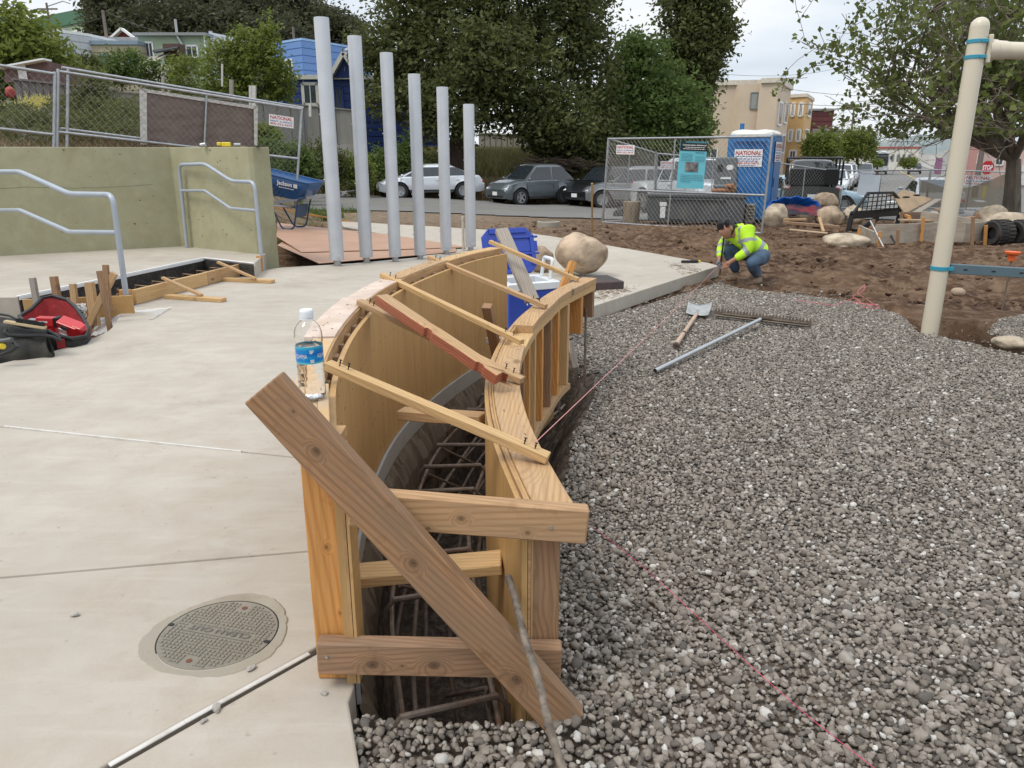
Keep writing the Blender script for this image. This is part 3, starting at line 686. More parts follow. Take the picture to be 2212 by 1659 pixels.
# gravel stones
def stones():
    rs = np.random.RandomState(3); st = .0134
    xs = np.arange(-.4,7.2,st); ys = np.arange(1.15,9.3,st); X,Y = np.meshgrid(xs,ys,indexing='ij'); X = X.ravel(); Y = Y.ravel()
    X = X + rs.uniform(-.6,.6,X.shape)*st; Y = Y + rs.uniform(-.6,.6,Y.shape)*st
    fr = X < .74*Y + 1.35; X,Y = X[fr],Y[fr]
    edge = .09*fbm(X*4,Y*4,3,31)
    k = pip(X + edge,Y + edge*.8,GRAV)
    d = dip(X,Y); k &= (d < .07 + .12*rs.rand(len(X)))
    k &= X > LCx(np.maximum(Y,1.47)) + .01
    far_r = pip(X,Y,[xy(on(2130,722)),xy(on(2160,692)),xy(on(2230,676)),(7.5,7.5),(7.5,6.0),xy(on(2225,738))])
    k |= far_r
    sc_pt = (rs.rand(len(X)) < .012) & (Y > 5.5) & pip(X,Y - .5,GRAV); k |= sc_pt
    # thin out with distance: stones beyond 5 m are drawn larger only as far as they truly vary
    X,Y = X[k],Y[k]; n = len(X)
    heap = .03*np.exp(-(((X + .15)/.12) ** 2 + ((Y - 1.42)/.07) ** 2)) + .05*np.exp(-(((X - .13)/.09) ** 2 + ((Y - 1.44)/.07) ** 2)) + .03*np.exp(-(((X + .33)/.05) ** 2 + ((Y - 1.43)/.08) ** 2))
    Z = bed(X,Y) + .004 + rs.uniform(-.004,.009,n) + heap + np.where(~pip(X,Y,GRAV),.02,0)
    s = .0072*np.exp(rs.normal(0,.32,n))  ; s = np.clip(s,.004,.020)
    S3 = np.stack([s*rs.uniform(.85,1.35,n),s*rs.uniform(.75,1.1,n),s*rs.uniform(.5,.85,n)],-1)
    Rt = np.stack([rs.normal(0,.45,n),rs.normal(0,.45,n),rs.uniform(0,6.28,n)],-1)
    me = bpy.data.meshes.new('gravel'); me.vertices.add(n); me.vertices.foreach_set('co',np.stack([X,Y,Z],-1).astype(np.float32).ravel())
    for nm,ar in (('rot',Rt),('scl',S3)):
        at_ = me.attributes.new(nm,'FLOAT_VECTOR','POINT'); at_.data.foreach_set('vector',ar.astype(np.float32).ravel())
    me.update(); o = bpy.data.objects.new('gravel',me); link(o); print('stones',n)
    m,t,bs = base_mat('gravel stone')
    oi = t.nodes.new('ShaderNodeObjectInfo'); rp = t.nodes.new('ShaderNodeValToRGB'); t.links.new(oi.outputs['Random'],rp.inputs[0]); rp.color_ramp.interpolation = 'LINEAR'
    el = rp.color_ramp.elements; el[0].position = 0; el[0].color = (.085,.074,.063,1); el[1].position = 1; el[1].color = (.62,.59,.54,1)
    for p_,c_ in ((.25,(.17,.143,.116)),(.5,(.225,.191,.157)),(.72,(.27,.232,.193)),(.86,(.315,.276,.235)),(.945,(.35,.32,.28)),(.975,(.48,.455,.42))): q_ = el.new(p_); q_.color = (*c_,1)
    c = t.nodes.new('ShaderNodeTexCoord'); f = noise_n(t,c.outputs['Object'],1.7,5,.6)
    col = mixc(t,rampf(t,f,.35,.65,0,.5),rp.outputs[0],mixc(t,.5,rp.outputs[0],(.08,.07,.06)))
    t.links.new(col,bs.inputs['Base Color']); bs.inputs['Roughness'].default_value = .72
    g = bpy.data.node_groups.new('scatter gravel','GeometryNodeTree')
    g.interface.new_socket('Geometry',in_out='INPUT',socket_type='NodeSocketGeometry'); g.interface.new_socket('Geometry',in_out='OUTPUT',socket_type='NodeSocketGeometry')
    A = g.nodes.new; K = g.links.new
    gi = A('NodeGroupInput'); go = A('NodeGroupOutput'); iop = A('GeometryNodeInstanceOnPoints'); jn = A('GeometryNodeJoinGeometry')
    for k_ in range(6):
        ic = A('GeometryNodeMeshIcoSphere'); ic.inputs['Radius'].default_value = 1; ic.inputs['Subdivisions'].default_value = 2 if k_ < 5 else 3
        nz = A('ShaderNodeTexNoise'); nz.inputs['Scale'].default_value = 1.05; nz.inputs['Detail'].default_value = 1
        ps = A('GeometryNodeInputPosition'); ad = A('ShaderNodeVectorMath'); ad.operation = 'ADD'; ad.inputs[1].default_value = (7.3*k_,3.1*k_,-5.7*k_); K(ps.outputs[0],ad.inputs[0]); K(ad.outputs[0],nz.inputs['Vector'])
        sb = A('ShaderNodeVectorMath'); sb.operation = 'SUBTRACT'; sb.inputs[1].default_value = (.5,.5,.5); K(nz.outputs['Color'],sb.inputs[0])
        sl = A('ShaderNodeVectorMath'); sl.operation = 'SCALE'; sl.inputs['Scale'].default_value = 1.4; K(sb.outputs[0],sl.inputs[0])
        sp = A('GeometryNodeSetPosition'); K(ic.outputs['Mesh'],sp.inputs['Geometry']); K(sl.outputs[0],sp.inputs['Offset'])
        sh = A('GeometryNodeSetShadeSmooth'); K(sp.outputs[0],sh.inputs[0]); sm = A('GeometryNodeSetMaterial'); sm.inputs['Material'].default_value = m; K(sh.outputs[0],sm.inputs[0])
        ti = A('GeometryNodeGeometryToInstance'); K(sm.outputs[0],ti.inputs[0]); K(ti.outputs[0],jn.inputs[0])
    K(gi.outputs[0],iop.inputs['Points']); K(jn.outputs[0],iop.inputs['Instance']); iop.inputs['Pick Instance'].default_value = True
    ar = A('GeometryNodeInputNamedAttribute'); ar.data_type = 'FLOAT_VECTOR'; ar.inputs['Name'].default_value = 'rot'
    er = A('FunctionNodeEulerToRotation'); K(ar.outputs[0],er.inputs[0]); K(er.outputs[0],iop.inputs['Rotation'])
    as_ = A('GeometryNodeInputNamedAttribute'); as_.data_type = 'FLOAT_VECTOR'; as_.inputs['Name'].default_value = 'scl'; K(as_.outputs[0],iop.inputs['Scale'])
    K(iop.outputs[0],go.inputs[0])
    md = o.modifiers.new('scatter','NODES'); md.node_group = g; me.materials.append(m)
    tag(o,'grey and white drain gravel spread over the play area',kind='stuff')
stones()
# clods, pebbles and crumbs over the dirt
def clods():
    rs = random.Random(8); b = B()
    for i in range(1500):
        x = rs.uniform(-.5,10.5); y = 7.2 + 12*rs.random() ** 1.6
        if bool(pip(np.array(x),np.array(y),GRAV)) or bool(pip(np.array(x),np.array(y),SLAB)): continue
        r_ = rs.choice((.012,.018,.025,.04))*rs.uniform(.7,1.5)*(1 if y > 9 else .8)
        z = gnd(x,y) + float(.16*fbm(np.array(x*.8),np.array(y*.8),3,11)) - .005
        rock(b,(x,y,z + .01),(r_*2.2,r_*1.8,r_*1.3),i,RZ(rs.uniform(0,6)),sub=1,rough=.35)
    tag(b.build('dirt_clods',M_dirt,kind='stuff'),'loose brown clods over the dug earth')
clods()

# ================================================================== the curved formwork
ZL,ZR = .643,.45; RG90 = RZ(R(90))
fw = thing('formwork','long curved timber and plywood form for a seat wall, open trench inside','formwork',(-.2,1.6,0))
I4 = Matrix.Identity(4)
# left side: bent plywood face, blocks, top plates, outer studs
b = B(); ribbon(b,LC,-.016,.0,-.005,ZL - .034,.02,1); b.build('plywood_face',M_ply,fw,smooth=True)['label'] = 'tall bent plywood face of the left side'
b = B(); ribbon(b,LC,-.046,-.034,ZL - .05,ZL - .003,.02,1); b.build('bent_strip',M_plyd,fw,smooth=True)
for i in range(24):
    s = .03 + i*.96/23; p,d = curve_pt(LC,s,-.03)
    board('spacer_block',p + Vector((0,0,ZL - .075)),p + Vector((0,0,ZL - .030)),.020 + .01*(i % 3),.024,M_old,fw,up=(d.y,-d.x,0),bevel=.001)
cuts_ = [.026,.27,.47,.62,.81,1.0]
for i in range(5):
    b = B(); ribbon(b,LC,(-.100,-.140,-.130,-.120,-.115)[i],-.040,ZL - .02 + (.004 if i % 2 else 0),ZL + (.004 if i % 2 else 0),cuts_[i] + .002,cuts_[i + 1] - .002,14)
    b.build('top_plate',(M_platew,M_plate,M_plate,M_oldl,M_pine)[i],fw,RG90,bevel=.0015)
b = B(); ribbon(b,LC,-.0395,-.014,ZL - .02,ZL + .0035,.026,.115,8); b.build('top_plate',M_platew,fw,RG90,bevel=.0015)
b = B(); ribbon(b,LC,-.09,-.046,ZL - .058,ZL - .021,.05,1); b.build('under_plate',M_pine,fw,RG90,smooth=True)
b = B(); ribbon(b,LC,-.085,-.03,.0,.036,.06,1); b.build('bottom_plate',M_oldl,fw,RG90,smooth=True)
for i in range(2,18):
    s = i/18 + .02
    if s > .99: break
    p,d = curve_pt(LC,s,-.065); board('stud',p + Vector((0,0,.036)),p + Vector((0,0,ZL - .059)),.036,.065,(M_pine,M_fir,M_oldl)[i % 3],fw,up=(d.y,-d.x,0))
# near end post of the left side with its plywood packers
pz = lambda u,v,y: aty(u,v,y)
xl = pz(653,1060,1.55).x; xr = pz(738,1060,1.55).x
board('end_post',((xl + xr)/2,1.575,.0),((xl + xr)/2,1.575,ZL - .045),xr - xl,.05,M_pl_,fw,up=(0,1,0),bevel=.003)['label'] = 'wide orange end post of the left side'
board('packer',((xl + xr)/2 + .004,1.575,ZL - .044),((xl + xr)/2 + .004,1.575,ZL - .022),xr - xl + .008,.055,M_plyd,fw,up=(0,1,0),bevel=.001)
xq = xr
for i,w_ in enumerate((.007,.007)):
    board('packer',(xq + w_/2 + .001,1.57,.0),(xq + w_/2 + .001,1.57,ZL - .06 - .03*i),w_,.075,(M_plyd,M_ply)[i],fw,up=(0,1,0),bevel=.0006); xq += w_ + .0015
# right side
zr = lambda s: -.0
b = B(); ribbon(b,RC,-.0,.013,-.33,ZR - .012,.0,.86); b.build('plywood_face',M_ply,fw,smooth=True)['label'] = 'lower plywood face of the right side'
b = B(); ribbon(b,RC,.0145,.021,-.12,ZR - .002,.0,.9); b.build('bent_strip',M_plyd,fw,smooth=True)
b = B(); ribbon(b,RC,.0225,.029,-.12,ZR - .006,.0,.9); b.build('bent_strip',M_ply,fw,smooth=True)
for (s0,s1,m_,dz) in ((.0,.45,M_oldl,0),(.453,.60,M_pine,-.036),(.565,.66,M_oldl,.0),(.663,1.0,M_oldl,0)):
    b = B(); ribbon(b,RC,.030 if s1 < .5 else .016,(.118 if s1 < .5 else .108),ZR - .036 + dz,ZR + dz,s0,s1,16); b.build('top_plate',m_,fw,RG90,bevel=.002)
b = B(); ribbon(b,RC,.016,.104,ZR - .074,ZR - .0375,.45,1.0); b.build('under_plate',M_pine,fw,RG90,smooth=True)
b = B(); ribbon(b,RC,.03,.112,-.135,-.10,.36,.86,30); b.build('bottom_plate',M_oldl,fw,RG90,smooth=True)
for i,s in enumerate((.20,.33,.43,.485,.545,.60,.66,.725,.79,.855,.93,.995)):
    p,d = curve_pt(RC,s - .006,.062); z0 = -.10 if s < .88 else (ZR - .30 if s < .95 else ZR - .24)
    board('stud',p + Vector((0,0,z0)),p + Vector((0,0,ZR - .076 if s > .44 else ZR - .037)),.036,.085,(M_fir,M_pine,M_fir,M_old)[i % 4],fw,up=(d.y,-d.x,0))
b = B(); ribbon(b,RC,.002,.014,ZR - .3,ZR - .04,.865,.995,8); b.build('plywood_face',M_ply,fw)['label'] = 'short plywood piece at the far end'
# near end post of the right side
x0 = pz(1139,1250,1.55).x; x1 = pz(1209,1250,1.55).x
board('end_post',((x0 + x1)/2,1.575,-.13),((x0 + x1)/2,1.575,ZR - .037),x1 - x0,.05,M_old,fw,up=(0,1,0),bevel=.003)['label'] = 'grey brown end post of the right side'
# boards nailed across the near end
def hboard(p0,p1,y,w_,th,m_,lab):
    a = pz(*p0,y); c = pz(*p1,y); o = board('cross_board',a + Vector((0,th/2,0)),c + Vector((0,th/2,0)),w_,th,m_,fw,up=(0,1,0),bevel=.004); o['label'] = lab; return o
hboard((752,1101),(1270,1141),1.50,.082,.038,M_uc,'upper cross board with a broken knot hole')
hboard((684,1425),(1213,1436),1.505,.084,.040,M_lc,'lower cross board with two large knots')
a = pz(564,842,1.455); c = pz(1226,1572,1.41)
board('brace',a + Vector((0,.019,0)),c + Vector((0,.019,0)),.094,.038,M_br,fw,up=(0,1,0),bevel=.003)['label'] = 'diagonal brace over the near end'
# spreaders between the two sides
a = pz(757,1245,1.80); c = pz(1084,1214,1.80); board('spreader',a,c,.085,.030,M_pine,fw,bevel=.003)
a = pz(866,893,2.62); c = pz(1044,905,2.50); board('spreader',a,c,.06,.036,M_oldl,fw,bevel=.003)
a = pz(1062,735,3.95); c = pz(1100,737,3.75); board('spreader',a,c,.07,.036,M_greyw,fw,bevel=.003)
# light strips nailed across the top
strips = [((1058,522),(1249,604),.030,M_pine),((926,556),(1180,662),.030,M_oldl),((825,594),(1128,739),.030,M_pine),((776,652),(1129,822),.034,M_oldl),((706,788),(1184,990),.036,M_pine)]
for i,(p0,p1,w_,m_) in enumerate(strips):
    a = at(*p0,ZL + .015); c = at(*p1,ZR + .014); board('tie_strip',a,c,w_,.022,m_,fw,bevel=.0015)
    for t_ in (.06,.10,.90,.95):
        p = a.lerp(c,t_) + Vector((random.Random(i*7 + t_).uniform(-.006,.006),0,.010)); tlt = Vector((.004,.002,.016)); nails = B()
        nails.tube([p,p + tlt],.0016,6); nails.tube([p + tlt,p + tlt*1.12],.0042,7); nails.tube([p + tlt*.55,p + tlt*.66],.0035,7); nails.build('nail',M_iron,fw)
# screws and nail heads in the boards
for u,v,y in ((680,1003,1.455),(706,991,1.455),(1190,1140,1.497),(705,1420,1.502),(1176,1433,1.502)):
    p = pz(u,v,y); sc_ = B(); sc_.tube([p + Vector((0,.004,0)),p + Vector((0,-.0008,0))],.0036,10); sc_.build('screw',M_galv,fw)
st_ = B(); rr = random.Random(3)
for i in range(70):
    s = rr.uniform(.02,.98); p,d = curve_pt(LC,s,rr.uniform(-.12,-.05)); p.z = ZL + .0055; st_.bar(p,p + Vector((rr.uniform(-.01,.01),rr.uniform(-.004,.004),0)),.002,.001)
for i in range(46):
    s = rr.uniform(.02,.98); p,d = curve_pt(RC,s,rr.uniform(.04,.10)); p.z = ZR + .0006; st_.bar(p,p + Vector((rr.uniform(-.008,.008),rr.uniform(-.004,.004),0)),.0022,.001)
for i in range(110):
    s = rr.uniform(.03,.97); p,d = curve_pt(LC,s,.0006); p.z = rr.choice((.05,.2,.33,.47,.57)) + rr.uniform(-.01,.01); st_.bar(p,p + Vector((0,0,.004)),.003,.001,up=(d.y,-d.x,0))
st_.build('staple',mat('staple mark',(.10,.06,.03),.7),fw,kind='stuff')
# knots: proud rings of grain cannot be nailed on, but the broken hole is real
# stake and offcuts leaning in and behind the form
def stick(name,p0,p1,w_,t_,m_,lab,cat,up=(0,0,1),grp=None,bev=.002):
    o = board(name,p0,p1,w_,t_,m_,None,up,bev); return tag(o,lab,cat,grp)
stick('leaning_board',pz(1052,660,3.55),pz(1083,712,3.75) + Vector((0,0,-.25)),.045,.038,M_old,'dark short board leaning inside the form against the plywood','board')
stick('leaning_board',pz(1083,497,5.15),pz(1150,650,4.66),.085,.038,M_greyw,'grey weathered board leaning in front of the open blue cooler','board',up=(.3,-1,.3))
stick('wooden_stake',pz(1238,566,5.05),pz(1208,640,4.95),.045,.040,M_fir,'orange square stake end rising behind the far end of the form','stake',up=(.4,-1,.2))
stick('leaning_board',pz(1232,742,4.62),pz(1245,800,4.45),.06,.036,M_greyw,'grey offcut propped against the foot of the form beside the gravel','board',up=(1,0,.3))
# notched reddish board resting on the fourth strip
a = at(822,645,ZL + .045); c = at(1082,818,ZR + .048)
fr = frame((a + c)/2,c - a); ln = (c - a).length; w2 = .034; b = B()
prof = [(-ln/2,-.026)]
for t_ in (.45,.86):
    xq = -ln/2 + ln*t_; prof += [(xq - .010,-.026),(xq - .004,-.016),(xq + .014,-.016),(xq + .030,-.026)]
prof += [(ln/2,-.026),(ln/2 - .01,.026)]
for t_ in (.93,.40): xq = -ln/2 + ln*t_; prof += [(xq + .05,.026),(xq,.022),(xq - .05,.026)]
prof += [(-ln/2 + .006,.026)]
b.prism(prof,.036,T(0,0,-.018)); b.m = [1,1] + b.m[2:]; o = b.build('notched_board',[M_red,M_oldl],None,fr,bevel=.0015,local=True)
# stand the section on edge so that the red side faces the camera
tag(o,'reddish notched board lying across the form on the fourth strip','board')
# steel pin carrying the far end, and the pipe leaning at the near end
p = pz(1266,655,4.72); b = B(); b.tube([(p.x,p.y,ZR - .18),(p.x + .004,p.y - .02,gnd(p.x,p.y) - .08)],.008,8)
tag(b.build('steel_pin',M_rebar,smooth=True),'thin rusty steel pin standing in the gravel below the far form end','pin')
a = pz(1098,1246,1.56); c = pz(1216,1668,1.16); m_pin = mat('muddy steel',(.20,.165,.13),.75,.3,var=.35,scl=40,dirt=(.07,.05,.04),dsc=25,damt=.9,bmp=.5,bsc=90)
b = B(); pts = [a.lerp(c,k/8) + Vector((.002*math.sin(k*1.7),0,0)) for k in range(9)]; pts.append(c + (c - a).normalized()*.12); b.tube(pts,.0088,12)
for k in range(6):
    p_ = a.lerp(c,.2 + k*.13); n_ = Vector((-.3,-1,.25)).normalized(); b.tube([p_ + n_*.0082,p_ + n_*.0092],.0022,6)
tag(b.build('form_stake',m_pin,smooth=True),'muddy round steel stake with holes leaning across the near end of the form','stake')

# concrete lip of the slab along the trench and the rebar inside
b = B(); ribbon(b,LC,.002,.013,-.088,-.004,.03,1.0,60); tag(b.build('curb_lip',M_curb,smooth=True),kind='structure')
b = B(); rr = random.Random(4); n = 120; vv = []
for k in range(n + 1):
    s = .0 + k/n; j = [rr.uniform(-.008,.014) for _ in range(3)]
    for o_,z in ((.010 + j[0]*.5,-.088),(.022 + j[1],-.14 + j[0]),(.045 + j[2],-.22 + j[1]),(.05,-.34)):
        p,d = curve_pt(LC,s,o_); vv.append((p.x,p.y,z))
b.add(vv,[(i*4 + j,i*4 + j + 1,(i + 1)*4 + j + 1,(i + 1)*4 + j) for i in range(n) for j in range(3)])
tag(b.build('footing_edge',concrete('rough footing',(.20,.165,.125),dirt=(.10,.07,.05),damt=.8,bmp=1.)),'rough broken concrete under the slab edge',kind='structure')

cage = thing('rebar_cage','dark steel rebar cage lying in the trench between the form sides','rebar',(-.2,2,-.3))
CC = [Vector(((LCx(y)*.46 + RCx(y)*.54) + .02,y,0)) for y in np.linspace(1.5,4.72,60)]
def cpt(s,o_,z):
    p,d = curve_pt(CC,s,o_); return Vector((p.x,p.y,z + .05))
def ribs(b,a,c,r_,st=.012):
    n = int((c - a).length/st)
    for k in range(n):
        p = a.lerp(c,(k + .5)/n); d = (c - a).normalized(); b.tube([p - d*.0016,p + d*.0016],r_*1.22,8,cap=False)
for o_,z in ((-.125,-.20),(-.125,-.40),(-.04,-.41),(.05,-.41),(.13,-.40),(.12,-.185),(.155,-.26),(-.07,-.30)):
    b = B(); pts = [cpt(s,o_ + .008*math.sin(s*17 + o_*40),z) for s in np.linspace(0,1,40)]; b.tube(pts,.0075,8)
    if z < -.35 or o_ > .13:
        for k in range(0,20): ribs(b,pts[k],pts[k + 1],.0075)
    b.build('long_bar',M_rebar,cage,smooth=True)
for k in range(13):
    s = .02 + k*.078; b = B(); t_ = -.125; pts = []
    for (o_,z) in ((-.15,-.42),(-.15,-.19),(-.125,-.155),(.115,-.15),(.14,-.18),(.14,-.42)):
        p,d = curve_pt(CC,s,o_); pts.append(Vector((p.x,p.y,z + .05)) + d*(.03 if o_ > 0 else 0))
    b.tube(pts,.0082,8)
    if k < 9: ribs(b,pts[2],pts[3],.0082)
    b.build('stirrup',M_rebar,cage,smooth=True)
for k in range(10):
    s = .03 + k*.09; b = B(); b.tube([cpt(s,-.11,-.175),cpt(s + .085,.07,-.40)],.006,7); b.build('tie_bar',M_rebar,cage,smooth=True)
    if k % 2 == 0:
        b = B(); b.tube([cpt(s + .02,.1,-.18),cpt(s + .10,.02,-.40)],.006,7); b.build('tie_bar',M_rebar,cage,smooth=True)

# ================================================================== water bottle
bt = at(676,858,ZL + .006); bottle = thing('water_bottle','clear plastic water bottle with blue label and white cap on the form','bottle',bt)
def prof_b(wav=1.):
    pr = [(.0,.004),(.022,.001),(.029,.004),(.0315,.012),(.031,.020)]
    for k in range(14): z = .024 + k*.0042; pr.append((.0312 + .0007*math.cos(k*1.57)*wav,z))
    pr += [(.0300,.0835),(.0308,.086),(.0308,.128),(.0302,.131),(.0318,.135),(.0322,.146),(.0312,.157),(.028,.167),(.022,.176),(.0155,.1825),(.0128,.186),(.0128,.190)]
    return pr
m_pet,t,bs = base_mat('clear plastic'); bs.inputs['Base Color'].default_value = (1,1,1,1); bs.inputs['Transmission Weight'].default_value = 1; bs.inputs['Roughness'].default_value = .02; bs.inputs['IOR'].default_value = 1.32
bump(t,bs,noise_n(t,coord(t,shift=False),60,2),.12,.002)
pr = prof_b(); k_in = [(max(r_ - .0009,.0),z + (.0012 if z < .02 else 0)) for r_,z in pr]
M0 = T(*bt); b = B(); b.lathe(pr + list(reversed(k_in)),40,M0,cap=False); b.build('bottle_body',m_pet,bottle,smooth='all')
m_wat,t,bs = base_mat('water'); bs.inputs['Base Color'].default_value = (1,1,1,1); bs.inputs['Transmission Weight'].default_value = 1; bs.inputs['Roughness'].default_value = 0; bs.inputs['IOR'].default_value = 1.33
wp = [(r_ - .0012,z + .0015) for r_,z in pr if z < .128 and r_ > .001]; wp = [(.0,wp[0][1])] + wp + [(.0296,.124),(.0,.124)]
b = B(); b.lathe(wp,40,M0,cap=False); b.build('water',m_wat,bottle,smooth=True)
b = B(); cap = [(.0,.190),(.0148,.190),(.0150,.193),(.0150,.2065),(.0138,.209),(.0,.209)]
b.lathe(cap,40,M0,cap=False); b.lathe([(.0136,.1865),(.0156,.187),(.0156,.1885),(.0136,.1890)],40,M0,cap=False)
for k in range(40):
    a_ = k*math.pi/20; b.box(M0 @ Vector((.0151*math.cos(a_),.0151*math.sin(a_),.199)),(.0007,.0009,.012),RZ(a_))
b.build('cap',mat('white cap',(.80,.83,.85),.35,var=.02),bottle,smooth=True)
m_lab,t,bs = base_mat('blue label'); v = coord(t,(1,1,1),shift=False); sx = t.nodes.new('ShaderNodeSeparateXYZ'); t.links.new(v,sx.inputs[0])
mpn = t.nodes.new('ShaderNodeMapping'); mpn.inputs['Scale'].default_value = (20,20,120); t.links.new(v,mpn.inputs[0]); nz = noise_n(t,mpn.outputs[0],1,4)
col = mixc(t,rampf(t,nz,.3,.7),(.0,.10,.42),(.0,.30,.62)); col = mixc(t,rampf(t,sx.outputs['Z'],.119,.127),col,(.05,.42,.55)); col = mixc(t,rampf(t,sx.outputs['Z'],.094,.088),col,(.10,.48,.55))
t.links.new(col,bs.inputs['Base Color']); bs.inputs['Roughness'].default_value = .3
b = B(); b.lathe([(.0311,.0875),(.0312,.128)],48,M0,cap=False); b.build('label_band',m_lab,bottle,smooth=True)
def wrap(b,s,ang0,wd,h_,z0,r_,bold=0.):
    V,Fs,w0 = text_mesh(s,bold); vv = []
    for v_ in V:
        a_ = ang0 + (v_[0]/w0)*wd/r_; vv.append(M0 @ Vector((r_*math.cos(a_),r_*math.sin(a_),z0 + v_[1]*h_)))
    b.add(vv,Fs)
b = B(); face = -math.pi/2
wrap(b,'AQUAFINA',face - .46,.034,.0095,.1015,.0318,.0); wrap(b,'AQUAFINA',face + 1.35,.034,.0095,.1015,.0318,.0)
for a0,wd,h_,z0 in ((-.5,.022,.0010,.0985),(.42,.010,.0018,.1180),(.40,.008,.0018,.1150),(.37,.006,.0018,.1120),(.42,.009,.0016,.0965),(.42,.009,.0016,.0938),(.42,.008,.0016,.0911)):
    a0 += face; dA = wd/.0318/2; b.add([M0 @ Vector((.0318*math.cos(a_),.0318*math.sin(a_),z)) for a_,z in ((a0 - dA,z0),(a0 + dA,z0),(a0 + dA,z0 + h_),(a0 - dA,z0 + h_))],[(0,1,2,3)])
b.build('label_print',M_white,bottle)

# ================================================================== cleanout cover
mc = ons(472,1370); mr = .150
mh = thing('cleanout_cover','round cast cleanout cover lettered upside down in the near slab','manhole cover',(mc.x,mc.y,0),R(165))
m_cov = concrete('cover cast',(.255,.235,.195),dirt=(.36,.32,.26),damt=.6,fine=.3); MW = WM[mh.name] @ T(0,0,mc.z)
m_ring = concrete('grout ring',(.36,.325,.265),dirt=(.20,.15,.11),damt=.6,fine=.2)
b = B(); vv = []; rr = random.Random(2)
for k in range(72):
    a_ = 2*math.pi*k/72; ro = mr*1.19 + .010*math.sin(a_*3) + rr.uniform(-.003,.003); vv += [MW @ Vector((mr*1.012*math.cos(a_),mr*1.012*math.sin(a_),.0025)),MW @ Vector((ro*math.cos(a_),ro*math.sin(a_),.0035)),MW @ Vector(((ro + .006)*math.cos(a_),(ro + .006)*math.sin(a_),-.002))]
b.add(vv,[(3*k + j,3*k + j + 1,3*((k + 1) % 72) + j + 1,3*((k + 1) % 72) + j) for k in range(72) for j in (0,1)]); b.build('grout_ring',m_ring,mh)
b = B(); b.lathe([(0,.001),(mr*1.014,.001)],64,MW,cap=False); b.build('seat_gap',M_dark,mh)
b = B(); b.lathe([(0,.0030),(mr*.985,.0030),(mr*.99,.0015)],64,MW,cap=False); b.build('cover_plate',m_cov,mh)
b = B(); pitch = .0118
for i in range(-12,13):
    for j in range(-12,13):
        x,y = i*pitch,j*pitch
        if math.hypot(x,y) > mr*.94 or (abs(x) < mr*.70 and -.022 < y < .012) or (abs(x) < .02 and abs(abs(y) - .118) < .016): continue
        vert = (i // 3 + j // 3) % 2; 
        if (i + 30) % 3 == 2 if vert else (j + 30) % 3 == 2: w_,h_ = (.0035,.0105) if vert else (.0105,.0035)
        else: w_,h_ = (.0085,.0085)
        b.box(MW @ Vector((x,y,.0043)),(w_,h_,.0028),RZ(R(165)),.8)
b.build('tread_block',m_cov,mh,kind='stuff')
b = B(); b.box(MW @ Vector((0,.0125,.0045)),(mr*1.3,.003,.003),RZ(R(165))); b.box(MW @ Vector((0,-.023,.0045)),(mr*1.3,.003,.003),RZ(R(165))); b.build('rib',m_cov,mh)
b = B(); put_text(b,'CLEAN OUT',MW @ T(0,-.014,0),mr*1.2,.019,.02,.0062); b.build('lettering',mat('worn letter',(.15,.135,.115),.7),mh)
b = B()
for x,y in ((0,.118),(0,-.118)): b.lathe([(0,.0042),(.008,.0042)],12,MW @ T(x,y,0),cap=False)
b.build('bolt',mat('rust bolt',(.16,.06,.035),.8),mh)
b = B()
for s_ in (-1,1): b.box(MW @ Vector((s_*mr*.955,0,.0036)),(.014,.010,.003),RZ(R(165)))
b.build('pick_hole',M_dark,mh)
b = B()
for i,(u,v,r_) in enumerate(((162,1330,.011),(543,1446,.010),(468,1533,.012),(700,1500,.008),(440,1560,.007))):
    p = ons(u,v); rock(b,(p.x,p.y,p.z + r_*.5),(r_*2.4,r_*1.6,r_*1.1),i + 40,RZ(i),2,.3)
tag(b.build('concrete_crumb',mat('grey crumb',(.34,.32,.29),.9,var=.3),kind='stuff'),'grey crumbs of concrete scattered on the near slab')

# ================================================================== silver poles
PO = [((697,38),(729,574),13,30),((769,78),(792,567),12,28),((836,114),(854,565),11,26),((901,160),(908,559),9,25),((961,188),(964,549),9,24),((1017,225),(1017,541),8,23)]
for i,(tp,bp,stub,w_) in enumerate(PO):
    p = ons(*bp); top = atp(*tp,p,(0,1,0)).z; dep = p.y*math.cos(PITCH) + (CAM_Z - 0)*math.sin(PITCH); r_ = w_*dep/F_PX/2*1.0
    o = thing('steel_pole','tall silver pole, ' + ('tallest and nearest the olive wall','second tallest, right of the tallest','third from the olive wall in the row of six','fourth from the olive wall in the row of six','second shortest in the row of six','shortest and farthest from the olive wall')[i],'pole',p,0,'row of six silver poles stepping down in height')
    z0 = p.z + stub*dep/F_PX; b = B()
    b.lathe([(r_*.9,z0 + .002),(r_,z0),(r_,top - .008),(r_*.97,top),(0,top)],32,T(p.x,p.y,0),cap=False); b.build('sleeve',M_silver,o,smooth=True)
    b = B(); b.lathe([(r_*.52,p.z - .02),(r_*.52,z0 + .04)],20,T(p.x,p.y,0)); b.build('stub',M_galv,o,smooth=True)
    b = B()
    for z in (.35,.62,.12):
        q_ = Vector((p.x - r_,p.y - .02,z0 + (top - z0)*z)); b.tube([q_ + Vector((.006,0,0)),q_ - Vector((.008,0,0))],.007,8)
    b.build('bolt',M_galv,o)
    b = B(); b.box((p.x + r_*.45,p.y - r_*.93,z0 + .045),(.055,.006,.034),RZ(R(27))); b.build('base_plate',M_silver,o,bevel=.001)

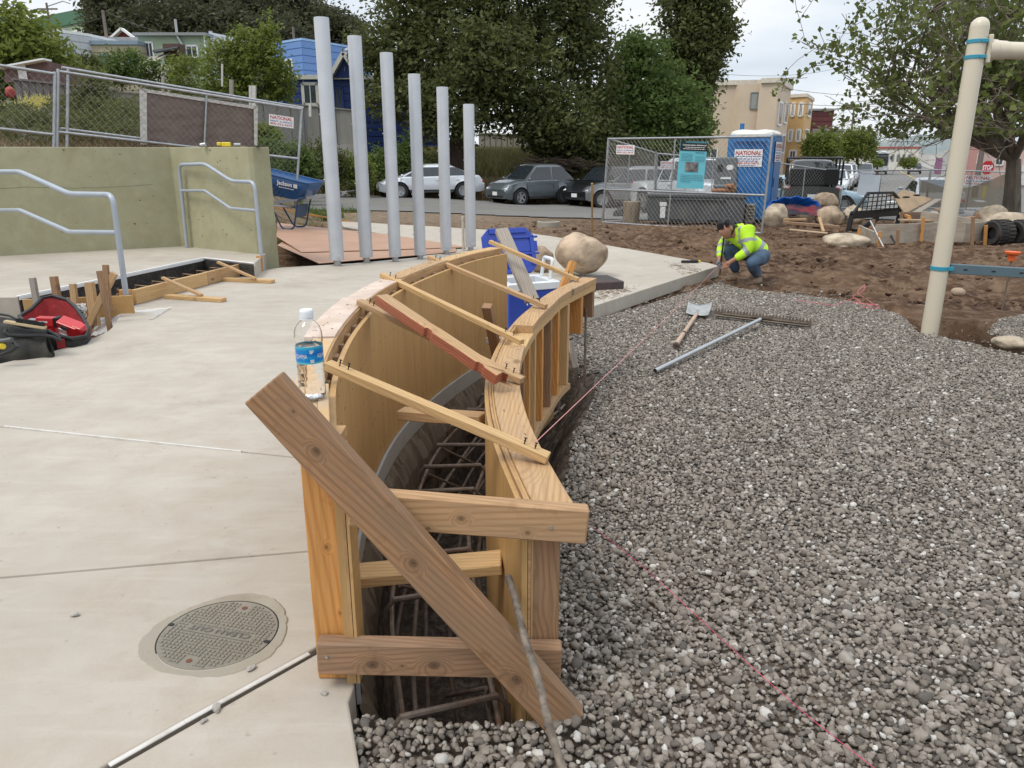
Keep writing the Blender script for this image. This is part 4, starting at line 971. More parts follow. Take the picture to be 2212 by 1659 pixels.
# ================================================================== handrails
def rail_pts(px,p,n): return [atp(u,v,p,n) for u,v in px]
def fillet(pts,r_,k=5):
    out = [pts[0]]
    for i in range(1,len(pts) - 1):
        a = (pts[i - 1] - pts[i]); c = (pts[i + 1] - pts[i]); d = min(r_,a.length*.45,c.length*.45); p0 = pts[i] + a.normalized()*d; p1 = pts[i] + c.normalized()*d
        for j in range(k + 1): t = j/k; out.append(p0*(1 - t) ** 2 + pts[i]*2*t*(1 - t) + p1*t*t)
    out.append(pts[-1]); return out
rb2 = ons(568,584); rt2 = onu(404,535); d2 = rb2 - rt2; n2 = Vector((-d2.y,d2.x,0)).normalized()
h2 = thing('handrail','grey two-bar handrail against the return of the olive wall','handrail',rb2,0,'handrails at the landing step')
top_ = rail_pts([(386,356),(443,354),(500,391.5),(549,393)],rb2,n2)
pts = fillet([Vector((rt2.x,rt2.y,rt2.z - .02)),top_[0],top_[1],top_[2],top_[3],Vector((rb2.x,rb2.y,rb2.z - .02))],.09); b = B(); b.tube(pts,.021,14); b.build('top_rail',M_rail,h2,smooth=True)
mid = rail_pts([(391,412),(443,412),(498,450),(554,455)],rb2,n2); mid[0] = Vector((rt2.x,rt2.y,mid[0].z)); mid[-1] = Vector((rb2.x,rb2.y,mid[-1].z))
b = B(); b.tube(fillet(mid,.03),.018,12); b.build('lower_rail',M_rail,h2,smooth=True)
b = B()
for q_ in (rb2,rt2): b.lathe([(.030,q_.z + .001),(.030,q_.z + .004),(.022,q_.z + .005)],16,T(q_.x,q_.y,0)); 
b.build('foot_collar',M_galv,h2)
rb1 = ons(276,664)
h1 = thing('handrail','grey two-bar handrail in front, running out of the picture past the tool bags','handrail',rb1,0,'handrails at the landing step')
px = rail_pts([(-300,371),(43,371),(150,419),(243,421)],rb1,n2)
# the far leg stands on the landing
far = px[0]; fz = upz(far.y)
pts = fillet([Vector((far.x,far.y,fz - .02)),px[0],px[1],px[2],px[3],Vector((rb1.x,rb1.y,rb1.z - .02))],.09); b = B(); b.tube(pts,.023,14); b.build('top_rail',M_rail,h1,smooth=True)
mid = rail_pts([(-290,454),(43,454),(150,501),(252,502.5)],rb1,n2); mid[-1] = Vector((rb1.x,rb1.y,mid[-1].z)); mid[0] = Vector((far.x,far.y,mid[0].z))
b = B(); b.tube(fillet(mid,.03),.020,12); b.build('lower_rail',M_rail,h1,smooth=True)

# ================================================================== step form between the rails
sf = thing('step_form','low timber form for the landing step with rebar sticking out','formwork',(step_a[0],step_a[1],0))
A_ = Vector((*step_a,slab_z(step_a[1]))); C_ = Vector((*step_b,slab_z(step_b[1]))); hb = .125
up_ = Vector((1,0,0)); mid_ = A_.lerp(C_,.52)
o1 = board('form_board',A_ + Vector((0,0,hb/2 + .003)),mid_ + Vector((0,0,hb/2 + .003)),hb,.036,M_pine,sf,up=up_,bevel=.003)
board('form_board',mid_ + Vector((.002,.003,hb/2 + .004)),C_ + Vector((.002,0,hb/2 + .004)),hb,.036,M_oldl,sf,up=up_,bevel=.003)
k0 = A_ + Vector((-.04,-.06,0)); board('end_block',k0 + Vector((0,0,.0)),k0 + Vector((0,0,.14)),.085,.05,M_fir,sf,up=(0,1,0))
kk = C_ + Vector((.03,.02,0)); board('end_block',kk,kk + Vector((0,0,.17)),.04,.06,M_fir,sf,up=(1,0,0))
for (f0,f1,s0,s1) in (((361,640),(484,648),(351,600),(436,638)),((480,603),(590,608),(470,566),(552,602))):
    board('kicker',ons(*f0,.018),ons(*f1,.018),.075,.034,M_pine,sf,bevel=.003)
    a = ons(*s1,.045); dd = atp(*s0,A_ + Vector((.0,0,0)),(C_ - A_).cross(Vector((0,0,1)))); board('kicker_strut',dd,a,.036,.022,M_oldl,sf,bevel=.002)
b = B(); p0 = Vector((A_.x - .02,A_.y,0)); ec = ub
for k in range(9):
    t_ = k/8*.92 + .04; a = A_.lerp(C_,t_); d_ = Vector((-.22,.02,0)); z = .10
    b.tube([a + Vector((-.03,0,.02)),a + Vector((-.035,.01,z)),a + d_ + Vector((0,.03,z + .01)),a + d_ + Vector((-.02,.03,.0))],.0055,6)
for o_ in (-.07,-.15): b.tube([A_.lerp(C_,t_) + Vector((o_,0,.085 + .008*math.sin(t_*20))) for t_ in np.linspace(0,1,14)],.007,6)
b.build('step_rebar',mat('rusty rebar',(.26,.17,.10),.7,.4,var=.4,scl=20),sf,smooth=True)
b = B(); xs_ = []
v4 = [ua + Vector((.02,0,-UZ)),A_ + Vector((-.02,0,0)),C_ + Vector((-.02,0,0)),ub + Vector((.4,.0,-UZ))]
b.add([(p.x,p.y,p.z - .06) for p in v4],[(0,1,2,3)]); n_ = Vector((.012,0,0)); b.add([ua + n_ + Vector((0,0,-.012)),ub + n_ + Vector((0,0,-.012)),ub + n_ + Vector((0,0,-.3)),ua + n_ + Vector((0,0,-.3))],[(0,1,2,3)]); e_ = onu(548,570); b.add([ub + Vector((0,-.012,-.012)),e_ + Vector((0,-.012,-.012)),e_ + Vector((0,-.012,-.3)),ub + Vector((0,-.012,-.3))],[(0,1,2,3)]); tag(b.build('step_trench',mat('wet soil and painted shade',(.035,.03,.026),.6,var=.6,scl=20,bmp=.8,bsc=40,bd=.02)),kind='structure')  # dark faces added over floor and landing side: wet soil and painted shadow
# plywood back form, with stakes, left of the front rail post
ply0 = pz(52,664,6.05); ply1 = pz(288,655,6.15)
bp_ = board('plywood_form',ply0 + Vector((0,0,-.02)),ply1 + Vector((0,0,-.02)),.17,.015,M_ply,None,up=(0,1,0)); tag(bp_,'narrow plywood form board behind the open tool bag','board')
sk = [((70,600),(84,680),.042,.036,0),((116,597),(130,680),.046,.05,0),((157,613),(166,690),.046,.036,0),((193,610),(205,690),.062,.05,0),((228,572),(235,660),.040,.034,1),((247,590),(186,712),.05,.036,1),((214,585),(238,712),.034,.030,2)]
lab = ['leftmost wooden stake behind the tool bag, slightly tilted','second stake from the left behind the bag, split top','short flat stake behind the middle of the open bag','thick squared stake right of the short flat one','tallest upright stake behind the crossed pair','stake leaning to the right across the others','slim upright stake standing at the corner of the hole']
for i,(a,c,w_,t_,n_) in enumerate(sk):
    yy = 6.0 if n_ == 0 else (5.95 if n_ == 1 else 5.75); A1 = pz(*a,yy + .03); C1 = pz(*c,yy); stick('wooden_stake',A1,C1 + (C1 - A1).normalized()*.05,w_,t_,(M_greyw,M_old,M_oldl,M_oldl,M_old,M_oldl,M_old)[i],lab[i],'stake',up=(0,-1,0),grp='stakes around the tool bags')
# wrap of wire round the post
b = B(); q_ = rb1 + Vector((0,0,.10)); b.tube([q_ + Vector((.03*math.cos(t_)*(1.0 if t_ < 6 else 1.5) - .0,.03*math.sin(t_),.002*t_)) for t_ in np.linspace(0,8,26)],.0016,5); tag(b.build('tie_wire',M_rebar),'thin tie wire wound round the front rail post','wire')
# clear plastic sheet on the slab corner and in the hole
m_sheet,t,bs = base_mat('milky plastic'); bs.inputs['Base Color'].default_value = (.8,.8,.8,1); bs.inputs['Roughness'].default_value = .25; bs.inputs['Alpha'].default_value = .5
b = B(); c0 = ons(205,720); 
Q = [ons(232,720,-.10),ons(196,728,-.14),ons(214,684,-.06),ons(262,676,.004),ons(300,668,.006),ons(372,664,.004),ons(330,690,.004),ons(262,699,.006)]
def sheet_fn(u,v):
    a = Q[1].lerp(Q[0],u*2) if u < .5 else Q[0].lerp(Q[6],(u - .5)*2); c = Q[2].lerp(Q[3],u*2) if u < .5 else Q[3].lerp(Q[5],(u - .5)*2)
    p = a.lerp(c,v); p.z += .012*mnoise.noise(Vector((u*9,v*6,0))) + .006; return p
b.grid(sheet_fn,30,14); tag(b.build('plastic_sheet',m_sheet,smooth=True),'crumpled clear plastic sheet at the corner of the slab hole','plastic sheet')

# ================================================================== skin figures
def skin_mesh(name,V,E,Rd,mats,parent=None,sub=2,root=0,post=None,smooth=True):
    me = bpy.data.meshes.new(name); me.from_pydata([tuple(v) for v in V],E,[]); o = bpy.data.objects.new(name,me); COL.objects.link(o)
    sk = o.modifiers.new('skin','SKIN'); sk.use_smooth_shade = True
    lay = me.skin_vertices[0].data if me.skin_vertices else None
    if lay is None:
        bm = bmesh.new(); bm.from_mesh(me); bm.verts.layers.skin.verify(); bm.to_mesh(me); bm.free(); lay = me.skin_vertices[0].data
    for i,r_ in enumerate(Rd):
        lay[i].radius = (r_,r_) if not isinstance(r_,(tuple,list)) else r_; lay[i].use_root = (i == root)
    sb = o.modifiers.new('sub','SUBSURF'); sb.levels = sb.render_levels = sub
    bpy.context.view_layer.update(); dg = bpy.context.evaluated_depsgraph_get(); m2 = bpy.data.meshes.new_from_object(o.evaluated_get(dg))
    bpy.data.objects.remove(o); bpy.data.meshes.remove(me)
    vs_ = [tuple(v.co) for v in m2.vertices]; fs_ = [tuple(p.vertices) for p in m2.polygons]; bpy.data.meshes.remove(m2)
    b = B(); b.add(vs_,fs_)
    if post: b.m = [post(sum((Vector(vs_[i]) for i in f),Vector())/len(f)) for f in fs_]
    return b.build(name,mats,parent,smooth='all')

# ================================================================== the crouching worker
wy0 = on(1628,612).y; gw = gnd(3,wy0)
def W(x,y,d):                              # a joint of the figure: zoomed photo position and depth offset
    return aty((1780 + x/7.9)/1.1754,(530 + y/7.9)/1.1754,wy0 + d)
wk = thing('person','crouching worker in a lime high-visibility shirt and blue jeans tying a string to a pin','person',(W(1100,1450,0).x,wy0,gw),0)
m_skin = mat('skin',(.36,.18,.115),.55,var=.06); m_lime = mat('lime shirt',(.50,.84,.03),.8,var=.05,bmp=.5,bsc=9,bd=.02)
m_refl = mat('grey reflective band',(.34,.36,.37),.45,.2,var=.05); m_jean = mat('blue jeans',(.055,.095,.155),.85,var=.35,scl=5,dirt=(.16,.22,.30),dsc=6,damt=.6)
m_boot = mat('tan boot',(.25,.175,.12),.85,var=.25); m_hair = mat('black hair',(.012,.011,.012),.6,bmp=.7,bsc=60,bd=.006); m_glove = mat('grey glove',(.16,.17,.19),.8)
sh_n,el_n,wr_n = W(930,440,-.12),W(965,830,-.16),W(650,1030,-.15); hd_n = W(560,1085,-.13)
sh_f,el_f,wr_f = W(560,520,.16),W(400,760,.17),W(370,1000,.05); hd_f = W(360,1065,.0)
pel = W(1170,900,.06); hip_n,hip_f = W(1230,960,-.06),W(1130,950,.17); kn_n,kn_f = W(1010,1080,-.22),W(510,790,.12)
an_n,an_f = W(1140,1340,-.02),W(720,1270,.18); chest = W(860,600,.02); belly = W(1040,760,.04); neck = W(730,420,.02); head = W(480,405,.0); toe_n = W(1090,1470,-.16); toe_f = W(500,1370,.10)
def fing(base,d,n_,bend,ln,r_=.0075):
    """a bent finger chain as points"""
    d = Vector(d).normalized(); q_ = Vector(bend); pts = [base]; p = base
    for k in range(3): p = p + (d + q_*(.25 + .45*k)).normalized()*ln*(.45,.33,.25)[k]; pts.append(p)
    return pts
V = [chest,belly,pel,hip_n,kn_n,an_n,hip_f,kn_f,an_f,neck,sh_n,el_n,wr_n,hd_n,sh_f,el_f,wr_f,hd_f]
E_ = [(2,1),(1,0),(0,9),(2,3),(3,4),(4,5),(2,6),(6,7),(7,8),(0,10),(10,11),(11,12),(12,13),(0,14),(14,15),(15,16),(16,17)]
Rr = [.10,.095,.10,.07,.05,.035,.07,.05,.035,.045,.05,.035,.024,(.030,.017),.05,.034,.024,(.030,.018)]
b_body = skin_mesh('body',V,E_,Rr,m_skin,wk,2,2)
# hands: palm and five fingers, closing on the string and the rod
def hand(name,w_,palm,toward,spread,curl,m_):
    d = (palm - w_).normalized(); sp = Vector(spread).normalized(); V = [w_,palm]; E_ = [(0,1)]; Rr = [(.022,.017),(.028,.015)]
    kn = palm + Vector(toward).normalized()*.030
    for i,(o_,ln) in enumerate(((-.024,.062),(-.008,.070),(.008,.066),(.023,.052))):
        pts = fing(kn + sp*o_,toward,None,Vector(curl)*(1 + .12*i),ln); n0 = len(V); V.append(pts[0]); E_.append((1,n0)); Rr.append(.0095)
        for k,p in enumerate(pts[1:]): V.append(p); E_.append((len(V) - 2,len(V) - 1)); Rr.append((.0088,.008,.0068)[k])
    tb = palm - sp*.026 - Vector(toward).normalized()*.004; n0 = len(V); V += [tb,tb - sp*.014 + Vector(toward).normalized()*.022,tb - sp*.006 + Vector(toward).normalized()*.046]; E_ += [(1,n0),(n0,n0 + 1),(n0 + 1,n0 + 2)]; Rr += [.012,.0105,.008]
    return skin_mesh(name,V,E_,Rr,m_,wk,1,0)
hand('hand',wr_n,hd_n,(hd_n - wr_n).normalized() + Vector((-.2,0,-.05)),(.1,.35,.9),(-.1,.3,-.5),m_skin)
hand('hand',wr_f,hd_f,Vector((.35,-.1,-.9)),(.8,.5,.2),(.5,-.2,.1),m_glove)
def seg_t(p,a,c): d = c - a; t_ = (p - a).dot(d)/d.length_squared; return t_,(p - (a + d*t_)).length
def shirt_post(p):
    for a,c,r_ in ((sh_n,el_n,.13),(sh_f,el_f,.10)):
        t_,dd = seg_t(p,a,c)
        if .40 < t_ < .56 and dd < r_: return 1
    for a,c,r_,lo,hi in ((el_n,wr_n,.1,.08,.32),(el_f,wr_f,.1,-.02,.16),(el_f,wr_f,.1,.52,.66)):
        t_,dd = seg_t(p,a,c)
        if lo < t_ < hi and dd < r_: return 1
    t_,dd = seg_t(p,chest,pel)
    ta,da = seg_t(p,sh_n,el_n)
    if .56 < t_ < .74 and (ta > 1.0 or da > .085): return 1
    q_ = (p - sh_n); 
    if abs(q_.dot((neck - sh_n).normalized()) - .055) < .014 and t_ < .5: return 1
    return 0
V = [chest,belly,pel + Vector((.03,0,.0)),neck + Vector((.02,0,-.02)),sh_n,sh_n.lerp(el_n,.5),el_n,el_n.lerp(wr_n,.55),wr_n.lerp(el_n,.06),sh_f,sh_f.lerp(el_f,.5),el_f,el_f.lerp(wr_f,.5),wr_f.lerp(el_f,.03),W(1270,880,.06)]
E_ = [(1,0),(1,2),(0,3),(0,4),(4,5),(5,6),(6,7),(7,8),(0,9),(9,10),(10,11),(11,12),(12,13),(2,14)]
Rr = [(.165,.125),(.155,.12),(.14,.125),.07,.085,.072,.062,.052,.040,.078,.062,.052,.046,.036,.10]
skin_mesh('shirt',V,E_,Rr,[m_lime,m_refl],wk,3,1,shirt_post)
# folded collar
b = B(); cn = neck + Vector((-.01,0,-.005)); ax_ = (head - chest).normalized(); u1 = ax_.orthogonal().normalized(); u2 = ax_.cross(u1); vv = []
for k in range(20):
    a_ = 2*math.pi*k/20; e_ = u1*math.cos(a_) + u2*math.sin(a_); vv += [cn + e_*.060 + ax_*.028,cn + e_*.095 - ax_*.028]
b.add(vv,[(2*k,2*k + 1,2*((k + 1) % 20) + 1,2*((k + 1) % 20)) for k in range(20)]); b.build('collar',m_lime,wk,smooth='all')
V = [pel,hip_n,hip_n.lerp(kn_n,.5),kn_n,kn_n.lerp(an_n,.5),an_n,hip_f,hip_f.lerp(kn_f,.5),kn_f,kn_f.lerp(an_f,.5),an_f]
E_ = [(0,1),(1,2),(2,3),(3,4),(4,5),(0,6),(6,7),(7,8),(8,9),(9,10)]
skin_mesh('jeans',V,E_,[.10,.10,.094,.078,.068,.055,.10,.092,.076,.066,.054],m_jean,wk,2,0)
for a,c,nm in ((an_n,toe_n,'boot'),(an_f,toe_f,'boot')):
    z0 = gnd(a.x,a.y) + .0; hl = Vector((a.x + .02,a.y,z0 + .045)); md = hl.lerp(Vector((c.x,c.y,z0 + .04)),.5); te = Vector((c.x,c.y,z0 + .036))
    skin_mesh(nm,[a + Vector((0,0,.01)),Vector((a.x,a.y,z0 + .09)),hl,md,te],[(0,1),(1,2),(2,3),(3,4)],[.05,.048,(.046,.044),(.046,.040),(.044,.032)],m_boot,wk,2,2)
# head bent down to the left with a face, ears and hair
hx = (W(400,560,0) - W(560,300,0)).normalized()      # chin direction
hx = Vector((.30,-.14,-.94)).normalized(); fwd = Vector((-.80,-.45,-.55)); fwd = (fwd - hx*fwd.dot(hx)).normalized(); sd = hx.cross(fwd)
HM = Matrix((sd,fwd,-hx)).transposed().to_4x4(); HM.translation = W(520,400,.0)
def head_mesh(scale,kind):
    bm = bmesh.new(); bmesh.ops.create_icosphere(bm,subdivisions=4,radius=1); vv = []
    for v in bm.verts:
        x,y,z = v.co; fx = x; X = x*.074; Y = y*.092; Zz = z*.112
        if z < 0: X *= 1 - .28*(-z) ** 1.5; Y = Y*(1 - .12*-z) + .012*-z
        if kind == 'face':
            if y > 0:
                Y += .020*math.exp(-((x/.16) ** 2 + ((z + .12)/.20) ** 2)) + .007*math.exp(-((x/.3) ** 2 + ((z + .50)/.09) ** 2)) - .003*math.exp(-((x/.4) ** 2 + ((z + .40)/.04) ** 2))
                for s_ in (-1,1): Y -= .010*math.exp(-(((x - s_*.38)/.2) ** 2 + ((z - .10)/.13) ** 2))
                Y += .005*math.exp(-((x/.7) ** 2 + ((z - .30)/.09) ** 2)) + .008*math.exp(-((x/.35) ** 2 + ((z + .88)/.2) ** 2))
        vv.append((X*scale,Y*scale,Zz*scale))
    fs_ = [tuple(v.index for v in f.verts) for f in bm.faces]; cs = [f.calc_center_median().copy() for f in bm.faces]; bm.free(); return vv,fs_,cs
b = B(); vv,fs_,cs = head_mesh(1,'face'); b.X = HM; b.add(vv,fs_)
for s_ in (-1,1):
    rock(b,(s_*.074,-.004,-.006),(.018,.036,.058),3,RY(.0),2,.1)
b.X = None; b.tube([HM @ Vector((0,-.02,-.06)),neck + Vector((.03,0,-.02))],[.052,.062],14); b.build('head',m_skin,wk,smooth='all')
b = B(); b.X = HM; vv,fs_,cs = head_mesh(1.075,'hair')
keep = [f for f,c in zip(fs_,cs) if (c.z > .42 and c.y > .35) or (c.y <= .35 and c.z > -.12 - .55*(c.y < 0)) and not (abs(c.x) > .8 and -.05 < c.y <= .35 and c.z < .25)]
vv = [(x*(1 + .06*mnoise.noise(Vector((x,y,z))*60)),y*(1 + .08*mnoise.noise(Vector((x,y,z))*50 + Vector((9,0,0)))),z*(1 + .07*mnoise.noise(Vector((x,y,z))*55))) for x,y,z in vv]
b.add(vv,keep)
rr = random.Random(6)
for i in range(130):
    a_ = rr.uniform(-1.5,1.5); p = Vector((.078*math.sin(a_),.086*math.cos(a_)*(1 if abs(a_) < .8 else .8),.075 + rr.uniform(-.02,.025))); b.tube([p,p + Vector((rr.uniform(-.01,.01),.012,-.028)),p + Vector((rr.uniform(-.015,.015),.010,-.052))],[.006,.004,.001],4)
b.X = None; b.build('hair',m_hair,wk,smooth='all')
b = B(); b.X = HM
for s_ in (-1,1): b.box((s_*.028,.079,.038),(.030,.006,.006)); 
b.X = None; b.build('eyebrow',m_hair,wk)
b = B(); b.X = HM
for s_ in (-1,1): rock(b,(s_*.028,.072,.010),(.022,.012,.010),3,None,1,0)
b.X = None; b.build('eye',mat('eye',(.05,.03,.02),.2),wk)
b = B(); b.X = HM; b.box((0,.090,-.060),(.042,.006,.010)); b.X = None; b.build('mouth',mat('lips',(.25,.09,.07),.5),wk,bevel=.002)
# dark rod he holds and the pin the string is tied to
b = B(); a = W(470,470,-.02); c = W(398,1075,-.0); b.tube([a,c],.009,8); b.tube([c,W(378,1330,.02)],.006,8)
tag(b.build('marking_pin',M_iron,smooth=True),'dark steel pin held upright by the crouching worker','pin')
# string line
m_str = mat('pink string',(.72,.32,.30),.8); m_strr = mat('red string',(.60,.06,.14),.8)
kn_ = at(1150,962,ZR + .035); tip = W(395,1095,-.02)
b = B(); b.tube([kn_,kn_.lerp(tip,.33) - Vector((0,0,.012)),kn_.lerp(tip,.66) - Vector((0,0,.012)),tip],.0012,5)
tag(b.build('string_line',m_str),'pale pink string pulled from the form to the worker over the gravel','string')
b = B(); p1 = at(1206,1074,ZR - .02); pts = [p1,at(1215,1090,.30),on(1290,1145,dz=.02),on(1400,1232,dz=.02),on(1520,1345,dz=.015),on(1640,1455,dz=.015),on(1760,1560,dz=.015),on(1900,1668,dz=.015)]
pts = fillet(pts,.2); b.tube(pts,.0009,5); tag(b.build('string_line',m_strr),'red string running from the near form corner down across the gravel','string')
b = B(); rr = random.Random(2)
pts = [on(1720,648,dz=.02),on(1745,652,dz=.02),on(1770,655,dz=.03),on(1800,660,dz=.02),on(1850,642,dz=.06),on(1862,655,dz=.03),on(1840,640,dz=.05),on(1866,628,dz=.05),on(1870,612,dz=.1),on(1850,632,dz=.04),on(1905,668,dz=.03),on(1850,662,dz=.03),on(1895,660,dz=.04),on(1830,652,dz=.03),on(1905,660,dz=.02)]
b.tube(fillet(pts,.08),.0026,5); tag(b.build('string_tangle',mat('bright pink string',(.62,.16,.18),.7)),'tangled bright pink string lying on the dirt','string')
b = B(); p = ons(1491,566,.012); b.bar(p + Vector((-.11,0,.006)),p + Vector((.10,.01,.006)),.03,.03); b.bar(p + Vector((.0,0,.008)),p + Vector((.09,.008,.008)),.036,.034); o = b.build('utility_knife',[M_black],bevel=.006); tag(o,'black hand tool with a yellow tip on the corner of the slab','tool')
b = B(); b.bar(p + Vector((.10,.01,.008)),p + Vector((.125,.012,.008)),.03,.026); b.build('tip',mat('yellow plastic',(.70,.52,.03),.5),o,bevel=.004)
# scraps of straw on the slab
b = B(); rr = random.Random(12)
for i in range(420):
    u,v = rr.choice(((1320,632),(1500,588),(1340,625),(1300,640),(1475,575))); p = ons(u + rr.gauss(0,16),v + rr.gauss(0,5),.003)
    if not bool(pip(np.array(p.x),np.array(p.y),SLAB)): continue
    a_ = rr.uniform(0,3.2); b.tube([p,p + Vector((math.cos(a_),math.sin(a_),rr.uniform(0,.2)))*rr.uniform(.02,.06)],.0014,3)
tag(b.build('straw_scraps',mat('straw bits',(.15,.10,.06),.9,island=.5),kind='stuff'),'scraps of dry grass on the slab')

# ================================================================== shovel and rake
A1,A2,A3,A4 = on(1486,656,dz=.06),on(1539,656,dz=.06),on(1530,684,dz=.025),on(1481,679,dz=.025)
sv = thing('shovel','square grey shovel with a pale wooden handle lying on the gravel','shovel',A3)
b = B(); b.grid(lambda u,v: (A1.lerp(A2,u)).lerp(A4.lerp(A3,u),v) + Vector((0,0,.03*(2*u - 1) ** 2 - .014 - .012*math.sin(v*3.1) + (.02*(1 - abs(2*u - 1)) if v > .75 else 0))),12,8)
o = b.build('blade',mat('scuffed aluminium',(.36,.37,.36),.5,.35,var=.25,scl=12,dirt=(.5,.5,.48),dsc=6,damt=.8),sv,smooth='all'); md = o.modifiers.new('t','SOLIDIFY'); md.thickness = .003
a = on(1504,680,dz=.035); c = on(1458,748,dz=.022); b = B(); b.tube([a.lerp(A1.lerp(A2,.5),.35),a],[.010,.017],10); b.build('socket',M_galv,sv,smooth=True)
b = B(); b.tube([a,a.lerp(c,.5),c],[.0165,.016,.0185],12); b.build('handle',mat('worn handle wood',(.46,.33,.24),.7,var=.2,stretch=(1,1,.3),scl=14),sv,smooth=True)
b = B(); b.tube([a.lerp(c,.62),a.lerp(c,.65)],.0185,12); b.tube([c.lerp(a,.05),c],.0192,12); b.build('grip_ring',M_bark,sv,smooth=True)
Lp,Rp = on(1541,682,dz=.02),on(1752,707,dz=.02); rd = (Rp - Lp)
rk = thing('rake','long toothed asphalt rake with an aluminium pipe handle on the gravel','rake',Lp.lerp(Rp,.5)); m_rk = mat('brown rake steel',(.10,.078,.06),.7,.3,var=.3,scl=20,dirt=(.17,.12,.08),dsc=8)
b = B(); up_ = Vector((0,0,1)); bk = Vector((-rd.y,rd.x,0)).normalized()
n = 30; vv = []; top = .030
for k in range(n*2 + 1):
    t_ = k/(2*n); p = Lp + rd*t_; zt = .070 if k % 2 else .036; q_ = p + bk*(.02 if k % 2 else .008); vv += [p + Vector((0,0,-.004)),Vector((q_.x,q_.y,p.z + zt))]
b.add(vv,[(2*k,2*k + 2,2*k + 3,2*k + 1) for k in range(2*n)]); o = b.build('toothed_bar',m_rk,rk); md = o.modifiers.new('t','SOLIDIFY'); md.thickness = .004
b = B(); b.bar(Lp + rd*.02 - bk*.018 + up_*.012,Lp + rd*.98 - bk*.018 + up_*.012,.03,.004); b.bar(Lp + rd*.1 - bk*.002 + up_*.030,Lp + rd*.96 - bk*.002 + up_*.028,.008,.010); b.build('levelling_edge',mat('worn rake edge',(.22,.18,.14),.6,.3,var=.3),rk)
a = on(1642,690,dz=.06); c = on(1415,801,dz=.022); b = B(); b.tube([a,c],.0145,16,cap=False); b.tube([c,a],.0125,16,cap=False); b.build('handle',mat('bare aluminium',(.50,.52,.54),.35,.7,var=.08),rk,smooth=True)
b = B(); b.tube([c + (a - c)*.002,c + (a - c)*.003],.012,12); b.build('handle_bore',M_dark,rk)
b = B(); e1_ = Lp + rd*.40 + up_*.03; e2_ = Lp + rd*.62 + up_*.03; b.bar(e1_,e2_,.02,.008); b.tube([a,(e1_ + e2_)/2],.009,8); b.build('bracket',m_rk,rk)

# ================================================================== swing frame: cream pole, beam
pb = on(2008,716); py_ = pb.y
m_ = thing('play_frame','cream steel post and top beam of a play frame with teal clamps','play frame',pb); tp = atp(2120,36,pb,(0,1,0))
r_ = 34/2*(py_*math.cos(PITCH) + 1.4*math.sin(PITCH))/F_PX; ax_ = (tp - pb); b = B(); b.tube([pb - ax_*.03,pb,pb + ax_*.972],r_,28); 
e_ = pb + ax_*.972; dn_ = ax_.normalized(); b.tube([e_] + [e_ + dn_*r_*math.sin(k*math.pi/12) for k in range(1,7)],[r_] + [max(.001,r_*math.cos(k*math.pi/12)) for k in range(1,7)],28); b.build('post',M_cream,m_,smooth=True)
h0 = atp(2112,107,pb,(0,1,0)); h1_ = atp(2212,110,pb,(0,1,0)); dbm = (h1_ - h0).normalized(); b = B(); s0_ = h0 + dbm*r_*.95; b.tube([s0_,s0_ + dbm*.06,s0_ + dbm*.065,s0_ + dbm*.13,s0_ + dbm*.15],[r_*1.12,r_*1.12,r_*1.04,r_*1.0,r_*.93],26); b.tube([s0_ + dbm*.14,s0_ + dbm*2.6],r_*.92,26); b.build('top_beam',M_cream,m_,smooth=True)
b = B(); b.box(h0 + Vector((r_*.9,0,0)),(.03,r_*1.9,.19),frame((0,0,0),(1,0,0),ax_).to_3x3().to_4x4()); b.build('saddle',M_cream,m_,bevel=.006)
for (u,v) in ((2116,90),(2112,124)):
    c_ = atp(u,v,pb,(0,1,0)); c_ = pb + dn_*(c_ - pb).dot(dn_); b = B(); b.tube([c_ - dn_*.013,c_ + dn_*.013],r_*1.09,28); b.box(c_ + Vector((r_*.3,-r_*1.02,0)),(.05,.022,.024)); b.build('clamp',M_teal,m_,smooth=True,bevel=.002)
c_ = atp(2029,579,pb,(0,1,0)); c_ = pb + dn_*(c_ - pb).dot(dn_); b = B(); b.tube([c_ - dn_*.016,c_ + dn_*.016],r_*1.09,28); b.box(c_ + Vector((r_*.9,-r_*.6,0)),(.05,.03,.03)); b.build('clamp',M_teal,m_,smooth=True,bevel=.002)
b = B(); q0 = atp(2049,580,pb,(0,1,0)); q1_ = atp(2260,592,pb,(0,1,0)); q0 = q0; b.bar(q0,q0 + (q1_ - q0).normalized()*2.2,.05,.075); lb = b.build('lower_beam',M_steelb,m_,bevel=.004)
b = B()
for k in range(8): p = q0 + (q1_ - q0).normalized()*(.12 + k*.22); b.bar(p + Vector((-.015,-.0265,.0)),p + Vector((.015,-.0265,0)),.002,.011)
b.build('slot',M_dark,m_)

# ================================================================== boulders on the slab, pavers, cooler
m_rock = mat('river boulder',(.42,.32,.225),.85,var=.35,scl=4.5,dirt=(.19,.13,.085),dsc=5.5,damt=.9,bmp=.8,bsc=28,bd=.012)
m_rockg = mat('grey boulder',(.46,.38,.28),.85,var=.35,scl=5,dirt=(.20,.155,.105),dsc=4,damt=.85,bmp=.8,bsc=20,bd=.015)
def boulder(u,v,pw,ph,lab,m_=m_rock,seed=1,dep=None,f=None,rot=None,grp=None,sink=.0,sub=4):
    p = (f or on)(u,v); dz = p.y*math.cos(PITCH) + (CAM_Z - p.z)*math.sin(PITCH); w_ = pw*dz/F_PX; h_ = ph*dz/F_PX; b = B()
    rock(b,(p.x,p.y + w_*.35,p.z + h_*(.5 - sink)),(w_*.87,(dep or w_*.85),h_*.98),seed,rot,sub,.17)
    return tag(b.build('boulder',m_,smooth='all'),lab,'boulder',grp)
boulder(1258,602,114,92,'big rounded brown boulder on the slab beside the dark pavers',seed=21,f=ons,rot=RY(.25))
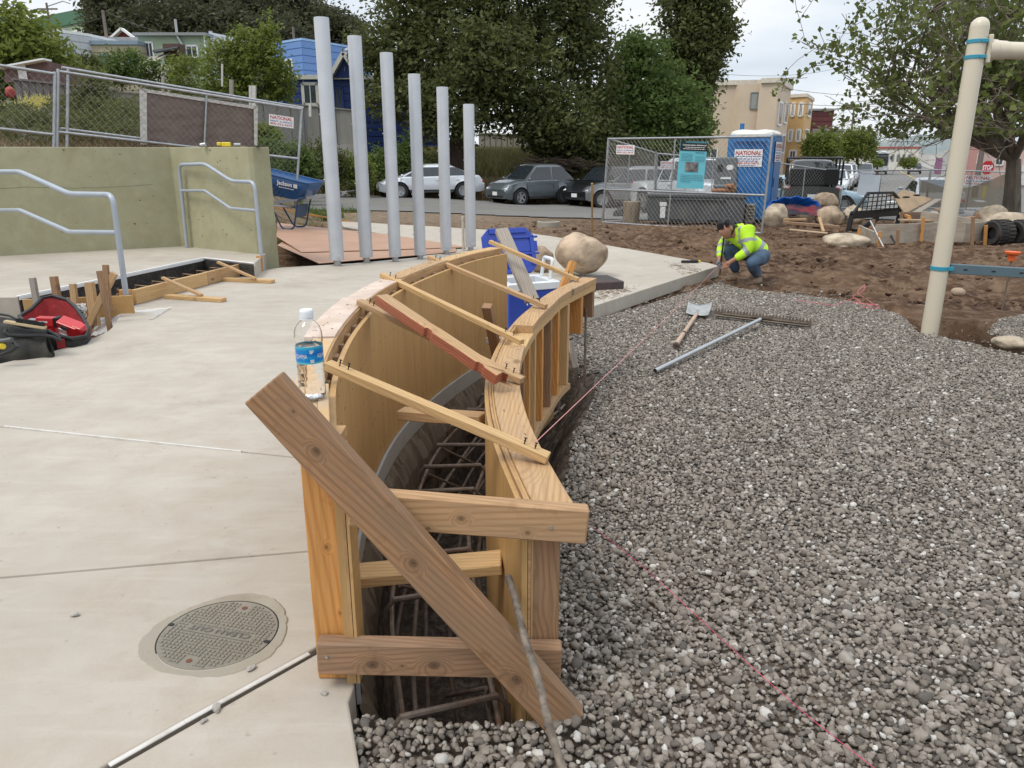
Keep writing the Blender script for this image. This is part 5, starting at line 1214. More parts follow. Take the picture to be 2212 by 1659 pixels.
boulder(1170,590,60,55,'pale boulder half hidden behind the open cooler',seed=5,f=ons)
m_pav = mat('dark paver',(.055,.045,.045),.8,var=.25,scl=30,dirt=(.12,.045,.05),dsc=4,damt=.6,bmp=.4,bsc=80)
pv = ons(1310,634); 
for i,(dx_,dy_,dz_,rz_,lab) in enumerate(((.0,.12,.0,.12,'dark stone paver lying nearest the boulder'),(-.17,-.22,.0,.15,'dark stone paver half hidden by the end of the form'),)):
    pass
b = B(); b.box((0,0,.035),(.34,.42,.075)); o = b.build('paver',m_pav,None,T(pv.x - .02,pv.y + .42,pv.z) @ RZ(.28),bevel=.008,local=True); tag(o,'dark paver block lying nearest the boulder','paver')
b = B(); b.box((0,0,.035),(.30,.30,.07)); o = b.build('paver',m_pav,None,T(pv.x - .27,pv.y + .22,pv.z) @ RZ(.32),bevel=.008,local=True); tag(o,'dark paver block half hidden by the far end of the form','paver')
# cooler
M_cblue = mat('cooler blue',(.018,.055,.36),.4,var=.05,coat=.2); M_cwhite = mat('cooler white',(.72,.74,.74),.4,var=.05,dirt=(.5,.5,.48),dsc=5,damt=.4)
cl = T(.085,5.6,slab_z(5.6)) @ RZ(R(24)) ; cooler = thing('cooler','blue and white cooler with its lid open, behind the form','cooler',world=cl)
W_,D_,H_ = .40,.36,.36; b = B(); b.X = cl
for (x,y,sx_,sy_) in ((0,-D_/2 + .015,W_,.03),(0,D_/2 - .015,W_,.03),(-W_/2 + .015,0,.03,D_ - .06),(W_/2 - .015,0,.03,D_ - .06)): b.box((x,y,H_*.42),(sx_,sy_,H_*.84))
b.box((0,0,.02),(W_ - .06,D_ - .06,.04)); b.X = None; b.build('body',M_cblue,cooler,bevel=.006)
b = B(); b.X = cl
for (x,y,sx_,sy_) in ((0,-D_/2 + .02,W_ + .012,.055),(0,D_/2 - .02,W_ + .012,.055),(-W_/2 + .02,0,.055,D_ - .07),(W_/2 - .02,0,.055,D_ - .07)): b.box((x,y,H_*.92),(sx_,sy_,H_*.15))
for (x,y,sx_,sy_) in ((0,-D_/2 + .04,W_ - .07,.008),(0,D_/2 - .04,W_ - .07,.008),(-W_/2 + .04,0,.008,D_ - .08),(W_/2 - .04,0,.008,D_ - .08)): b.box((x,y,H_*.5),(sx_,sy_,H_*.8))
b.X = None; b.build('liner',M_cwhite,cooler,bevel=.005)
b = B(); put_text(b,'IGLOO',cl @ T(.06,-D_/2 - .0015,H_*.56) @ RX(R(90)),.24,.05,.03); b.build('lettering',M_white,cooler)
lm = cl @ T(-.0,D_/2 + .01,H_ + .01) @ RX(R(-18)) ; b = B(); b.X = lm; lw,lh = W_ + .02,.35
pol = [(-lw/2 + .05,0),(lw/2 - .05,0),(lw/2,.05),(lw/2,lh - .06),(lw/2 - .06,lh),(-lw/2 + .06,lh),(-lw/2,lh - .06),(-lw/2,.05)]
MX = RX(R(90)); b.prism(pol,.022,MX,-.03)
for (x,z,sx_,sz_) in ((0,.02,lw - .1,.03),(0,lh - .025,lw - .12,.04),(-lw/2 + .02,lh/2,.035,lh - .12),(lw/2 - .02,lh/2,.035,lh - .12),(-.02,lh/2,.02,lh - .08),(.14,lh*.42,.2,.016),(.14,lh*.78,.2,.016)): b.box((x,-.0 + .006,z),(sx_,.024,sz_))
b.box((.14,.010,lh*.58),(.19,.012,.08)); b.X = None; b.build('lid',M_cblue,cooler,bevel=.005,seg=2)
b = B(); b.X = cl; hp = [(W_/2 - .02,-.07,H_),(W_/2 - .0,-.07,H_ + .14),(W_/2 - .0,.07,H_ + .14),(W_/2 - .02,.07,H_)]; b.tube(fillet([Vector(p) for p in hp],.02),.014,8); b.X = None; b.build('handle',M_cwhite,cooler,smooth=True)

# ================================================================== tool bags in the slab hole
m_bag = mat('black bag cloth',(.022,.022,.02),.9,var=.3,scl=9,dirt=(.075,.072,.06),dsc=5,damt=.7,bmp=.5,bsc=14,bd=.02); m_bagr = mat('red bag lining',(.30,.018,.02),.8,var=.35,scl=9,bmp=.5,bsc=12,bd=.02)
def zq(x,y,yy): return aty(x*.16160,(3380.7 + y)*.16160 - 0,yy)       # zoomed photo position (bag close-up)
def zb(x,y,yy): return aty((x/5.267)/1.1754,(640 + y/5.267)/1.1754,yy)
bagy = 5.15; open_bag = thing('tool_bag','open black tool bag with red lining holding red power tools','bag',zb(900,1250,bagy))
rim = [zb(x,y,yy) for x,y,yy in ((260,860,5.15),(420,760,5.35),(560,620,5.5),(720,590,5.55),(900,640,5.5),(1010,740,5.4),(1110,880,5.3),(1180,1010,5.2),(1140,1130,5.05),(960,1160,4.95),(760,1110,4.95),(620,1060,4.95),(440,980,5.0),(310,920,5.05))]
b = B(); b.tube(rim,.013,8,closed=True); b.build('rim',M_black,open_bag,smooth=True)
fl = -.20; cen = sum(rim,Vector())/len(rim)
def wall_fn(sc_,z_,zs):
    return [Vector((cen.x + (p.x - cen.x)*sc_,cen.y + (p.y - cen.y)*sc_,p.z + (z_ - p.z)*zs)) for p in rim]
rings = [rim,wall_fn(1.04,fl,.35),wall_fn(1.02,fl,.7),wall_fn(.98,fl,1.0)]
n = len(rim); b = B(); b.add([p for r0 in rings for p in r0],[(i*n + j,i*n + (j + 1) % n,(i + 1)*n + (j + 1) % n,(i + 1)*n + j) for i in range(3) for j in range(n)]); b.build('outer_cloth',m_bag,open_bag,smooth='all')
rings = [wall_fn(.985,fl,.0),wall_fn(.86,fl,.35),wall_fn(.78,fl,.62),wall_fn(.1,fl,.66)]
b = B(); b.add([p for r0 in rings for p in r0],[(i*n + j,i*n + (j + 1) % n,(i + 1)*n + (j + 1) % n,(i + 1)*n + j) for i in range(3) for j in range(n)]); b.build('lining',m_bagr,open_bag,smooth='all')
m_mred = mat('tool red',(.52,.03,.035),.4,var=.06,coat=.3)
def tool(lab,c_,M_,parts,word=None):
    o = thing('power_tool',lab,'power tool',world=T(*c_) @ M_); X = WM[o.name]
    for nm,m__,bx in parts:
        b = B(); b.X = X
        for (p,s_) in bx: b.box(p,s_)
        b.X = None; b.build(nm,m__,o,bevel=.007,seg=2)
    if word:
        b = B(); put_text(b,word[0],X @ word[1],word[2],word[3],.03); b.build('lettering',M_white,o)
    return o
c_ = zb(950,1010,5.12)
tool('large red cordless tool body with a label in the open bag',c_,RZ(R(-20)) @ RX(R(25)) @ RY(R(20)),[('housing',m_mred,[((0,0,0),(.15,.08,.10)),((.07,0,.015),(.07,.06,.08))]),('label_plate',M_white,[((-.035,-.041,-.02),(.06,.003,.045))]),('vent',M_dark,[((-.01,-.041,.030),(.06,.002,.014)),((-.02,-.041,.014),(.04,.002,.008))]),('grip',M_black,[((-.01,.01,-.085),(.05,.06,.07))])],('~a',T(-.035,-.0435,-.035) @ RX(R(90)),.05,.02))
c_ = zb(600,925,5.2)
tool('smaller red and grey drill head in the open bag',c_,RZ(R(8)) @ RY(R(4)),[('housing',m_mred,[((.01,0,0),(.11,.07,.062)),((.03,0,-.05),(.05,.05,.06))]),('chuck',M_galv,[((-.07,0,-.005),(.06,.045,.04))]),('cap',M_black,[((.082,0,0),(.028,.074,.07))])],('~bc',T(0,-.036,-.004) @ RX(R(90)),.06,.018))
# the second bag, grey-green, with a brush across it
b2 = thing('tool_bag','worn black canvas tool bag in front with a wire brush lying on it','bag',zb(300,1300,4.7))
def cloth(fn,nu,nv,nm,m__,par,th=.006):
    b = B(); b.grid(fn,nu,nv); o = b.build(nm,m__,par,smooth='all'); md = o.modifiers.new('t','SOLIDIFY'); md.thickness = th; return o
TL,TR,BR_,BL_ = zb(-260,930,4.7),zb(640,1060,4.75),zb(740,1330,4.7),zb(-260,1500,4.55); TL2,TR2 = zb(-260,840,5.05),zb(560,960,5.02)
fb = lambda p,a_: p + Vector((0,0,.014*mnoise.noise(Vector((p.x*9,p.z*12,a_))) - .0)) + Vector((0,.03*mnoise.noise(Vector((p.x*11 + 5,p.z*7,a_))),0))
cloth(lambda u,v: fb(TL.lerp(TR,u).lerp(BL_.lerp(BR_,u) + Vector((0,0,-.05)),v) + Vector((0,-.05*math.sin(v*3.1),0)),1),30,12,'front_cloth',m_bag,b2)
cloth(lambda u,v: fb(TL2.lerp(TR2,u).lerp(TL.lerp(TR,u),v) - Vector((0,0,.05*math.sin(v*3.14))),2),30,6,'top_cloth',m_bag,b2)
cloth(lambda u,v: fb(TR2.lerp(TR,u).lerp(zb(700,1250,5.0).lerp(BR_,u) + Vector((0,0,-.05)),v),3),8,8,'side_cloth',m_bag,b2)
b = B(); b.tube([zb(80,1030,4.66),zb(70,1080,4.64),zb(120,1110,4.64),zb(300,1120,4.66),zb(560,1110,4.68),zb(700,1130,4.68),zb(810,1190,4.7),zb(790,1140,4.72),zb(650,1050,4.75)],.010,7); b.build('strap',M_black,b2,smooth=True)
b = B(); b.tube([zb(0,830,5.0),zb(120,850,4.98),zb(300,930,4.9),zb(500,1010,4.85),zb(640,1050,4.8)],.008,7); b.build('seam_piping',M_black,b2,smooth=True)
b = B(); b.box((0,0,0),(.0,0,0)) if False else None
ca = zb(820,1210,4.9); b = B(); b.bar(zb(760,1230,4.90),zb(870,1220,4.92),.01,.06); o = b.build('side_pocket',m_bagr,open_bag)
wb = thing('wire_brush','long wooden wire brush lying across the two tool bags','brush',zb(350,1010,4.72))
a,c = zb(70,970,4.68) + Vector((0,0,.02)),zb(620,1055,4.70) + Vector((0,0,.02)); board('handle',a,c,.034,.016,mat('brush wood',(.50,.38,.22),.7,var=.15),wb)
b = B(); rr = random.Random(9)
for i in range(420):
    t_ = rr.uniform(.3,.98); p = a.lerp(c,t_) + Vector((0,rr.uniform(-.012,.014),.008)); b.tube([p,p + Vector((rr.uniform(-.008,.008),rr.uniform(-.004,.01),.022))],.0011,3,cap=False)
b.build('bristle',M_black,wb,kind='stuff')
# handles of tools sticking out at the very left edge
hm = thing('hammer','black and grey tool handle with a yellow cap at the left edge','hammer',zb(100,1250,4.5))
b = B(); b.tube([zb(-120,1200,4.45),zb(60,1190,4.45),zb(160,1170,4.45)],.016,12); b.build('head',mat('dark tool steel',(.12,.125,.13),.4,.6),hm,smooth=True)
b = B(); b.tube([zb(160,1190,4.47),zb(240,1260,4.45),zb(150,1330,4.45),zb(-60,1400,4.45)],.011,9); b.build('handle',M_black,hm,smooth=True)
b = B(); b.tube([zb(10,1262,4.44),zb(40,1262,4.42)],.017,12); b.build('yellow_cap',mat('yellow plastic',(.70,.52,.03),.5),hm,smooth=True)
gv = zb(1100,760,5.35); b = B(); rr = random.Random(3)
b.grid(lambda u,v: zb(1040 + 110*u,690 + 190*v,5.45) + Vector((.02*mnoise.noise(Vector((u*4,v*5,1))),.04*mnoise.noise(Vector((u*5,v*4,7))),0)),12,14); o = b.build('rag',mat('white rag',(.62,.60,.58),.9,var=.2),smooth='all'); md = o.modifiers.new('t','SOLIDIFY'); md.thickness = .004; tag(o,'crumpled white rag hanging behind the open tool bag','rag')
# drill, tape and wrench on top of the wall
wl = lambda u,v: at(u,v,WT)
b = B(); p = wl(485,321) ; p = c_in + dr*.95 + nr_out*.12 + Vector((0,0,WT - c_in.z)); b.box(p + Vector((0,0,.03)),(.10,.05,.05)); b.box(p + Vector((-.08,0,.035)),(.05,.045,.04)); o = b.build('cordless_drill',mat('yellow plastic',(.70,.52,.03),.5),bevel=.008); tag(o,'small yellow tool lying on top of the olive wall','tool')
b = B(); b.tube([p + Vector((.09,0,.025)),p + Vector((.16,.02,.025))],.020,10); b.build('socket_end',M_galv,o,smooth=True)
b = B(); b.tube([p + Vector((-.30,0,.02)),p + Vector((-.24,0,.03))],.024,10); tag(b.build('lamp_head',M_galv,smooth=True),'small grey metal piece beside the yellow tool on the wall','tool')
b = B(); p2 = p + dr*.55; b.box(p2 + Vector((0,0,.006)),(.30,.05,.012),RZ(R(-40))); tag(b.build('flat_bar',M_dark,bevel=.003),'dark flat bar resting on the end of the olive wall','tool')
b = B(); p = c_l.lerp(c_in,.62) + nl*.1; p.z = WT; b.lathe([(.0,0),(.028,0),(.028,.05),(.012,.075),(.010,.095),(0,.095)],14,T(*p),cap=False); tag(b.build('spray_can',mat('orange red',(.75,.09,.05),.4),smooth=True),'small red bottle standing behind the fence post on the wall','bottle')

# ================================================================== hardboard sheets and wheelbarrow
m_hb = mat('brown hardboard',(.42,.25,.165),.6,var=.07,scl=2,dirt=(.30,.17,.11),dsc=1.6,damt=.4)
def hb(pts,lift,lab):
    P = [on(u,v,lambda x,y: slab_z(y) - .02,0) + Vector((0,0,lift_)) for (u,v,lift_) in pts]; n = len(P); b = B()
    b.add(P + [p + Vector((0,0,.006)) for p in P],[tuple(reversed(range(n))),tuple(range(n,2*n))] + [(i,(i + 1) % n,n + (i + 1) % n,n + i) for i in range(n)])
    return tag(b.build('hardboard_sheet',m_hb),lab,'hardboard sheet','hardboard sheets behind the poles')
hb([(600,538,.05),(690,575,.028),(985,549,.026),(985,538,.026),(620,520,.026)],0,'lower brown hardboard sheet showing its front edge beyond the wall end')
hb([(598,524,.09),(652,553,.045),(985,541,.036),(1010,540,.036),(850,513,.036),(700,497,.036),(600,487,.045)],0,'upper brown hardboard sheet under the wheelbarrow')
wbp = on(660,499,lambda x,y: slab_z(y)); WB = T(wbp.x - .19,wbp.y + .1,slab_z(wbp.y) + .02) @ RZ(R(-8)) @ Matrix.Scale(1.22,4); wbr = thing('wheelbarrow','blue wheelbarrow lettered in white, parked past the end of the olive wall','wheelbarrow',world=WB)
M_wbl = mat('wheelbarrow blue',(.012,.075,.215),.38,var=.08,coat=.15); M_wbd = mat('wheelbarrow legs',(.015,.05,.12),.45)
k_ = .98
top = [(-.78,.92,.30),(.36,.66,.34),(.36,.66,-.34),(-.78,.92,-.30)]; bot_ = [(-.30,.50,.20),(.20,.42,.22),(.20,.42,-.22),(-.30,.50,-.20)]
def ringp(c4,n_=6,rr_=.10):
    P = [Vector((x,y,z)) for x,z,y in c4]; out = []
    for i in range(4):
        a,p,c = P[i - 1],P[i],P[(i + 1) % 4]
        for j in range(n_): t_ = j/(n_ - 1); p0 = p + (a - p).normalized()*rr_; p1 = p + (c - p).normalized()*rr_; out.append(p0*(1 - t_) ** 2 + p*2*t_*(1 - t_) + p1*t_*t_)
    return out
r0,r1 = ringp(top),ringp(bot_); rm_ = [a.lerp(c,.5) + (a - c).normalized()*0 + Vector(((a.x - c.x)*.10,(a.y - c.y)*.12,0)) for a,c in zip(r0,r1)]
n = len(r0); b = B(); b.X = WB; cb_ = sum(r1,Vector())/n; b.add(r0 + rm_ + r1 + [cb_],[(i*n + j,i*n + (j + 1) % n,(i + 1)*n + (j + 1) % n,(i + 1)*n + j) for i in (0,1) for j in range(n)] + [(2*n + j,2*n + (j + 1) % n,3*n) for j in range(n)]); b.X = None
o = b.build('tray',M_wbl,wbr,smooth=True); md = o.modifiers.new('t','SOLIDIFY'); md.thickness = .006
b = B(); b.X = WB; b.tube(r0,.010,7,closed=True); b.X = None; b.build('tray_rim',M_wbl,wbr,smooth=True)
for s_ in (-1,1):
    a,c = WB @ Vector((-.85,s_*.10,.30)),WB @ Vector((.72,s_*.27,.52)); board('handle',a,c,.036,.055,mat('grey shaft',(.28,.29,.30),.6,.2,var=.1),wbr)
    b = B(); b.tube([c - (c - a).normalized()*.02,c + (c - a).normalized()*.13],.021,10); b.build('grip',M_black,wbr,smooth=True)
    b = B(); b.X = WB; b.tube(fillet([Vector((-.28,s_*.17,.36)),Vector((-.12,s_*.21,.02)),Vector((.06,s_*.22,.02)),Vector((.16,s_*.24,.44)),Vector((.28,s_*.24,.47))],.07),.012,8); b.X = None; b.build('leg',M_wbd,wbr,smooth=True)
b = B(); b.X = WB; b.box((.10,.0,.27),(.012,.40,.18),RY(.2)); b.X = None; b.build('leg_brace',M_wbd,wbr)
wh = WB @ T(-.92,0,.19) @ RX(R(90)); b = B(); b.lathe([(.10,-.04),(.17,-.05),(.19,-.03),(.195,0),(.19,.03),(.17,.05),(.10,.04)],26,wh,cap=False); b.build('wheel',M_rubber,wbr,smooth=True)
fm = WB @ T(.02,-.335,.635) @ RX(R(106)) @ RY(R(0)) ; b = B(); put_text(b,'Jackson',fm @ T(-.0,.0,.0) @ RZ(R(-12)),.22,.060,.05); put_text(b,'III',fm @ T(.155,-.035,0) @ RZ(R(-12)),.055,.050,.09); put_text(b,'~tools',fm @ T(.02,-.045,0) @ RZ(R(-12)),.22,.016,.0); b.build('lettering',M_white,wbr)
# copper coloured boards on the ground behind the wheelbarrow
for i,(p0,p1,lab) in enumerate((((560,442),(770,482),'long orange board lying on the earth behind the wheelbarrow'),((640,462),(735,473),'short orange board lying beside the longer one'))):
    stick('board',on(*p0,dz=.04),on(*p1,dz=.04),.12,.03,M_fir,lab,'board')
# thin stakes and small things standing on the far earth
stick('survey_stake',on(1279,514,dz=-.05),atp(1279,396,on(1279,514),(0,1,0)),.035,.02,M_pine,'thin pale survey stake standing in the dirt before the fence','stake',up=(0,-1,0))
p = ons(1001,541); tpv = atp(1001,467,p,(0,1,0)); b = B(); b.tube([p,Vector((p.x,p.y,tpv.z - .05))],.018,12); b.tube([Vector((p.x,p.y,tpv.z - .05)),Vector((p.x,p.y,tpv.z))],.024,12); tag(b.build('conduit_stub',mat('off white pipe',(.5,.47,.4),.6),smooth=True),'short off-white pipe stub rising beside the shortest pole','pipe')
p = on(1185,490); b = B(); b.lathe([(.26,-.05),(.26,.10),(.20,.11),(.20,.02),(0,.02)],28,T(p.x,p.y + .2,p.z),cap=False); tag(b.build('concrete_ring',M_slab2,smooth=True),'low concrete ring half buried in the earth beyond the slab','concrete ring')
# orange topped pin on the right, rocks in the dirt
p = on(2165,668); tpv = atp(2188,545,p,(0,1,0)); pin = thing('marker_pin','steel pin with an orange cap standing in the dirt by the play frame','marker pin',p); b = B(); b.tube([p - Vector((0,0,.05)),tpv],.008,8); b.build('pin',M_rebar,pin,smooth=True); b = B(); b.lathe([(0,-.075),(.03,-.075),(.034,-.055),(.034,-.03),(.062,-.012),(.066,.006),(0,.006)],20,T(*tpv),cap=False); b.build('orange_cap',mat('orange plastic',(.80,.14,.03),.5),pin,smooth=True)
boulder(2195,758,75,26,'flat grey stone sunk in the gravel at the right edge',m_rockg,8,sub=3)
boulder(2075,642,34,18,'small flat brown stone in the churned dirt',m_rock,9,sub=2)

# ================================================================== chain link fences
def mesh_wires(b,TL,TR,BR,BL,pitch=.06,r_=.0016):
    """two families of diagonal wires across the quad"""
    w_ = ((TR - TL).length + (BR - BL).length)/2; h_ = ((BL - TL).length + (BR - TR).length)/2
    P = lambda x,y: TL.lerp(TR,x/w_).lerp(BL.lerp(BR,x/w_),y/h_)
    nrm = (TR - TL).cross(BL - TL).normalized()
    for sg in (1,-1):
        c = -h_ if sg > 0 else 0.
        c = math.ceil(c/pitch)*pitch
        while c < (w_ if sg > 0 else w_ + h_):
            # line x = c + y (sg>0) or x = c - y
            if sg > 0: y0,y1 = max(0,-c),min(h_,w_ - c)
            else: y0,y1 = max(0,c - w_),min(h_,c)
            if y1 - y0 > .01:
                a = P(c + sg*y0,y0); d = P(c + sg*y1,y1); dd = (d - a).normalized(); s_ = dd.cross(nrm).normalized(); o_ = nrm*r_*(1.2 if sg > 0 else -1.2)
                v = []
                for q_ in (a,d):
                    for t_ in (0,2.094,4.189): v.append(q_ + o_ + (s_*math.cos(t_) + nrm*math.sin(t_))*r_)
                b.add(v,[(0,1,4,3),(1,2,5,4),(2,0,3,5)])
            c += pitch
def national(par,TL,TR,BL,off,extra=True,small=True,lean=.0):
    """white fence sign with red and blue print on the quad TL, TR, BL"""
    x = (TR - TL); w_ = x.length; x = x.normalized(); y = (TL - BL); h_ = y.length; y = (y - x*y.dot(x)).normalized(); z = x.cross(y)
    if z.y > 0: z = -z
    o0 = (TL + TR)/2 + (BL - TL)/2 + z*off; F_ = Matrix((x,y,z)).transposed().to_4x4(); F_.translation = o0
    b = B(); b.box((0,0,0),(w_,h_,.003),None); o = b.build('sign_plate',M_white,par,F_,local=True)
    b = B(); put_text(b,'NATIONAL',F_ @ T(0,h_*.12,.0025),w_*.90,h_*.30,.035); n1 = b.build('lettering',M_redt,par); n1['label'] = 'large red word'
    b = B(); put_text(b,'RENT-A-FENCE',F_ @ T(0,-h_*.13,.0025),w_*.90,h_*.14,.03); b.build('lettering',M_bluet,par)
    b = B(); put_text(b,'800-352-5675',F_ @ T(0,-h_*.38,.0025),w_*.90,h_*.17,.03); b.build('lettering',M_redt,par)
def fence(lab,TL,TR,BR,BL,mid=.5,pitch=.06,r_=.0016,pr=.02,name='chain_link_fence',grp=None,verts_=(),base=None,bottom=True):
    o = thing(name,lab,'fence',base or BL.lerp(BR,.5),0,grp)
    b = B(); mesh_wires(b,TL,TR,BR,BL,pitch,r_); b.build('wire_mesh',M_wire,o)
    for a,c in ((TL,BL),(TR,BR)):
        b = B(); b.tube([a + (a - c).normalized()*.03,c],pr*1.1,10); b.build('post',M_galv,o,smooth=True)
    for t_ in verts_:
        b = B(); b.tube([TL.lerp(TR,t_),BL.lerp(BR,t_)],pr*.8,8); b.build('upright',M_galv,o,smooth=True)
    b = B(); b.tube([TL,TR],pr,10); b.build('top_rail',M_galv,o,smooth=True)
    if bottom: b = B(); b.tube([BL,BR],pr,10); b.build('bottom_rail',M_galv,o,smooth=True)
    if mid: b = B(); b.tube([TL.lerp(BL,mid),TR.lerp(BR,mid)],pr,10); b.build('middle_rail',M_galv,o,smooth=True)
    return o
FG = 'chain link fence panels round the site'
PL,PR = aty(124,285,11.5),aty(645,343,13.9); nf = (PR - PL).cross(Vector((0,0,1))).normalized()
fp = lambda u,v,d=0.: atp(u,v,PL + nf*d,nf)
TL,TR = fp(126,154),fp(652,236); ML,MR = fp(124,285),fp(645,343); BL,BR = ML*2 - TL,MR*2 - TR
f1 = fence('long fence panel behind the olive wall with brown screen cloth and a lettered sign',TL,TR,BR,BL,.5,.105,.0019,.021,grp=FG,verts_=(.56,))
b = B(); q0,q1 = TL + Vector((0,.1,.06)),TR + Vector((0,.1,.03)); b.tube([q0,q1],.019,10); q0,q1 = ML + Vector((0,.1,.05)),MR + Vector((0,.1,.02)); b.tube([q0,ML.lerp(MR,.45) + Vector((0,.1,.03))],.018,8); b.tube([TL + Vector((.09,.1,.05)),BL + Vector((.09,.1,0))],.021,10); tag(b.build('fence_rail',M_galv,smooth=True),'second frame rail running just behind the long fence panel','fence rail')
sgn = -1 if nf.y > 0 else 1
m_scr = mat('brown screen cloth',(.185,.145,.125),.95,var=.18,scl=5,dirt=(.13,.095,.08),dsc=3,damt=.7,bmp=.4,bsc=30,stretch=(1,1,3))
b = B(); A1,A2,A3,A4 = fp(312,192,.035*-sgn),fp(553,231,.035*-sgn),fp(553,315,.035*-sgn),fp(314,313,.035*-sgn)
b.grid(lambda u,v: A1.lerp(A2,u).lerp(A4.lerp(A3,u),v) + nf*(.010*mnoise.noise(Vector((u*12,v*8,0)))),34,14); b.build('screen_cloth',m_scr,f1,smooth='all')
b = B()
for P4 in (((301,190),(317,192),(318,312),(303,312)),((548,226),(557,228),(556,314),(549,314)),((301,190),(556,230),(552,236),(312,199))):
    b.add([fp(u,v,.045*-sgn*.2) for u,v in P4],[(0,1,2,3)])
b.build('white_tape',M_whitep,f1)
national(f1,fp(581,246),fp(634,254),fp(580,270),.012)
f2 = fence('chain link panel at the far left behind the olive wall',fp(-290,96),fp(119,160),fp(119,160) + (BL - TL),fp(-290,96) + (BL - TL),.5,.105,.0022,.021,grp=FG)
# enclosure in front of the blue toilet
bl,br_ = on(1301,480),on(1645,504); tl = atp(1314,300,bl,(0,1,0)); tr = atp(1668,295,br_,(0,1,0)); up3 = lambda p,dz=.12: p + Vector((0,0,dz))
f3 = fence('front chain link panel of the enclosure before the blue toilet',tl,tr,br_,bl,.60,.115,.0025,.022,grp=FG,verts_=(.46,))
fq = lambda u,v,d=0.: atp(u,v,bl + Vector((0,d,0)),(tr - tl).cross(Vector((0,0,1))))
national(f3,fq(1334,313),fq(1373,313.5),fq(1333,333),.03)
bk = Vector((aty(1416,400,24.0).x,24.0,gnd(9,24))); bkt = aty(1416,330,24.0)
f4 = fence('side chain link panel of the enclosure running back from the street end',tl + Vector((.02,.05,0)),bkt,Vector((bk.x,24,bkt.z - 1.9)),bl + Vector((.02,.05,0)),.58,.13,.0024,.022,grp=FG,verts_=(.4,))
b2_ = aty(1660,352,24.6); f5 = fence('rear chain link panel of the enclosure behind the grey bin',bkt + Vector((.05,.02,-.02)),b2_,Vector((b2_.x,24.6,b2_.z - 1.8)),Vector((bk.x + .05,24.02,bkt.z - 1.9)),.55,.13,.0024,.022,grp=FG,verts_=(.5,))
national(f5,aty(1425,348,24.0),aty(1456,349,24.1),aty(1425,365,24.0),.06)
# poster
ps = thing('poster','light blue construction notice hanging inside the front fence panel','poster',fq(1490,406,.06)); p1,p2,p3,p4 = fq(1470,304,.05),fq(1529,306,.05),fq(1519,408,.05),fq(1461,406,.05)
PF = lambda u,v,d=0.: p1.lerp(p2,u).lerp(p4.lerp(p3,u),v) + Vector((0,-d,0))
b = B(); b.add([PF(0,0),PF(1,0),PF(1,1),PF(0,1)],[(0,1,2,3)]); o = b.build('sheet',mat('poster cyan',(.13,.46,.56),.6,var=.04),ps); md = o.modifiers.new('t','SOLIDIFY'); md.thickness = .004
b = B(); b.add([PF(0,0,.024),PF(1,0,.024),PF(1,.20,.024),PF(0,.20,.024)],[(0,1,2,3)]); b.build('header_band',mat('poster black',(.015,.017,.02),.5),ps)
b = B()
for k in range(11): u = .2 + k*.075; b.add([PF(u,.04,.029),PF(min(u + .03,1),.04,.029),PF(min(u + .06,1),.0,.029),PF(min(u + .03,1),.0,.029)],[(0,1,2,3)])
b.build('header_stripe',mat('poster cyan',(.13,.46,.56)),ps)
ex = (p2 - p1).normalized(); ey = (p1 - p4).normalized(); FM = Matrix((ex,ey,ex.cross(ey))).transposed().to_4x4(); wp_ = (p2 - p1).length; hp_ = (p4 - p1).length
def ptxt(s,u,v,w_,h_,m__,bold=.0,nm='lettering'):
    b = B(); F_ = FM.copy(); F_.translation = PF(u,v,.034); put_text(b,s,F_,wp_*w_,hp_*h_,bold); return b.build(nm,m__,ps)
ptxt('Construction Advisory!',.52,.095,.86,.028,M_white,.03); ptxt('~s',.55,.135,.72,.015,M_white); ptxt('~pp',.52,.17,.8,.014,M_white)
for k in range(6): ptxt('~' + 'a'*k,.28,.27 + k*.028,.42,.010,mat('poster ink',(.03,.10,.14)))
for k in range(5): ptxt('~' + 'b'*(k + 7),.75,.32 + k*.026,.34,.009,mat('poster ink',(.03,.10,.14)))
for k in range(9): ptxt('~' + 'c'*(k + 12),.3 if k < 5 else .72,.72 + (k % 5)*.035,.4,.011,mat('poster ink',(.03,.10,.14)))
ptxt('~e',.74,.245,.32,.022,mat('poster ink',(.03,.10,.14)),.02)
b = B(); b.add([PF(.25,.44,.024),PF(.72,.44,.024),PF(.72,.64,.024),PF(.25,.64,.024)],[(0,1,2,3)]); b.build('photo',mat('aerial photo',(.13,.12,.12),.6,var=.9,scl=9,dirt=(.35,.3,.28),dsc=5,damt=.9),ps)

# ================================================================== portable toilet
m_tb = mat('toilet blue',(.012,.13,.36),.42,var=.07,scl=2,dirt=(.06,.22,.45),dsc=2,damt=.4); m_tw = mat('toilet roof',(.66,.66,.61),.5,var=.05)
tx = on(1622,478); TM = T(aty(1624,430,19.6).x,19.7,gnd(6,19.7) + .02) @ RZ(R(-29)); toil = thing('portable_toilet','blue portable toilet with a pale domed roof and red lettered signs','portable toilet',world=TM)
b = B(); b.X = TM; b.box((0,0,1.06),(1.08,1.08,1.96)); b.X = None; b.build('cabin',m_tb,toil,bevel=.04,seg=3)
b = B(); b.X = TM; b.box((0,0,.05),(1.16,1.16,.10)); b.X = None; b.build('skid_base',M_black,toil,bevel=.01)
b = B(); b.X = TM
for (sx_,z) in ((1.14,2.03),(1.12,2.10),(.98,2.19),(.7,2.25),(.3,2.27)): pass
rp = [(.565,2.03),(.57,2.06),(.55,2.09),(.46,2.125),(.32,2.15),(.0,2.165)]
vv = []
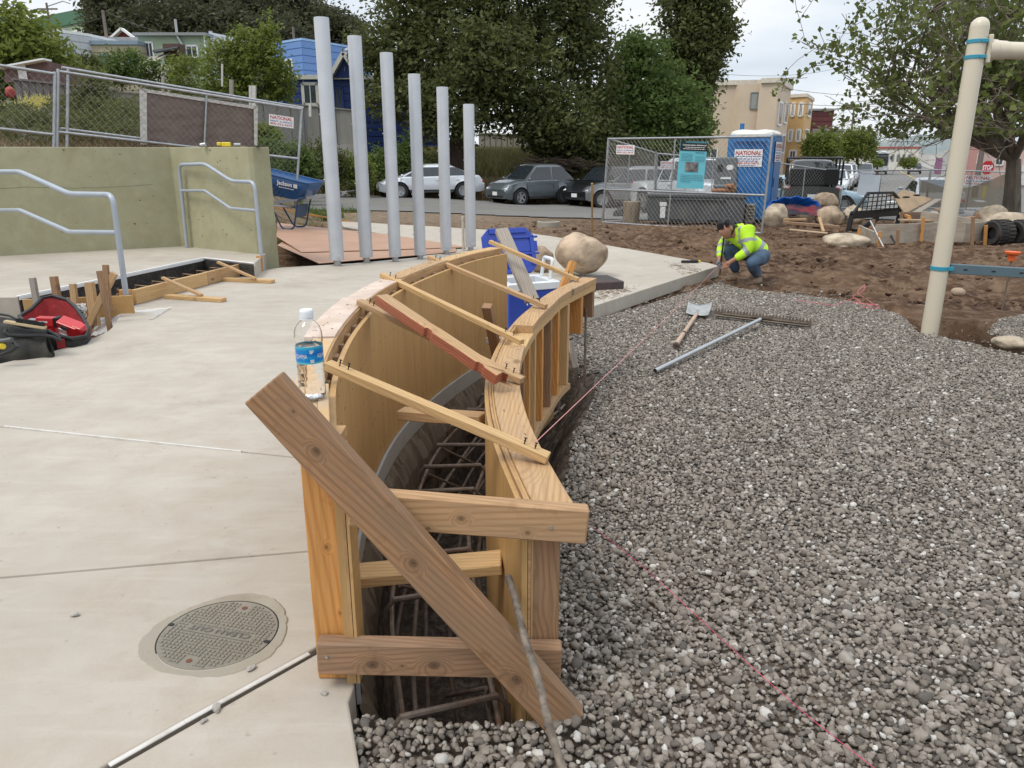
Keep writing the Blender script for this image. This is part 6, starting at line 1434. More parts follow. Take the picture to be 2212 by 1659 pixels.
for w_,z in rp:
    for k in range(24):
        a_ = 2*math.pi*k/24; c_,s_ = math.cos(a_),math.sin(a_); q_ = 1/max(abs(c_),abs(s_))*.55 + .45; vv.append((w_*c_*q_,w_*s_*q_,z + (.03 if (k % 6 == 3 and .3 < w_ < .56) else 0)))
b.add(vv,[(i*24 + j,i*24 + (j + 1) % 24,(i + 1)*24 + (j + 1) % 24,(i + 1)*24 + j) for i in range(len(rp) - 1) for j in range(24)]); b.X = None; b.build('roof',m_tw,toil,smooth=True)
b = B(); b.X = TM
for k in range(5): b.tube([(-.38,-.546 - .0,1.90 - k*.045),(0,-.556,1.895 - k*.045),(.38,-.546,1.90 - k*.045)],.011,6)
for z in (1.90,1.84,1.78): b.tube([(.548,-.3,z),(.548,.3,z)],.010,6)
b.X = None; b.build('vent_louvre',mat('toilet blue dark',(.008,.07,.22),.45),toil)
b = B(); b.X = TM; b.box((-.05,-.547,1.0),(.76,.016,1.66)); b.box((.548,.05,1.05),(.016,.78,1.62)); b.X = None; b.build('recess_panel',m_tb,toil,bevel=.012)
b = B(); b.X = TM; b.box((.56,-.26,.95),(.02,.05,.20)); b.X = None; b.build('latch',M_black,toil)
b = B(); b.X = TM; b.tube([(-.46,.46,2.0),(-.46,.46,2.34)],.055,12); b.X = None; b.build('vent_pipe',m_tb,toil,smooth=True)
def tsign(M_,w_,h_,small):
    b = B(); b.box((0,0,0),(w_,h_,.006),None); b.build('sign_plate',M_white,toil,M_,local=True)
    b = B(); put_text(b,'NATIONAL',M_ @ T(0,h_*.18,.005),w_*.92,h_*.22,.04,skew=.12); put_text(b,'800-352-5675',M_ @ T(0,-h_*.36,.005),w_*.8,h_*.13,.03); b.build('lettering',M_redt,toil)
    b = B(); put_text(b,'~cs',M_ @ T(0,h_*.07,.005),w_*.92,h_*.06,.02); put_text(b,'~prf',M_ @ T(0,-h_*.08,.005),w_*.86,h_*.07); put_text(b,'~temp',M_ @ T(0,-h_*.20,.005),w_*.7,h_*.07); put_text(b,'~comcm',M_ @ T(0,-h_*.46,.005),w_*.6,h_*.06); b.build('lettering',M_bluet,toil)
tsign(TM @ T(-.02,-.565,1.52) @ RX(R(90)),.66,.40,0); tsign(TM @ T(.567,-.02,1.66) @ RZ(R(90)) @ RX(R(90)),.72,.46,0)
# grey bin, hand wash station, stump
m_bin = mat('grey bin plastic',(.075,.082,.09),.6,var=.12,scl=3,dirt=(.15,.14,.12),dsc=3,damt=.4)
c0 = on(1409,483); c0 = Vector((aty(1409,480,18.6).x,18.7,gnd(6,18.7))); c1 = Vector((aty(1600,480,18.6).x,18.1,c0.z)); bw = (c1 - c0).length; BM = T(*((c0 + c1)/2 + Vector((0,.35,.02)))) @ RZ(math.atan2(c1.y - c0.y,c1.x - c0.x)); bn = thing('long_bin','long low dark grey plastic bin with a lid inside the fence','bin',world=BM)
b = B(); b.X = BM; b.box((0,0,.31),(bw,.68,.56),None,1.03); b.X = None; b.build('body',m_bin,bn,bevel=.02,seg=2)
b = B(); b.X = BM; b.box((0,0,.63),(bw*1.05,.76,.07)); b.box((0,-.37,.555),(bw*.62,.05,.03)); b.X = None; b.build('lid',m_bin,bn,bevel=.02,seg=2)
for x in (-.32,.32,.0):
    b = B(); b.X = BM; b.box((x*bw,-.355,.3),(.03,.03,.5)); b.X = None; b.build('rib',m_bin,bn,bevel=.004)
b = B(); b.X = BM; b.box((-.34*bw,-.372,.44),(.16,.008,.09)); b.box((-.34*bw,-.372,.25),(.12,.008,.26)); b.X = None; b.build('paper_label',M_white,bn)
b = B(); b.X = BM
for x in (-.2,.22): b.box((x*bw,-.3,.06),(bw*.16,.1,.07))
b.X = None; b.build('fork_pocket',M_dark,bn)
b = B(); p = BM @ Vector((bw*.56,0,.0)); b.box(p + Vector((0,0,.24)),(.22,.2,.44)); 
o = b.build('vented_block',mat('dull beige',(.20,.18,.14),.8,var=.2),bevel=.02); tag(o,'dull beige block with slots standing at the right end of the grey bin','block')
for k in range(5):
    b = B(); b.box(p + Vector((0,-.102,.12 + k*.07)),(.14,.01,.02)); b.build('slot',M_dark,o)
hw = T(aty(1566,420,19.3).x,19.35,gnd(5,19.3)) @ RZ(R(-12)); hs = thing('wash_station','grey plastic hand wash station standing behind the long bin','wash station',world=hw); m_hw = mat('wash grey',(.13,.145,.15),.5,var=.1)
b = B(); b.X = hw; b.box((0,0,.42),(.5,.5,.84)); b.X = None; b.build('tank',m_hw,hs,bevel=.03,seg=2)
b = B(); b.X = hw; b.box((0,.1,1.18),(.54,.24,.72),None,.92); b.X = None; b.build('back_panel',m_hw,hs,bevel=.05,seg=3)
b = B(); b.X = hw; b.box((0,-.04,.86),(.56,.54,.08)); b.X = None; b.build('basin',m_hw,hs,bevel=.02)
b = B(); b.X = hw; b.box((.0,-.03,1.05),(.24,.01,.05)); vv = [(.08 + .085*math.cos(k*.5236),-.026,1.30 + .065*math.sin(k*.5236)) for k in range(12)]; b.add(vv,[tuple(range(12))]); b.X = None; b.build('sticker',M_white,hs)
b = B(); b.X = hw; vv = [(-.15 + .07*math.cos(k*.5236),-.026,1.28 + .09*math.sin(k*.5236)) for k in range(12)]; b.add(vv,[tuple(range(12))]); b.X = None; b.build('dispenser',M_black,hs)
p = on(1366,481); b = B(); hh = 43*p.y/F_PX; rr_ = 19*p.y/F_PX; b.lathe([(rr_*.9,-.03),(rr_*.92,hh*.3),(rr_*1.0,hh*.95),(rr_*.96,hh)],18,T(p.x,p.y + rr_,p.z)); tag(b.build('tree_stump',mat('dry stump',(.24,.19,.13),.9,var=.3,stretch=(3,3,.5),scl=6),smooth=True),'short pale tree stump standing inside the fence enclosure','stump')
b = B(); p = on(1335,470); rock(b,(p.x + .2,p.y + .4,p.z + .12),(.5,.3,.3),4,None,3,.5); tag(b.build('rubbish_bag',M_black,smooth='all'),'small black bag slumped against the stump','bag')
# pipe ends sticking out over the bin
b = B(); a = BM @ Vector((bw*.16,.0,.74)); d_ = Vector((.5,-.2,.02)); b.tube([a,a + d_],.05,14); a2 = a + Vector((.3,-.1,.10)); b.tube([a2,a2 + Vector((.12,-.2,.02))],.06,14); tag(b.build('pipe_offcut',mat('rusty pipe',(.30,.13,.06),.7,.2,var=.4),smooth=True),'rusty orange pipe offcuts lying on the grey bin','pipe')
# ================================================================== stone heap and the lumber form on the right
RG = 'river boulders heaped beside the blue toilet and the timber form'
for i,(u0,u1,v0,v1,lab,mm) in enumerate(((1652,1707,440,488,'upright speckled boulder nearest the blue toilet',m_rockg),(1703,1762,440,478,'flat broad boulder second from the toilet',m_rock),(1758,1790,446,474,'small pale boulder half hidden behind two bigger ones',m_rockg),(1768,1827,444,486,'cream boulder with an orange streak left of the black frame',m_rock),
    (1803,1853,414,452,'tan boulder lying highest on the heap',m_rock),(1822,1868,446,482,'pale boulder seen through the black frame',m_rockg),(2122,2182,442,486,'big cream boulder with dark cracks at the right fence',m_rockg),(2140,2235,458,512,'long low cream boulder behind the rubber wheels',m_rockg),(2108,2138,452,478,'small boulder left of the cracked one',m_rock),(1935,1962,468,486,'low pale stone inside the timber form',m_rockg),(1975,2010,470,486,'low round stone behind the stakes of the timber form',m_rockg))):
    p = on((u0 + u1)/2,v1)
    if i == 4: p = on((u0 + u1)/2,484); p.y += 1.2
    dz = p.y*math.cos(PITCH) + 1.6*math.sin(PITCH); w_ = (u1 - u0)*dz/F_PX; h_ = (v1 - v0)*dz/F_PX; b = B(); zc = aty((u0 + u1)/2,(v0 + v1)/2,p.y + w_*.3).z
    rock(b,(p.x,p.y + w_*.3,zc - .04),(w_*.98,w_*.8,h_*1.12),60 + i,RY((-.5,.15,.1,.12,.2,0,-.1,-.1,0,0,0)[i]),4,.17); tag(b.build('boulder',mm,smooth='all'),lab,'boulder',RG)
boulder(1842,536,106,34,'smooth grey boulder half buried in front of the timber form',m_rockg,77,sink=.22)
# black attachment frame with a grid guard
g0,g1 = on(1832,499),on(1940,489); gx = (g1 - g0); gx.z = 0; gw_ = gx.length; GM = frame(g0.lerp(g1,.5),gx); gf = thing('fork_carriage','black steel loader carriage with a barred guard standing by the timber form','loader attachment',world=GM)
hh = 78*g0.y/F_PX; b = B(); b.X = GM; q_ = [(-gw_/2,0,0),(-gw_/2,0,hh*.45),(-gw_*.38,0,hh*.55),(-gw_*.22,0,hh),(gw_*.28,0,hh*.98),(gw_*.5,0,hh*.66),(gw_/2,0,hh*.2),(gw_*.46,0,0)]
b.bar((-gw_/2,0,0),(-gw_*.46,0,hh*.5),.06,.09,up=(0,-1,0)); b.bar((gw_*.47,0,0),(gw_*.5,0,hh*.66),.06,.08,up=(0,-1,0)); b.bar((-gw_*.48,0,hh*.44),(gw_*.5,0,hh*.40),.05,.16,up=(0,0,1)); b.bar((-gw_*.48,-.02,hh*.46),(-gw_*.23,-.02,hh),.05,.05); b.bar((-gw_*.24,-.02,hh),(gw_*.28,-.02,hh*.97),.05,.05); b.bar((gw_*.27,-.02,hh*.97),(gw_*.5,-.02,hh*.66),.05,.05); b.bar((-gw_*.2,.05,0),(gw_*.1,.05,hh*.3),.14,.05,up=(0,-1,0)); b.bar((-gw_/2,-.1,.04),(-gw_*.2,-.35,.02),.10,.06)
b.X = None; b.build('frame',M_blackm,gf,bevel=.006)
for k in range(10):
    x = -.40 + k*.092; zt = hh*min(1,.46 + max(0,(x + .48)/.25)*.54) if x < -.23 else (hh*.98 if x < .28 else hh*(.97 - (x - .28)/.22*.31)); b = B(); b.X = GM; b.tube([(x*gw_,-.02,hh*.45),(x*gw_*.96,-.02,zt - .01)],.010,6); b.X = None; b.build('guard_bar',M_blackm,gf)
for k in range(4):
    z = .52 + k*.12; xl_ = -.48 + (z - .46)/.54*.25; xr_ = .48 if z < .66 else .5 - (z - .66)/.31*.22; b = B(); b.X = GM; b.tube([(xl_*gw_,-.02,hh*z),(xr_*gw_,-.02,hh*z)],.010,6); b.X = None; b.build('guard_bar',M_blackm,gf)
# timber form box
tf = thing('timber_form','weathered plank form box held by stakes in the dug earth','formwork',on(2000,530)); m_pl = mat('cement stained plank',(.36,.31,.25),.85,var=.15,scl=4,stretch=(.6,3,3),dirt=(.22,.13,.08),dsc=2.5,damt=.6)
fpts = [on(1886,531),on(1950,530),on(2015,527),on(2080,528),on(2146,524)]; hp_ = .33
m_pl2 = mat('dark plank',(.20,.13,.09),.85,var=.3,scl=4,stretch=(.6,3,3))
for i in range(4):
    a,c = fpts[i],fpts[i + 1]; a = Vector((a.x,a.y,fpts[0].z + .03)); c = Vector((c.x,c.y,fpts[0].z + .03))
    board('plank',a + Vector((0,0,hp_/2)),c + Vector((0,0,hp_/2)),.035,hp_*.98,m_pl,tf)
a = on(1853,513); board('plank',Vector((a.x,a.y,a.z + .10)),Vector((fpts[0].x,fpts[0].y + .02,a.z + .14)),.035,.26,m_pl,tf)
a = fpts[4] + Vector((0,0,.2)); board('plank',a,a + Vector((-.3,2.0,.05)),.035,.3,m_pl,tf)
for k,(u,v0,v1) in enumerate(((1853,494,526),(1878,488,520),(1897,500,532),(1936,496,534),(1987,470,527),(2098,468,528),(2126,486,526))):
    p = on(u,v1 + 2); t_ = atp(u + (2 if k != 4 else 6),v0,p,(0,1,0)); board('stake',p - Vector((0,.03,.05)),t_ - Vector((0,.03,0)),.05,.03,(M_fir,M_old)[k % 2],tf,up=(0,-1,0))
for k,(u,v0,v1,du) in enumerate(((1886,474,500,3),(1962,470,490,12),(2012,465,488,12),(2072,468,490,8),(2110,462,490,8))):
    p = on(u,512); p.y += .6; t_ = atp(u + du*.4,v0,p,(0,1,0)); q_ = atp(u - du,v1,p,(0,1,0)); stick('wooden_stake',q_,t_,.06,.035,(M_old,M_fir)[k % 2],('leftmost inner stake of the timber form','inner stake behind the black bar of the timber form','middle inner stake leaning right in the timber form','inner stake just right of the cream post','rightmost inner stake by the cracked boulder')[k],'stake',up=(0,-1,.2),grp='stakes inside the timber form')
for (p0,p1,lab) in (((1910,537),(1880,477),'thin steel bar leaning against the stakes of the timber form'),((1937,533),(1906,472),'long dark bar leaning on the plank form')):
    p = on(*p0); t_ = atp(*p1,p + Vector((0,.5,0)),(0,1,0)); b = B(); b.tube([p,t_],.014,7); tag(b.build('steel_bar',M_galv if 'thin' in lab else M_iron,smooth=True),lab,'bar')
# lumber heap
def slabq(name,pts,th,m__,lab,cat):
    n = len(pts); b = B(); b.add(pts + [p + Vector((0,0,-th)) for p in pts],[tuple(range(n)),tuple(reversed(range(n,2*n)))] + [(i,n + i,n + (i + 1) % n,(i + 1) % n) for i in range(n)]); return tag(b.build(name,m__),lab,cat)
m_os = mat('weathered plywood',(.40,.29,.185),.85,var=.15,scl=3,dirt=(.27,.19,.12),dsc=2,damt=.6)
D = lambda u,v,y: aty((1940 + u/3.3515)/1.1754,(320 + v/3.3515)/1.1754,y)
o = slabq('plywood_sheet',[D(1100,600,17.5),D(1195,540,18.5),D(1430,622,18.5),D(1200,745,16.8)],.03,m_os,'tilted weathered plywood sheet with two hand holes on the lumber heap','plywood sheet')
b = B()
for (u,v) in ((1200,608),(1290,592)):
    p = D(u,v,17.7 if u < 1250 else 18.0); vv = [p + Vector((.09*math.cos(k*.628),-.05,.022*math.sin(k*.628) + .01)) for k in range(10)]; b.add(vv,[tuple(range(10))])
b.build('hand_hole',M_dark,o)
for k,(a,c,w_,t_,mm,lab) in enumerate(((D(1290,740,16.6),D(1480,625,17.6),.14,.03,M_greyw,'grey board sloping off the lumber heap'),(D(1170,765,16.2),D(1440,765,16.4),.10,.16,m_pl2,'thick dark beam lying at the foot of the lumber heap'),(D(1440,730,16.2),D(1500,790,15.6),.12,.04,M_greyw,'short board end tipped off the lumber heap'),(D(1460,705,16.6),D(1620,760,16.2),.12,.03,M_old,'brown board passing behind the cream post'),(D(1165,800,15.4),D(1480,805,15.4),.25,.03,m_os,'low plywood strip below the lumber heap'),(D(1090,590,18.2),D(1130,575,18.4),.2,.03,m_pl2,'small dark board end at the top of the plywood sheet'),
    (D(165,795,16.6),D(360,795,16.4),.1,.04,M_oldl,'pale thin board lying before the flat boulder'),(D(160,820,15.6),D(640,860,15.2),.14,.05,M_old,'long pallet board under the boulders'),(D(215,880,14.9),D(540,912,14.6),.20,.012,m_os,'pale hardboard offcut lying on the earth'),(D(470,780,15.8),D(505,900,14.8),.05,.03,M_oldl,'short stick leaning against the streaked boulder'),(D(1240,775,15.8),D(1160,745,16.6),.05,.05,M_fir,'small wooden offcut beside the black frame'),(D(1700,790,15.2),D(1780,775,15.4),.12,.04,M_old,'short dark board right of the cream post'))):
    stick('board',a,c,w_,t_,mm,lab,'board',grp='loose boards about the lumber heap')
for k in range(3):
    a = D(300 + 120*k,850,15.6); b = B(); b.box(a,(.12,.4,.08)); tag(b.build('pallet_block',m_pl2),('leftmost','middle','rightmost')[k] + ' dark block under the long pallet board','block')
# blue tub and red tarp behind the boulders
b = B(); P0 = aty(1705,452,19.0); rr = random.Random(4)
def tub(u,v):
    a_ = math.pi*(1 - u); r_ = 1 - v*.9; return P0 + Vector((.04 + .66*r_*math.cos(a_) ,-.2 + .1*math.sin(u*9)*.4 + v*.35,-.05 + .36*math.sin(a_) ** .7*(1 - v*.75) + .02*math.sin(u*40)))
b.grid(tub,40,8); o = b.build('plastic_tub',mat('tub blue',(.01,.13,.55),.4,var=.1),smooth='all'); md = o.modifiers.new('t','SOLIDIFY'); md.thickness = .015; tag(o,'upturned bright blue plastic tub behind the boulders','tub')
b = B(); P1 = aty(1735,447,18.6)
b.grid(lambda u,v: P1 + Vector((-.55 + 1.5*u,-.5*v + .2,-.04 + .10*mnoise.noise(Vector((u*6,v*4,2))) - .18*v + .08*(1 - u))),30,8); o = b.build('tarp',mat('dark tarp',(.03,.02,.03),.6,var=.6,scl=2,dirt=(.25,.02,.03),dsc=2,damt=.9),smooth='all'); tag(o,'dark red and black tarp crumpled over the boulders','tarp')
# rubber wheels
for k,(u,lab) in enumerate(((2170,'left rubber wheel lying at the right edge behind the play frame'),(2222,'right rubber wheel cut by the right edge'))):
    p = on(u,531); WM_ = T(p.x,p.y + .22,p.z + .19) @ RZ(R(12)) @ RY(R(90)); o = thing('rubber_wheel',lab,'wheel',world=T(p.x,p.y + .22,p.z),group='rubber wheels at the right edge')
    b = B(); b.lathe([(.10,-.15),(.19,-.17),(.215,-.13),(.22,0),(.215,.13),(.19,.17),(.10,.15)],30,WM_,cap=False); b.build('tyre',M_rubber,o,smooth=True)
    b = B(); 
    for j in range(22):
        a_ = 2*math.pi*j/22
        for s_ in (-1,1): b.box(WM_ @ Vector((.219*math.cos(a_ + s_*.07),.219*math.sin(a_ + s_*.07),s_*.075)),(.020,.035,.12),(WM_.to_3x3().to_4x4() @ RZ(a_)))
    b.build('tread',M_rubber,o,kind='stuff'); b = B(); b.lathe([(.0,-.11),(.105,-.11)],20,WM_,cap=False); b.lathe([(.0,.11),(.105,.11)],20,WM_,cap=False); b.build('rim',M_dark,o)
# low street fence on the right with its brown screen
G2 = 'low chain link panels along the street'
def lowp(u0,v0,u1,v1,y0,y1,lab):
    a,c = aty(u0,v0,y0),aty(u1,v1,y1); h_ = 1.22; return fence(lab,a,c,c - Vector((0,0,h_)),a - Vector((0,0,h_)),0,.14,.0028,.022,grp=G2,verts_=(.5,))
lowp(1681,352,1796,369,25.5,26.6,'low fence panel right of the blue toilet before the dark pickup')
L2 = lowp(1803,369,2010,367,26.8,26.2,'low fence panel in the middle with a pale plastic sheet'); L3 = lowp(2012,367,2190,372,26.2,25.6,'low fence panel at the right behind the cream post'); lowp(2206,372,2420,380,25.4,24.8,'low fence panel running out at the right edge')
national(L3,aty(2083,378,26.0),aty(2140,380,25.9),aty(2082,400,26.0),.05)
m_scn,t,bs = base_mat('tan screen'); bs.inputs['Base Color'].default_value = (.19,.155,.105,1); bs.inputs['Alpha'].default_value = .74; bs.inputs['Roughness'].default_value = .9
def scr(u,v):
    U = 1985 + (2192 - 1985)*u; tp_ = 386 + 24*math.sin(min(1,u*1.2)*3.1) - 8*u if u < .8 else 386 + 24*math.sin(.96*3.1) - 8*u - 12*(u - .8)*5; V_ = tp_ + (448 - tp_)*v; p = aty(U,V_,25.95 - .3*u); p.y += .04*math.sin(u*30); return p
b = B(); b.grid(scr,40,8); tag(b.build('screen_cloth',m_scn,smooth='all'),'sagging tan screen cloth tied to the low street fence','screen cloth')
m_ps,t,bs = base_mat('pale sheet'); bs.inputs['Base Color'].default_value = (.50,.56,.62,1); bs.inputs['Alpha'].default_value = .82
b = B(); b.add([aty(1858,377,26.4),aty(1903,378,26.4),aty(1896,424,26.3),aty(1850,421,26.3)],[(0,1,2,3)]); tag(b.build('plastic_sheet',m_ps),'pale blue plastic sheet hanging on the low street fence','plastic sheet')

# ================================================================== cars
m_tyre = mat('tyre',(.02,.02,.02),.85,var=.2); m_rim = mat('alloy rim',(.42,.43,.44),.3,.8,var=.1); m_carg = mat('car glass',(.02,.025,.03),.04,var=.2,spec=.9)
m_lamp = mat('lamp lens',(.62,.64,.66),.1,.2,var=.1); m_tail = mat('tail lens',(.40,.01,.015),.2,var=.1); m_trim = mat('car trim',(.02,.02,.022),.5,var=.1); m_chr = mat('chrome',(.6,.61,.62),.15,.9,var=.03)
def paint(name,c): return mat(name,c,.28,.25,var=.02,coat=.8)
def car(lab,M_,body,L_=4.4,W_=1.78,H_=1.45,hood=((-.5,.62),(-.42,.86),(-.2,.98),(.2,.98),(.42,.92),(.5,.70)),cab=(.30,.12,-.22,-.42),belt=.92,wr=.33,wx=(.31,-.29),kind='car',cat='car',grp=None,plate_=True,far=False,roofc=None,name='parked_car'):
    """x runs forward; cab = base of windscreen, front of roof, rear of roof, base of rear window as fractions of the length"""
    o = thing(name,lab,cat,group=grp,world=M_); n = 48 if not far else 26
    dz = lambda f: float(np.interp(f,[h[0] for h in hood],[h[1] for h in hood]))
    def hw(f): return W_/2*(1 - .16*max(0,(abs(f) - .30)/.20) ** 2.2)
    b = B(); b.X = M_; S = []
    for i in range(n + 1):
        f = -.5 + i/n; x = f*L_; z0 = .26 if abs(f) < .46 else .30
        for w0 in wx:
            d = abs(x - w0*L_); ra = wr*1.17
            if d < ra: z0 = max(z0,wr + math.sqrt(ra*ra - d*d)*.98)
        zt = dz(f); w_ = hw(f); z0 = min(z0,zt - .08); zm = min(.62,zt - .05); zm = max(zm,z0 + .02)
        S.append([(x,w_*.80,z0),(x,w_*.96,z0 + .01),(x,w_,max(z0 + .015,zm - .12)),(x,w_*.995,zm),(x,w_*.965,zt - .06),(x,w_*.90,zt - .01),(x,w_*.55,zt + .02),(x,0,zt + .03)])
    k = len(S[0]); vv = []
    for s_ in S: vv += s_ + [(p[0],-p[1],p[2]) for p in reversed(s_[:-1])]
    m_ = 2*k - 1; b.add(vv,[(i*m_ + j,(i + 1)*m_ + j,(i + 1)*m_ + j + 1,i*m_ + j + 1) for i in range(n) for j in range(m_ - 1)] + [tuple(reversed(range(m_))),tuple(n*m_ + j for j in range(m_))]); b.X = None
    b.build('body',body,o,smooth=True)
    # cabin
    xa,xb,xc,xd = (f*L_ for f in cab); wb = W_/2*.90; wt_ = W_/2*.70; zb = belt - .02; R_ = H_
    sec = []; nn = 22
    for i in range(nn + 1):
        t_ = i/nn; x = xd + (xa - xd)*t_
        zr_ = float(np.interp(x,[xd,xc,xc + (xb - xc)*.12,xc + (xb - xc)*.5,xb - (xb - xc)*.08,xb,xa],[zb + .02,R_ - .05,R_ - .015,R_,R_ - .015,R_ - .05,zb + .02]))
        q_ = (zr_ - zb)/(R_ - zb); wt2 = wb + (wt_ - wb)*q_
        sec.append([(x,wb,zb),(x,wb + (wt2 - wb)*.85,zb + (zr_ - zb)*.86),(x,wt2*.88,zr_ - .01*q_),(x,wt2*.5,zr_ + .015*q_),(x,0,zr_ + .02*q_)])
    vv = []; k = 5
    for s_ in sec: vv += s_ + [(p[0],-p[1],p[2]) for p in reversed(s_[:-1])]
    m_ = 9; b = B(); b.X = M_; b.add(vv,[(i*m_ + j,(i + 1)*m_ + j,(i + 1)*m_ + j + 1,i*m_ + j + 1) for i in range(nn) for j in range(m_ - 1)]); b.X = None; b.build('cabin',roofc or body,o,smooth=True)
    def side(x,z,s_,out=.008):
        q_ = (z - zb)/(R_ - zb); return (x,s_*(wb + (wt_ - wb)*q_ + out + .004),z)
    zl,zh = zb + .03,R_ - .13; fr = lambda z,xlo,xhi: xlo + (xhi - xlo)*(z - zb)/(R_ - .03 - zb)
    xm = (xa*.45 + xd*.55) if xb - xc > 1.2 else (xb + xc)/2 - .05
    for s_ in (1,-1):
        for (f0,f1) in ((0,1),(1,2)):
            if f0 == 0: P_ = [(xm + .05,zl),(fr(zl,xa,xb) - .14,zl),(fr(zh,xa,xb) - .06,zh),(xm + .04,zh + .01)]
            else: P_ = [(fr(zl,xd,xc) + .10,zl),(xm - .03,zl),(xm - .04,zh + .01),(fr(zh,xd,xc) + .05,zh)]
            b = B(); b.X = M_; b.add([side(x,z,s_) for x,z in P_],[(0,1,2,3)]); b.X = None; b.build('side_window',m_carg,o)
    for (x0,x1,sg) in ((xa,xb,1),(xd,xc,-1)):
        P_ = []
        for t_ in (.08,.90):
            z = zb + (R_ - .03 - zb)*t_; x = x0 + (x1 - x0)*t_ + sg*.012; w_ = (wb + (wt_ - wb)*t_)*.86; P_ += [(x,-w_,z + .010),(x,-w_*.5,z + .03),(x,w_*.5,z + .03),(x,w_,z + .010)]
        b = B(); b.X = M_; b.add(P_,[(j,j + 1,j + 5,j + 4) for j in range(3)]); b.X = None; b.build('windscreen' if sg > 0 else 'rear_window',m_carg,o)
    # wheels
    for w0 in wx:
        for s_ in (1,-1):
            WX = M_ @ T(w0*L_,s_*(W_/2 - .115),wr) @ RX(R(90)*s_) ; b = B(); b.lathe([(wr*.62,-.10),(wr*.95,-.105),(wr,-.08),(wr,.08),(wr*.95,.105),(wr*.62,.10)],26,WX,cap=False); w_o = b.build('wheel',m_tyre,o,smooth=True)
            b = B(); b.lathe([(0,-.03),(wr*.64,-.03)],20,WX,cap=False); b.lathe([(wr*.58,-.1),(wr*.65,-.104)],20,WX,cap=False)
            for j in range(5 if not far else 0): a_ = j*1.2566; b.bar(WX @ Vector((0,0,-.075)),WX @ Vector((wr*.60*math.cos(a_),wr*.60*math.sin(a_),-.09)),.075,.02,up=(M_.to_3x3() @ Vector((0,1,0))))
            b.mi(0); b.build('rim',m_rim,w_o)
            b = B(); b.lathe([(0,.02),(wr*1.15,.02)],20,WX,cap=False); b.build('wheel_arch_liner',M_dark,o)
    # lamps, grille, plate, mirrors, door seams
    zf = dz(.5); 
    for s_ in (1,-1):
        b = B(); b.X = M_; rock(b,(L_*.468,s_*W_*.355,zf + .03),(.20,.30,.13),3,RZ(-.5*s_),2,0); b.X = None; b.build('headlight',m_lamp,o,smooth=True)
        b = B(); b.X = M_; rock(b,(-L_*.478,s_*W_*.37,zf + .10),(.16,.26,.14),3,RZ(.5*s_),2,0); b.X = None; b.build('tail_light',m_tail,o,smooth=True)
        b = B(); b.X = M_; rock(b,(xa - .10,s_*(W_/2 + .06),belt + .05),(.12,.2,.13),3,None,2,0); b.X = None; b.build('mirror',body,o,smooth=True)
    b = B(); b.X = M_; b.box((L_*.492,0,zf - .09),(.06,W_*.56,.16)); b.box((L_*.494,0,.38),(.05,W_*.66,.12)); b.X = None; b.build('grille',m_trim,o,bevel=.01)
    b = B(); b.X = M_; b.box((L_*.503,0,zf - .10),(.03,W_*.20,.05)); b.box((L_*.500,0,zf - .01),(.03,W_*.5,.012)); b.X = None; b.build('grille_trim',m_chr,o)
    b = B(); b.X = M_; b.box((L_*.506,0,.50),(.02,.32,.15)); b.box((-L_*.502,0,.72),(.02,.32,.15)); b.X = None; b.build('number_plate',M_white,o)
    b = B(); b.X = M_; b.box((-L_*.485,0,.42),(.08,W_*.8,.16)); b.X = None; b.build('rear_bumper',m_trim,o,bevel=.02)
    if not far:
        for s_ in (1,-1):
            b = B(); b.X = M_
            for x in (xm,xa - .05,xd + (xm - xd)*.12): b.box((x,s_*(W_/2*.995),.66),(.010,.012,.46))
            b.box(((wx[0] + wx[1])/2*L_,s_*(W_/2 - .01),.33),((wx[0] - wx[1])*L_ - wr*2.5,.03,.09)); b.X = None; b.build('door_seam',m_trim,o)
            for x in (xm + .12,xm - .75):
                b = B(); b.X = M_; b.box((x,s_*(W_/2*.99 + .01),belt - .13),(.16,.03,.03)); b.X = None; b.build('door_handle',body,o,bevel=.006)
    return o
def put_car(u,v,y,yaw,dzf=0.,f=None):
    p = aty(u,v,y); z = gnd(p.x,p.y) if f is None else p.z; return T(p.x,p.y,z + .03) @ RZ(yaw)
SED = dict(L_=4.6,W_=1.78,H_=1.43,hood=((-.5,.66),(-.46,.93),(-.30,.97),(.1,.93),(.26,.93),(.42,.80),(.5,.60)),cab=(.31,.07,-.19,-.43),belt=.92)
SUV = dict(L_=3.9,W_=1.78,H_=1.70,hood=((-.5,.74),(-.46,.98),(-.2,1.06),(.2,1.05),(.34,1.02),(.45,.90),(.5,.66)),cab=(.24,.06,-.30,-.45),belt=1.04,wr=.355)
def uvz(u,v,y,dz_=0.): p = aty(u,v,y); return p
y_ = 31.0; white = paint('white paint',(.66,.69,.72)); grey_p = paint('gunmetal paint',(.10,.115,.125)); black_p = paint('black paint',(.012,.014,.017)); silv = paint('silver paint',(.30,.315,.33)); 
G3 = 'cars parked along the cross street'
car('white sedan parked behind the silver poles',put_car(930,427,35.2,R(180 + 14)),white,grp=G3,**SED)
car('dark grey compact crossover parked right of the silver poles',put_car(1148,441,35.0,R(180 + 36)),grey_p,grp=G3,**SUV,roofc=None)
car('black crossover partly hidden by the fence end',put_car(1308,445,35.2,R(180 + 40)),black_p,grp=G3,**SUV)
car('grey sport utility seen through the chain link enclosure',put_car(1368,444,33.6,R(180 - 14)),paint('mid grey paint',(.17,.18,.19)),grp=G3,**SUV)
car('distant red and grey car between the trees above the bank',T(aty(1432,333,47).x,47,gnd(9,47)) @ RZ(R(170)),silv,far=True,**SED)
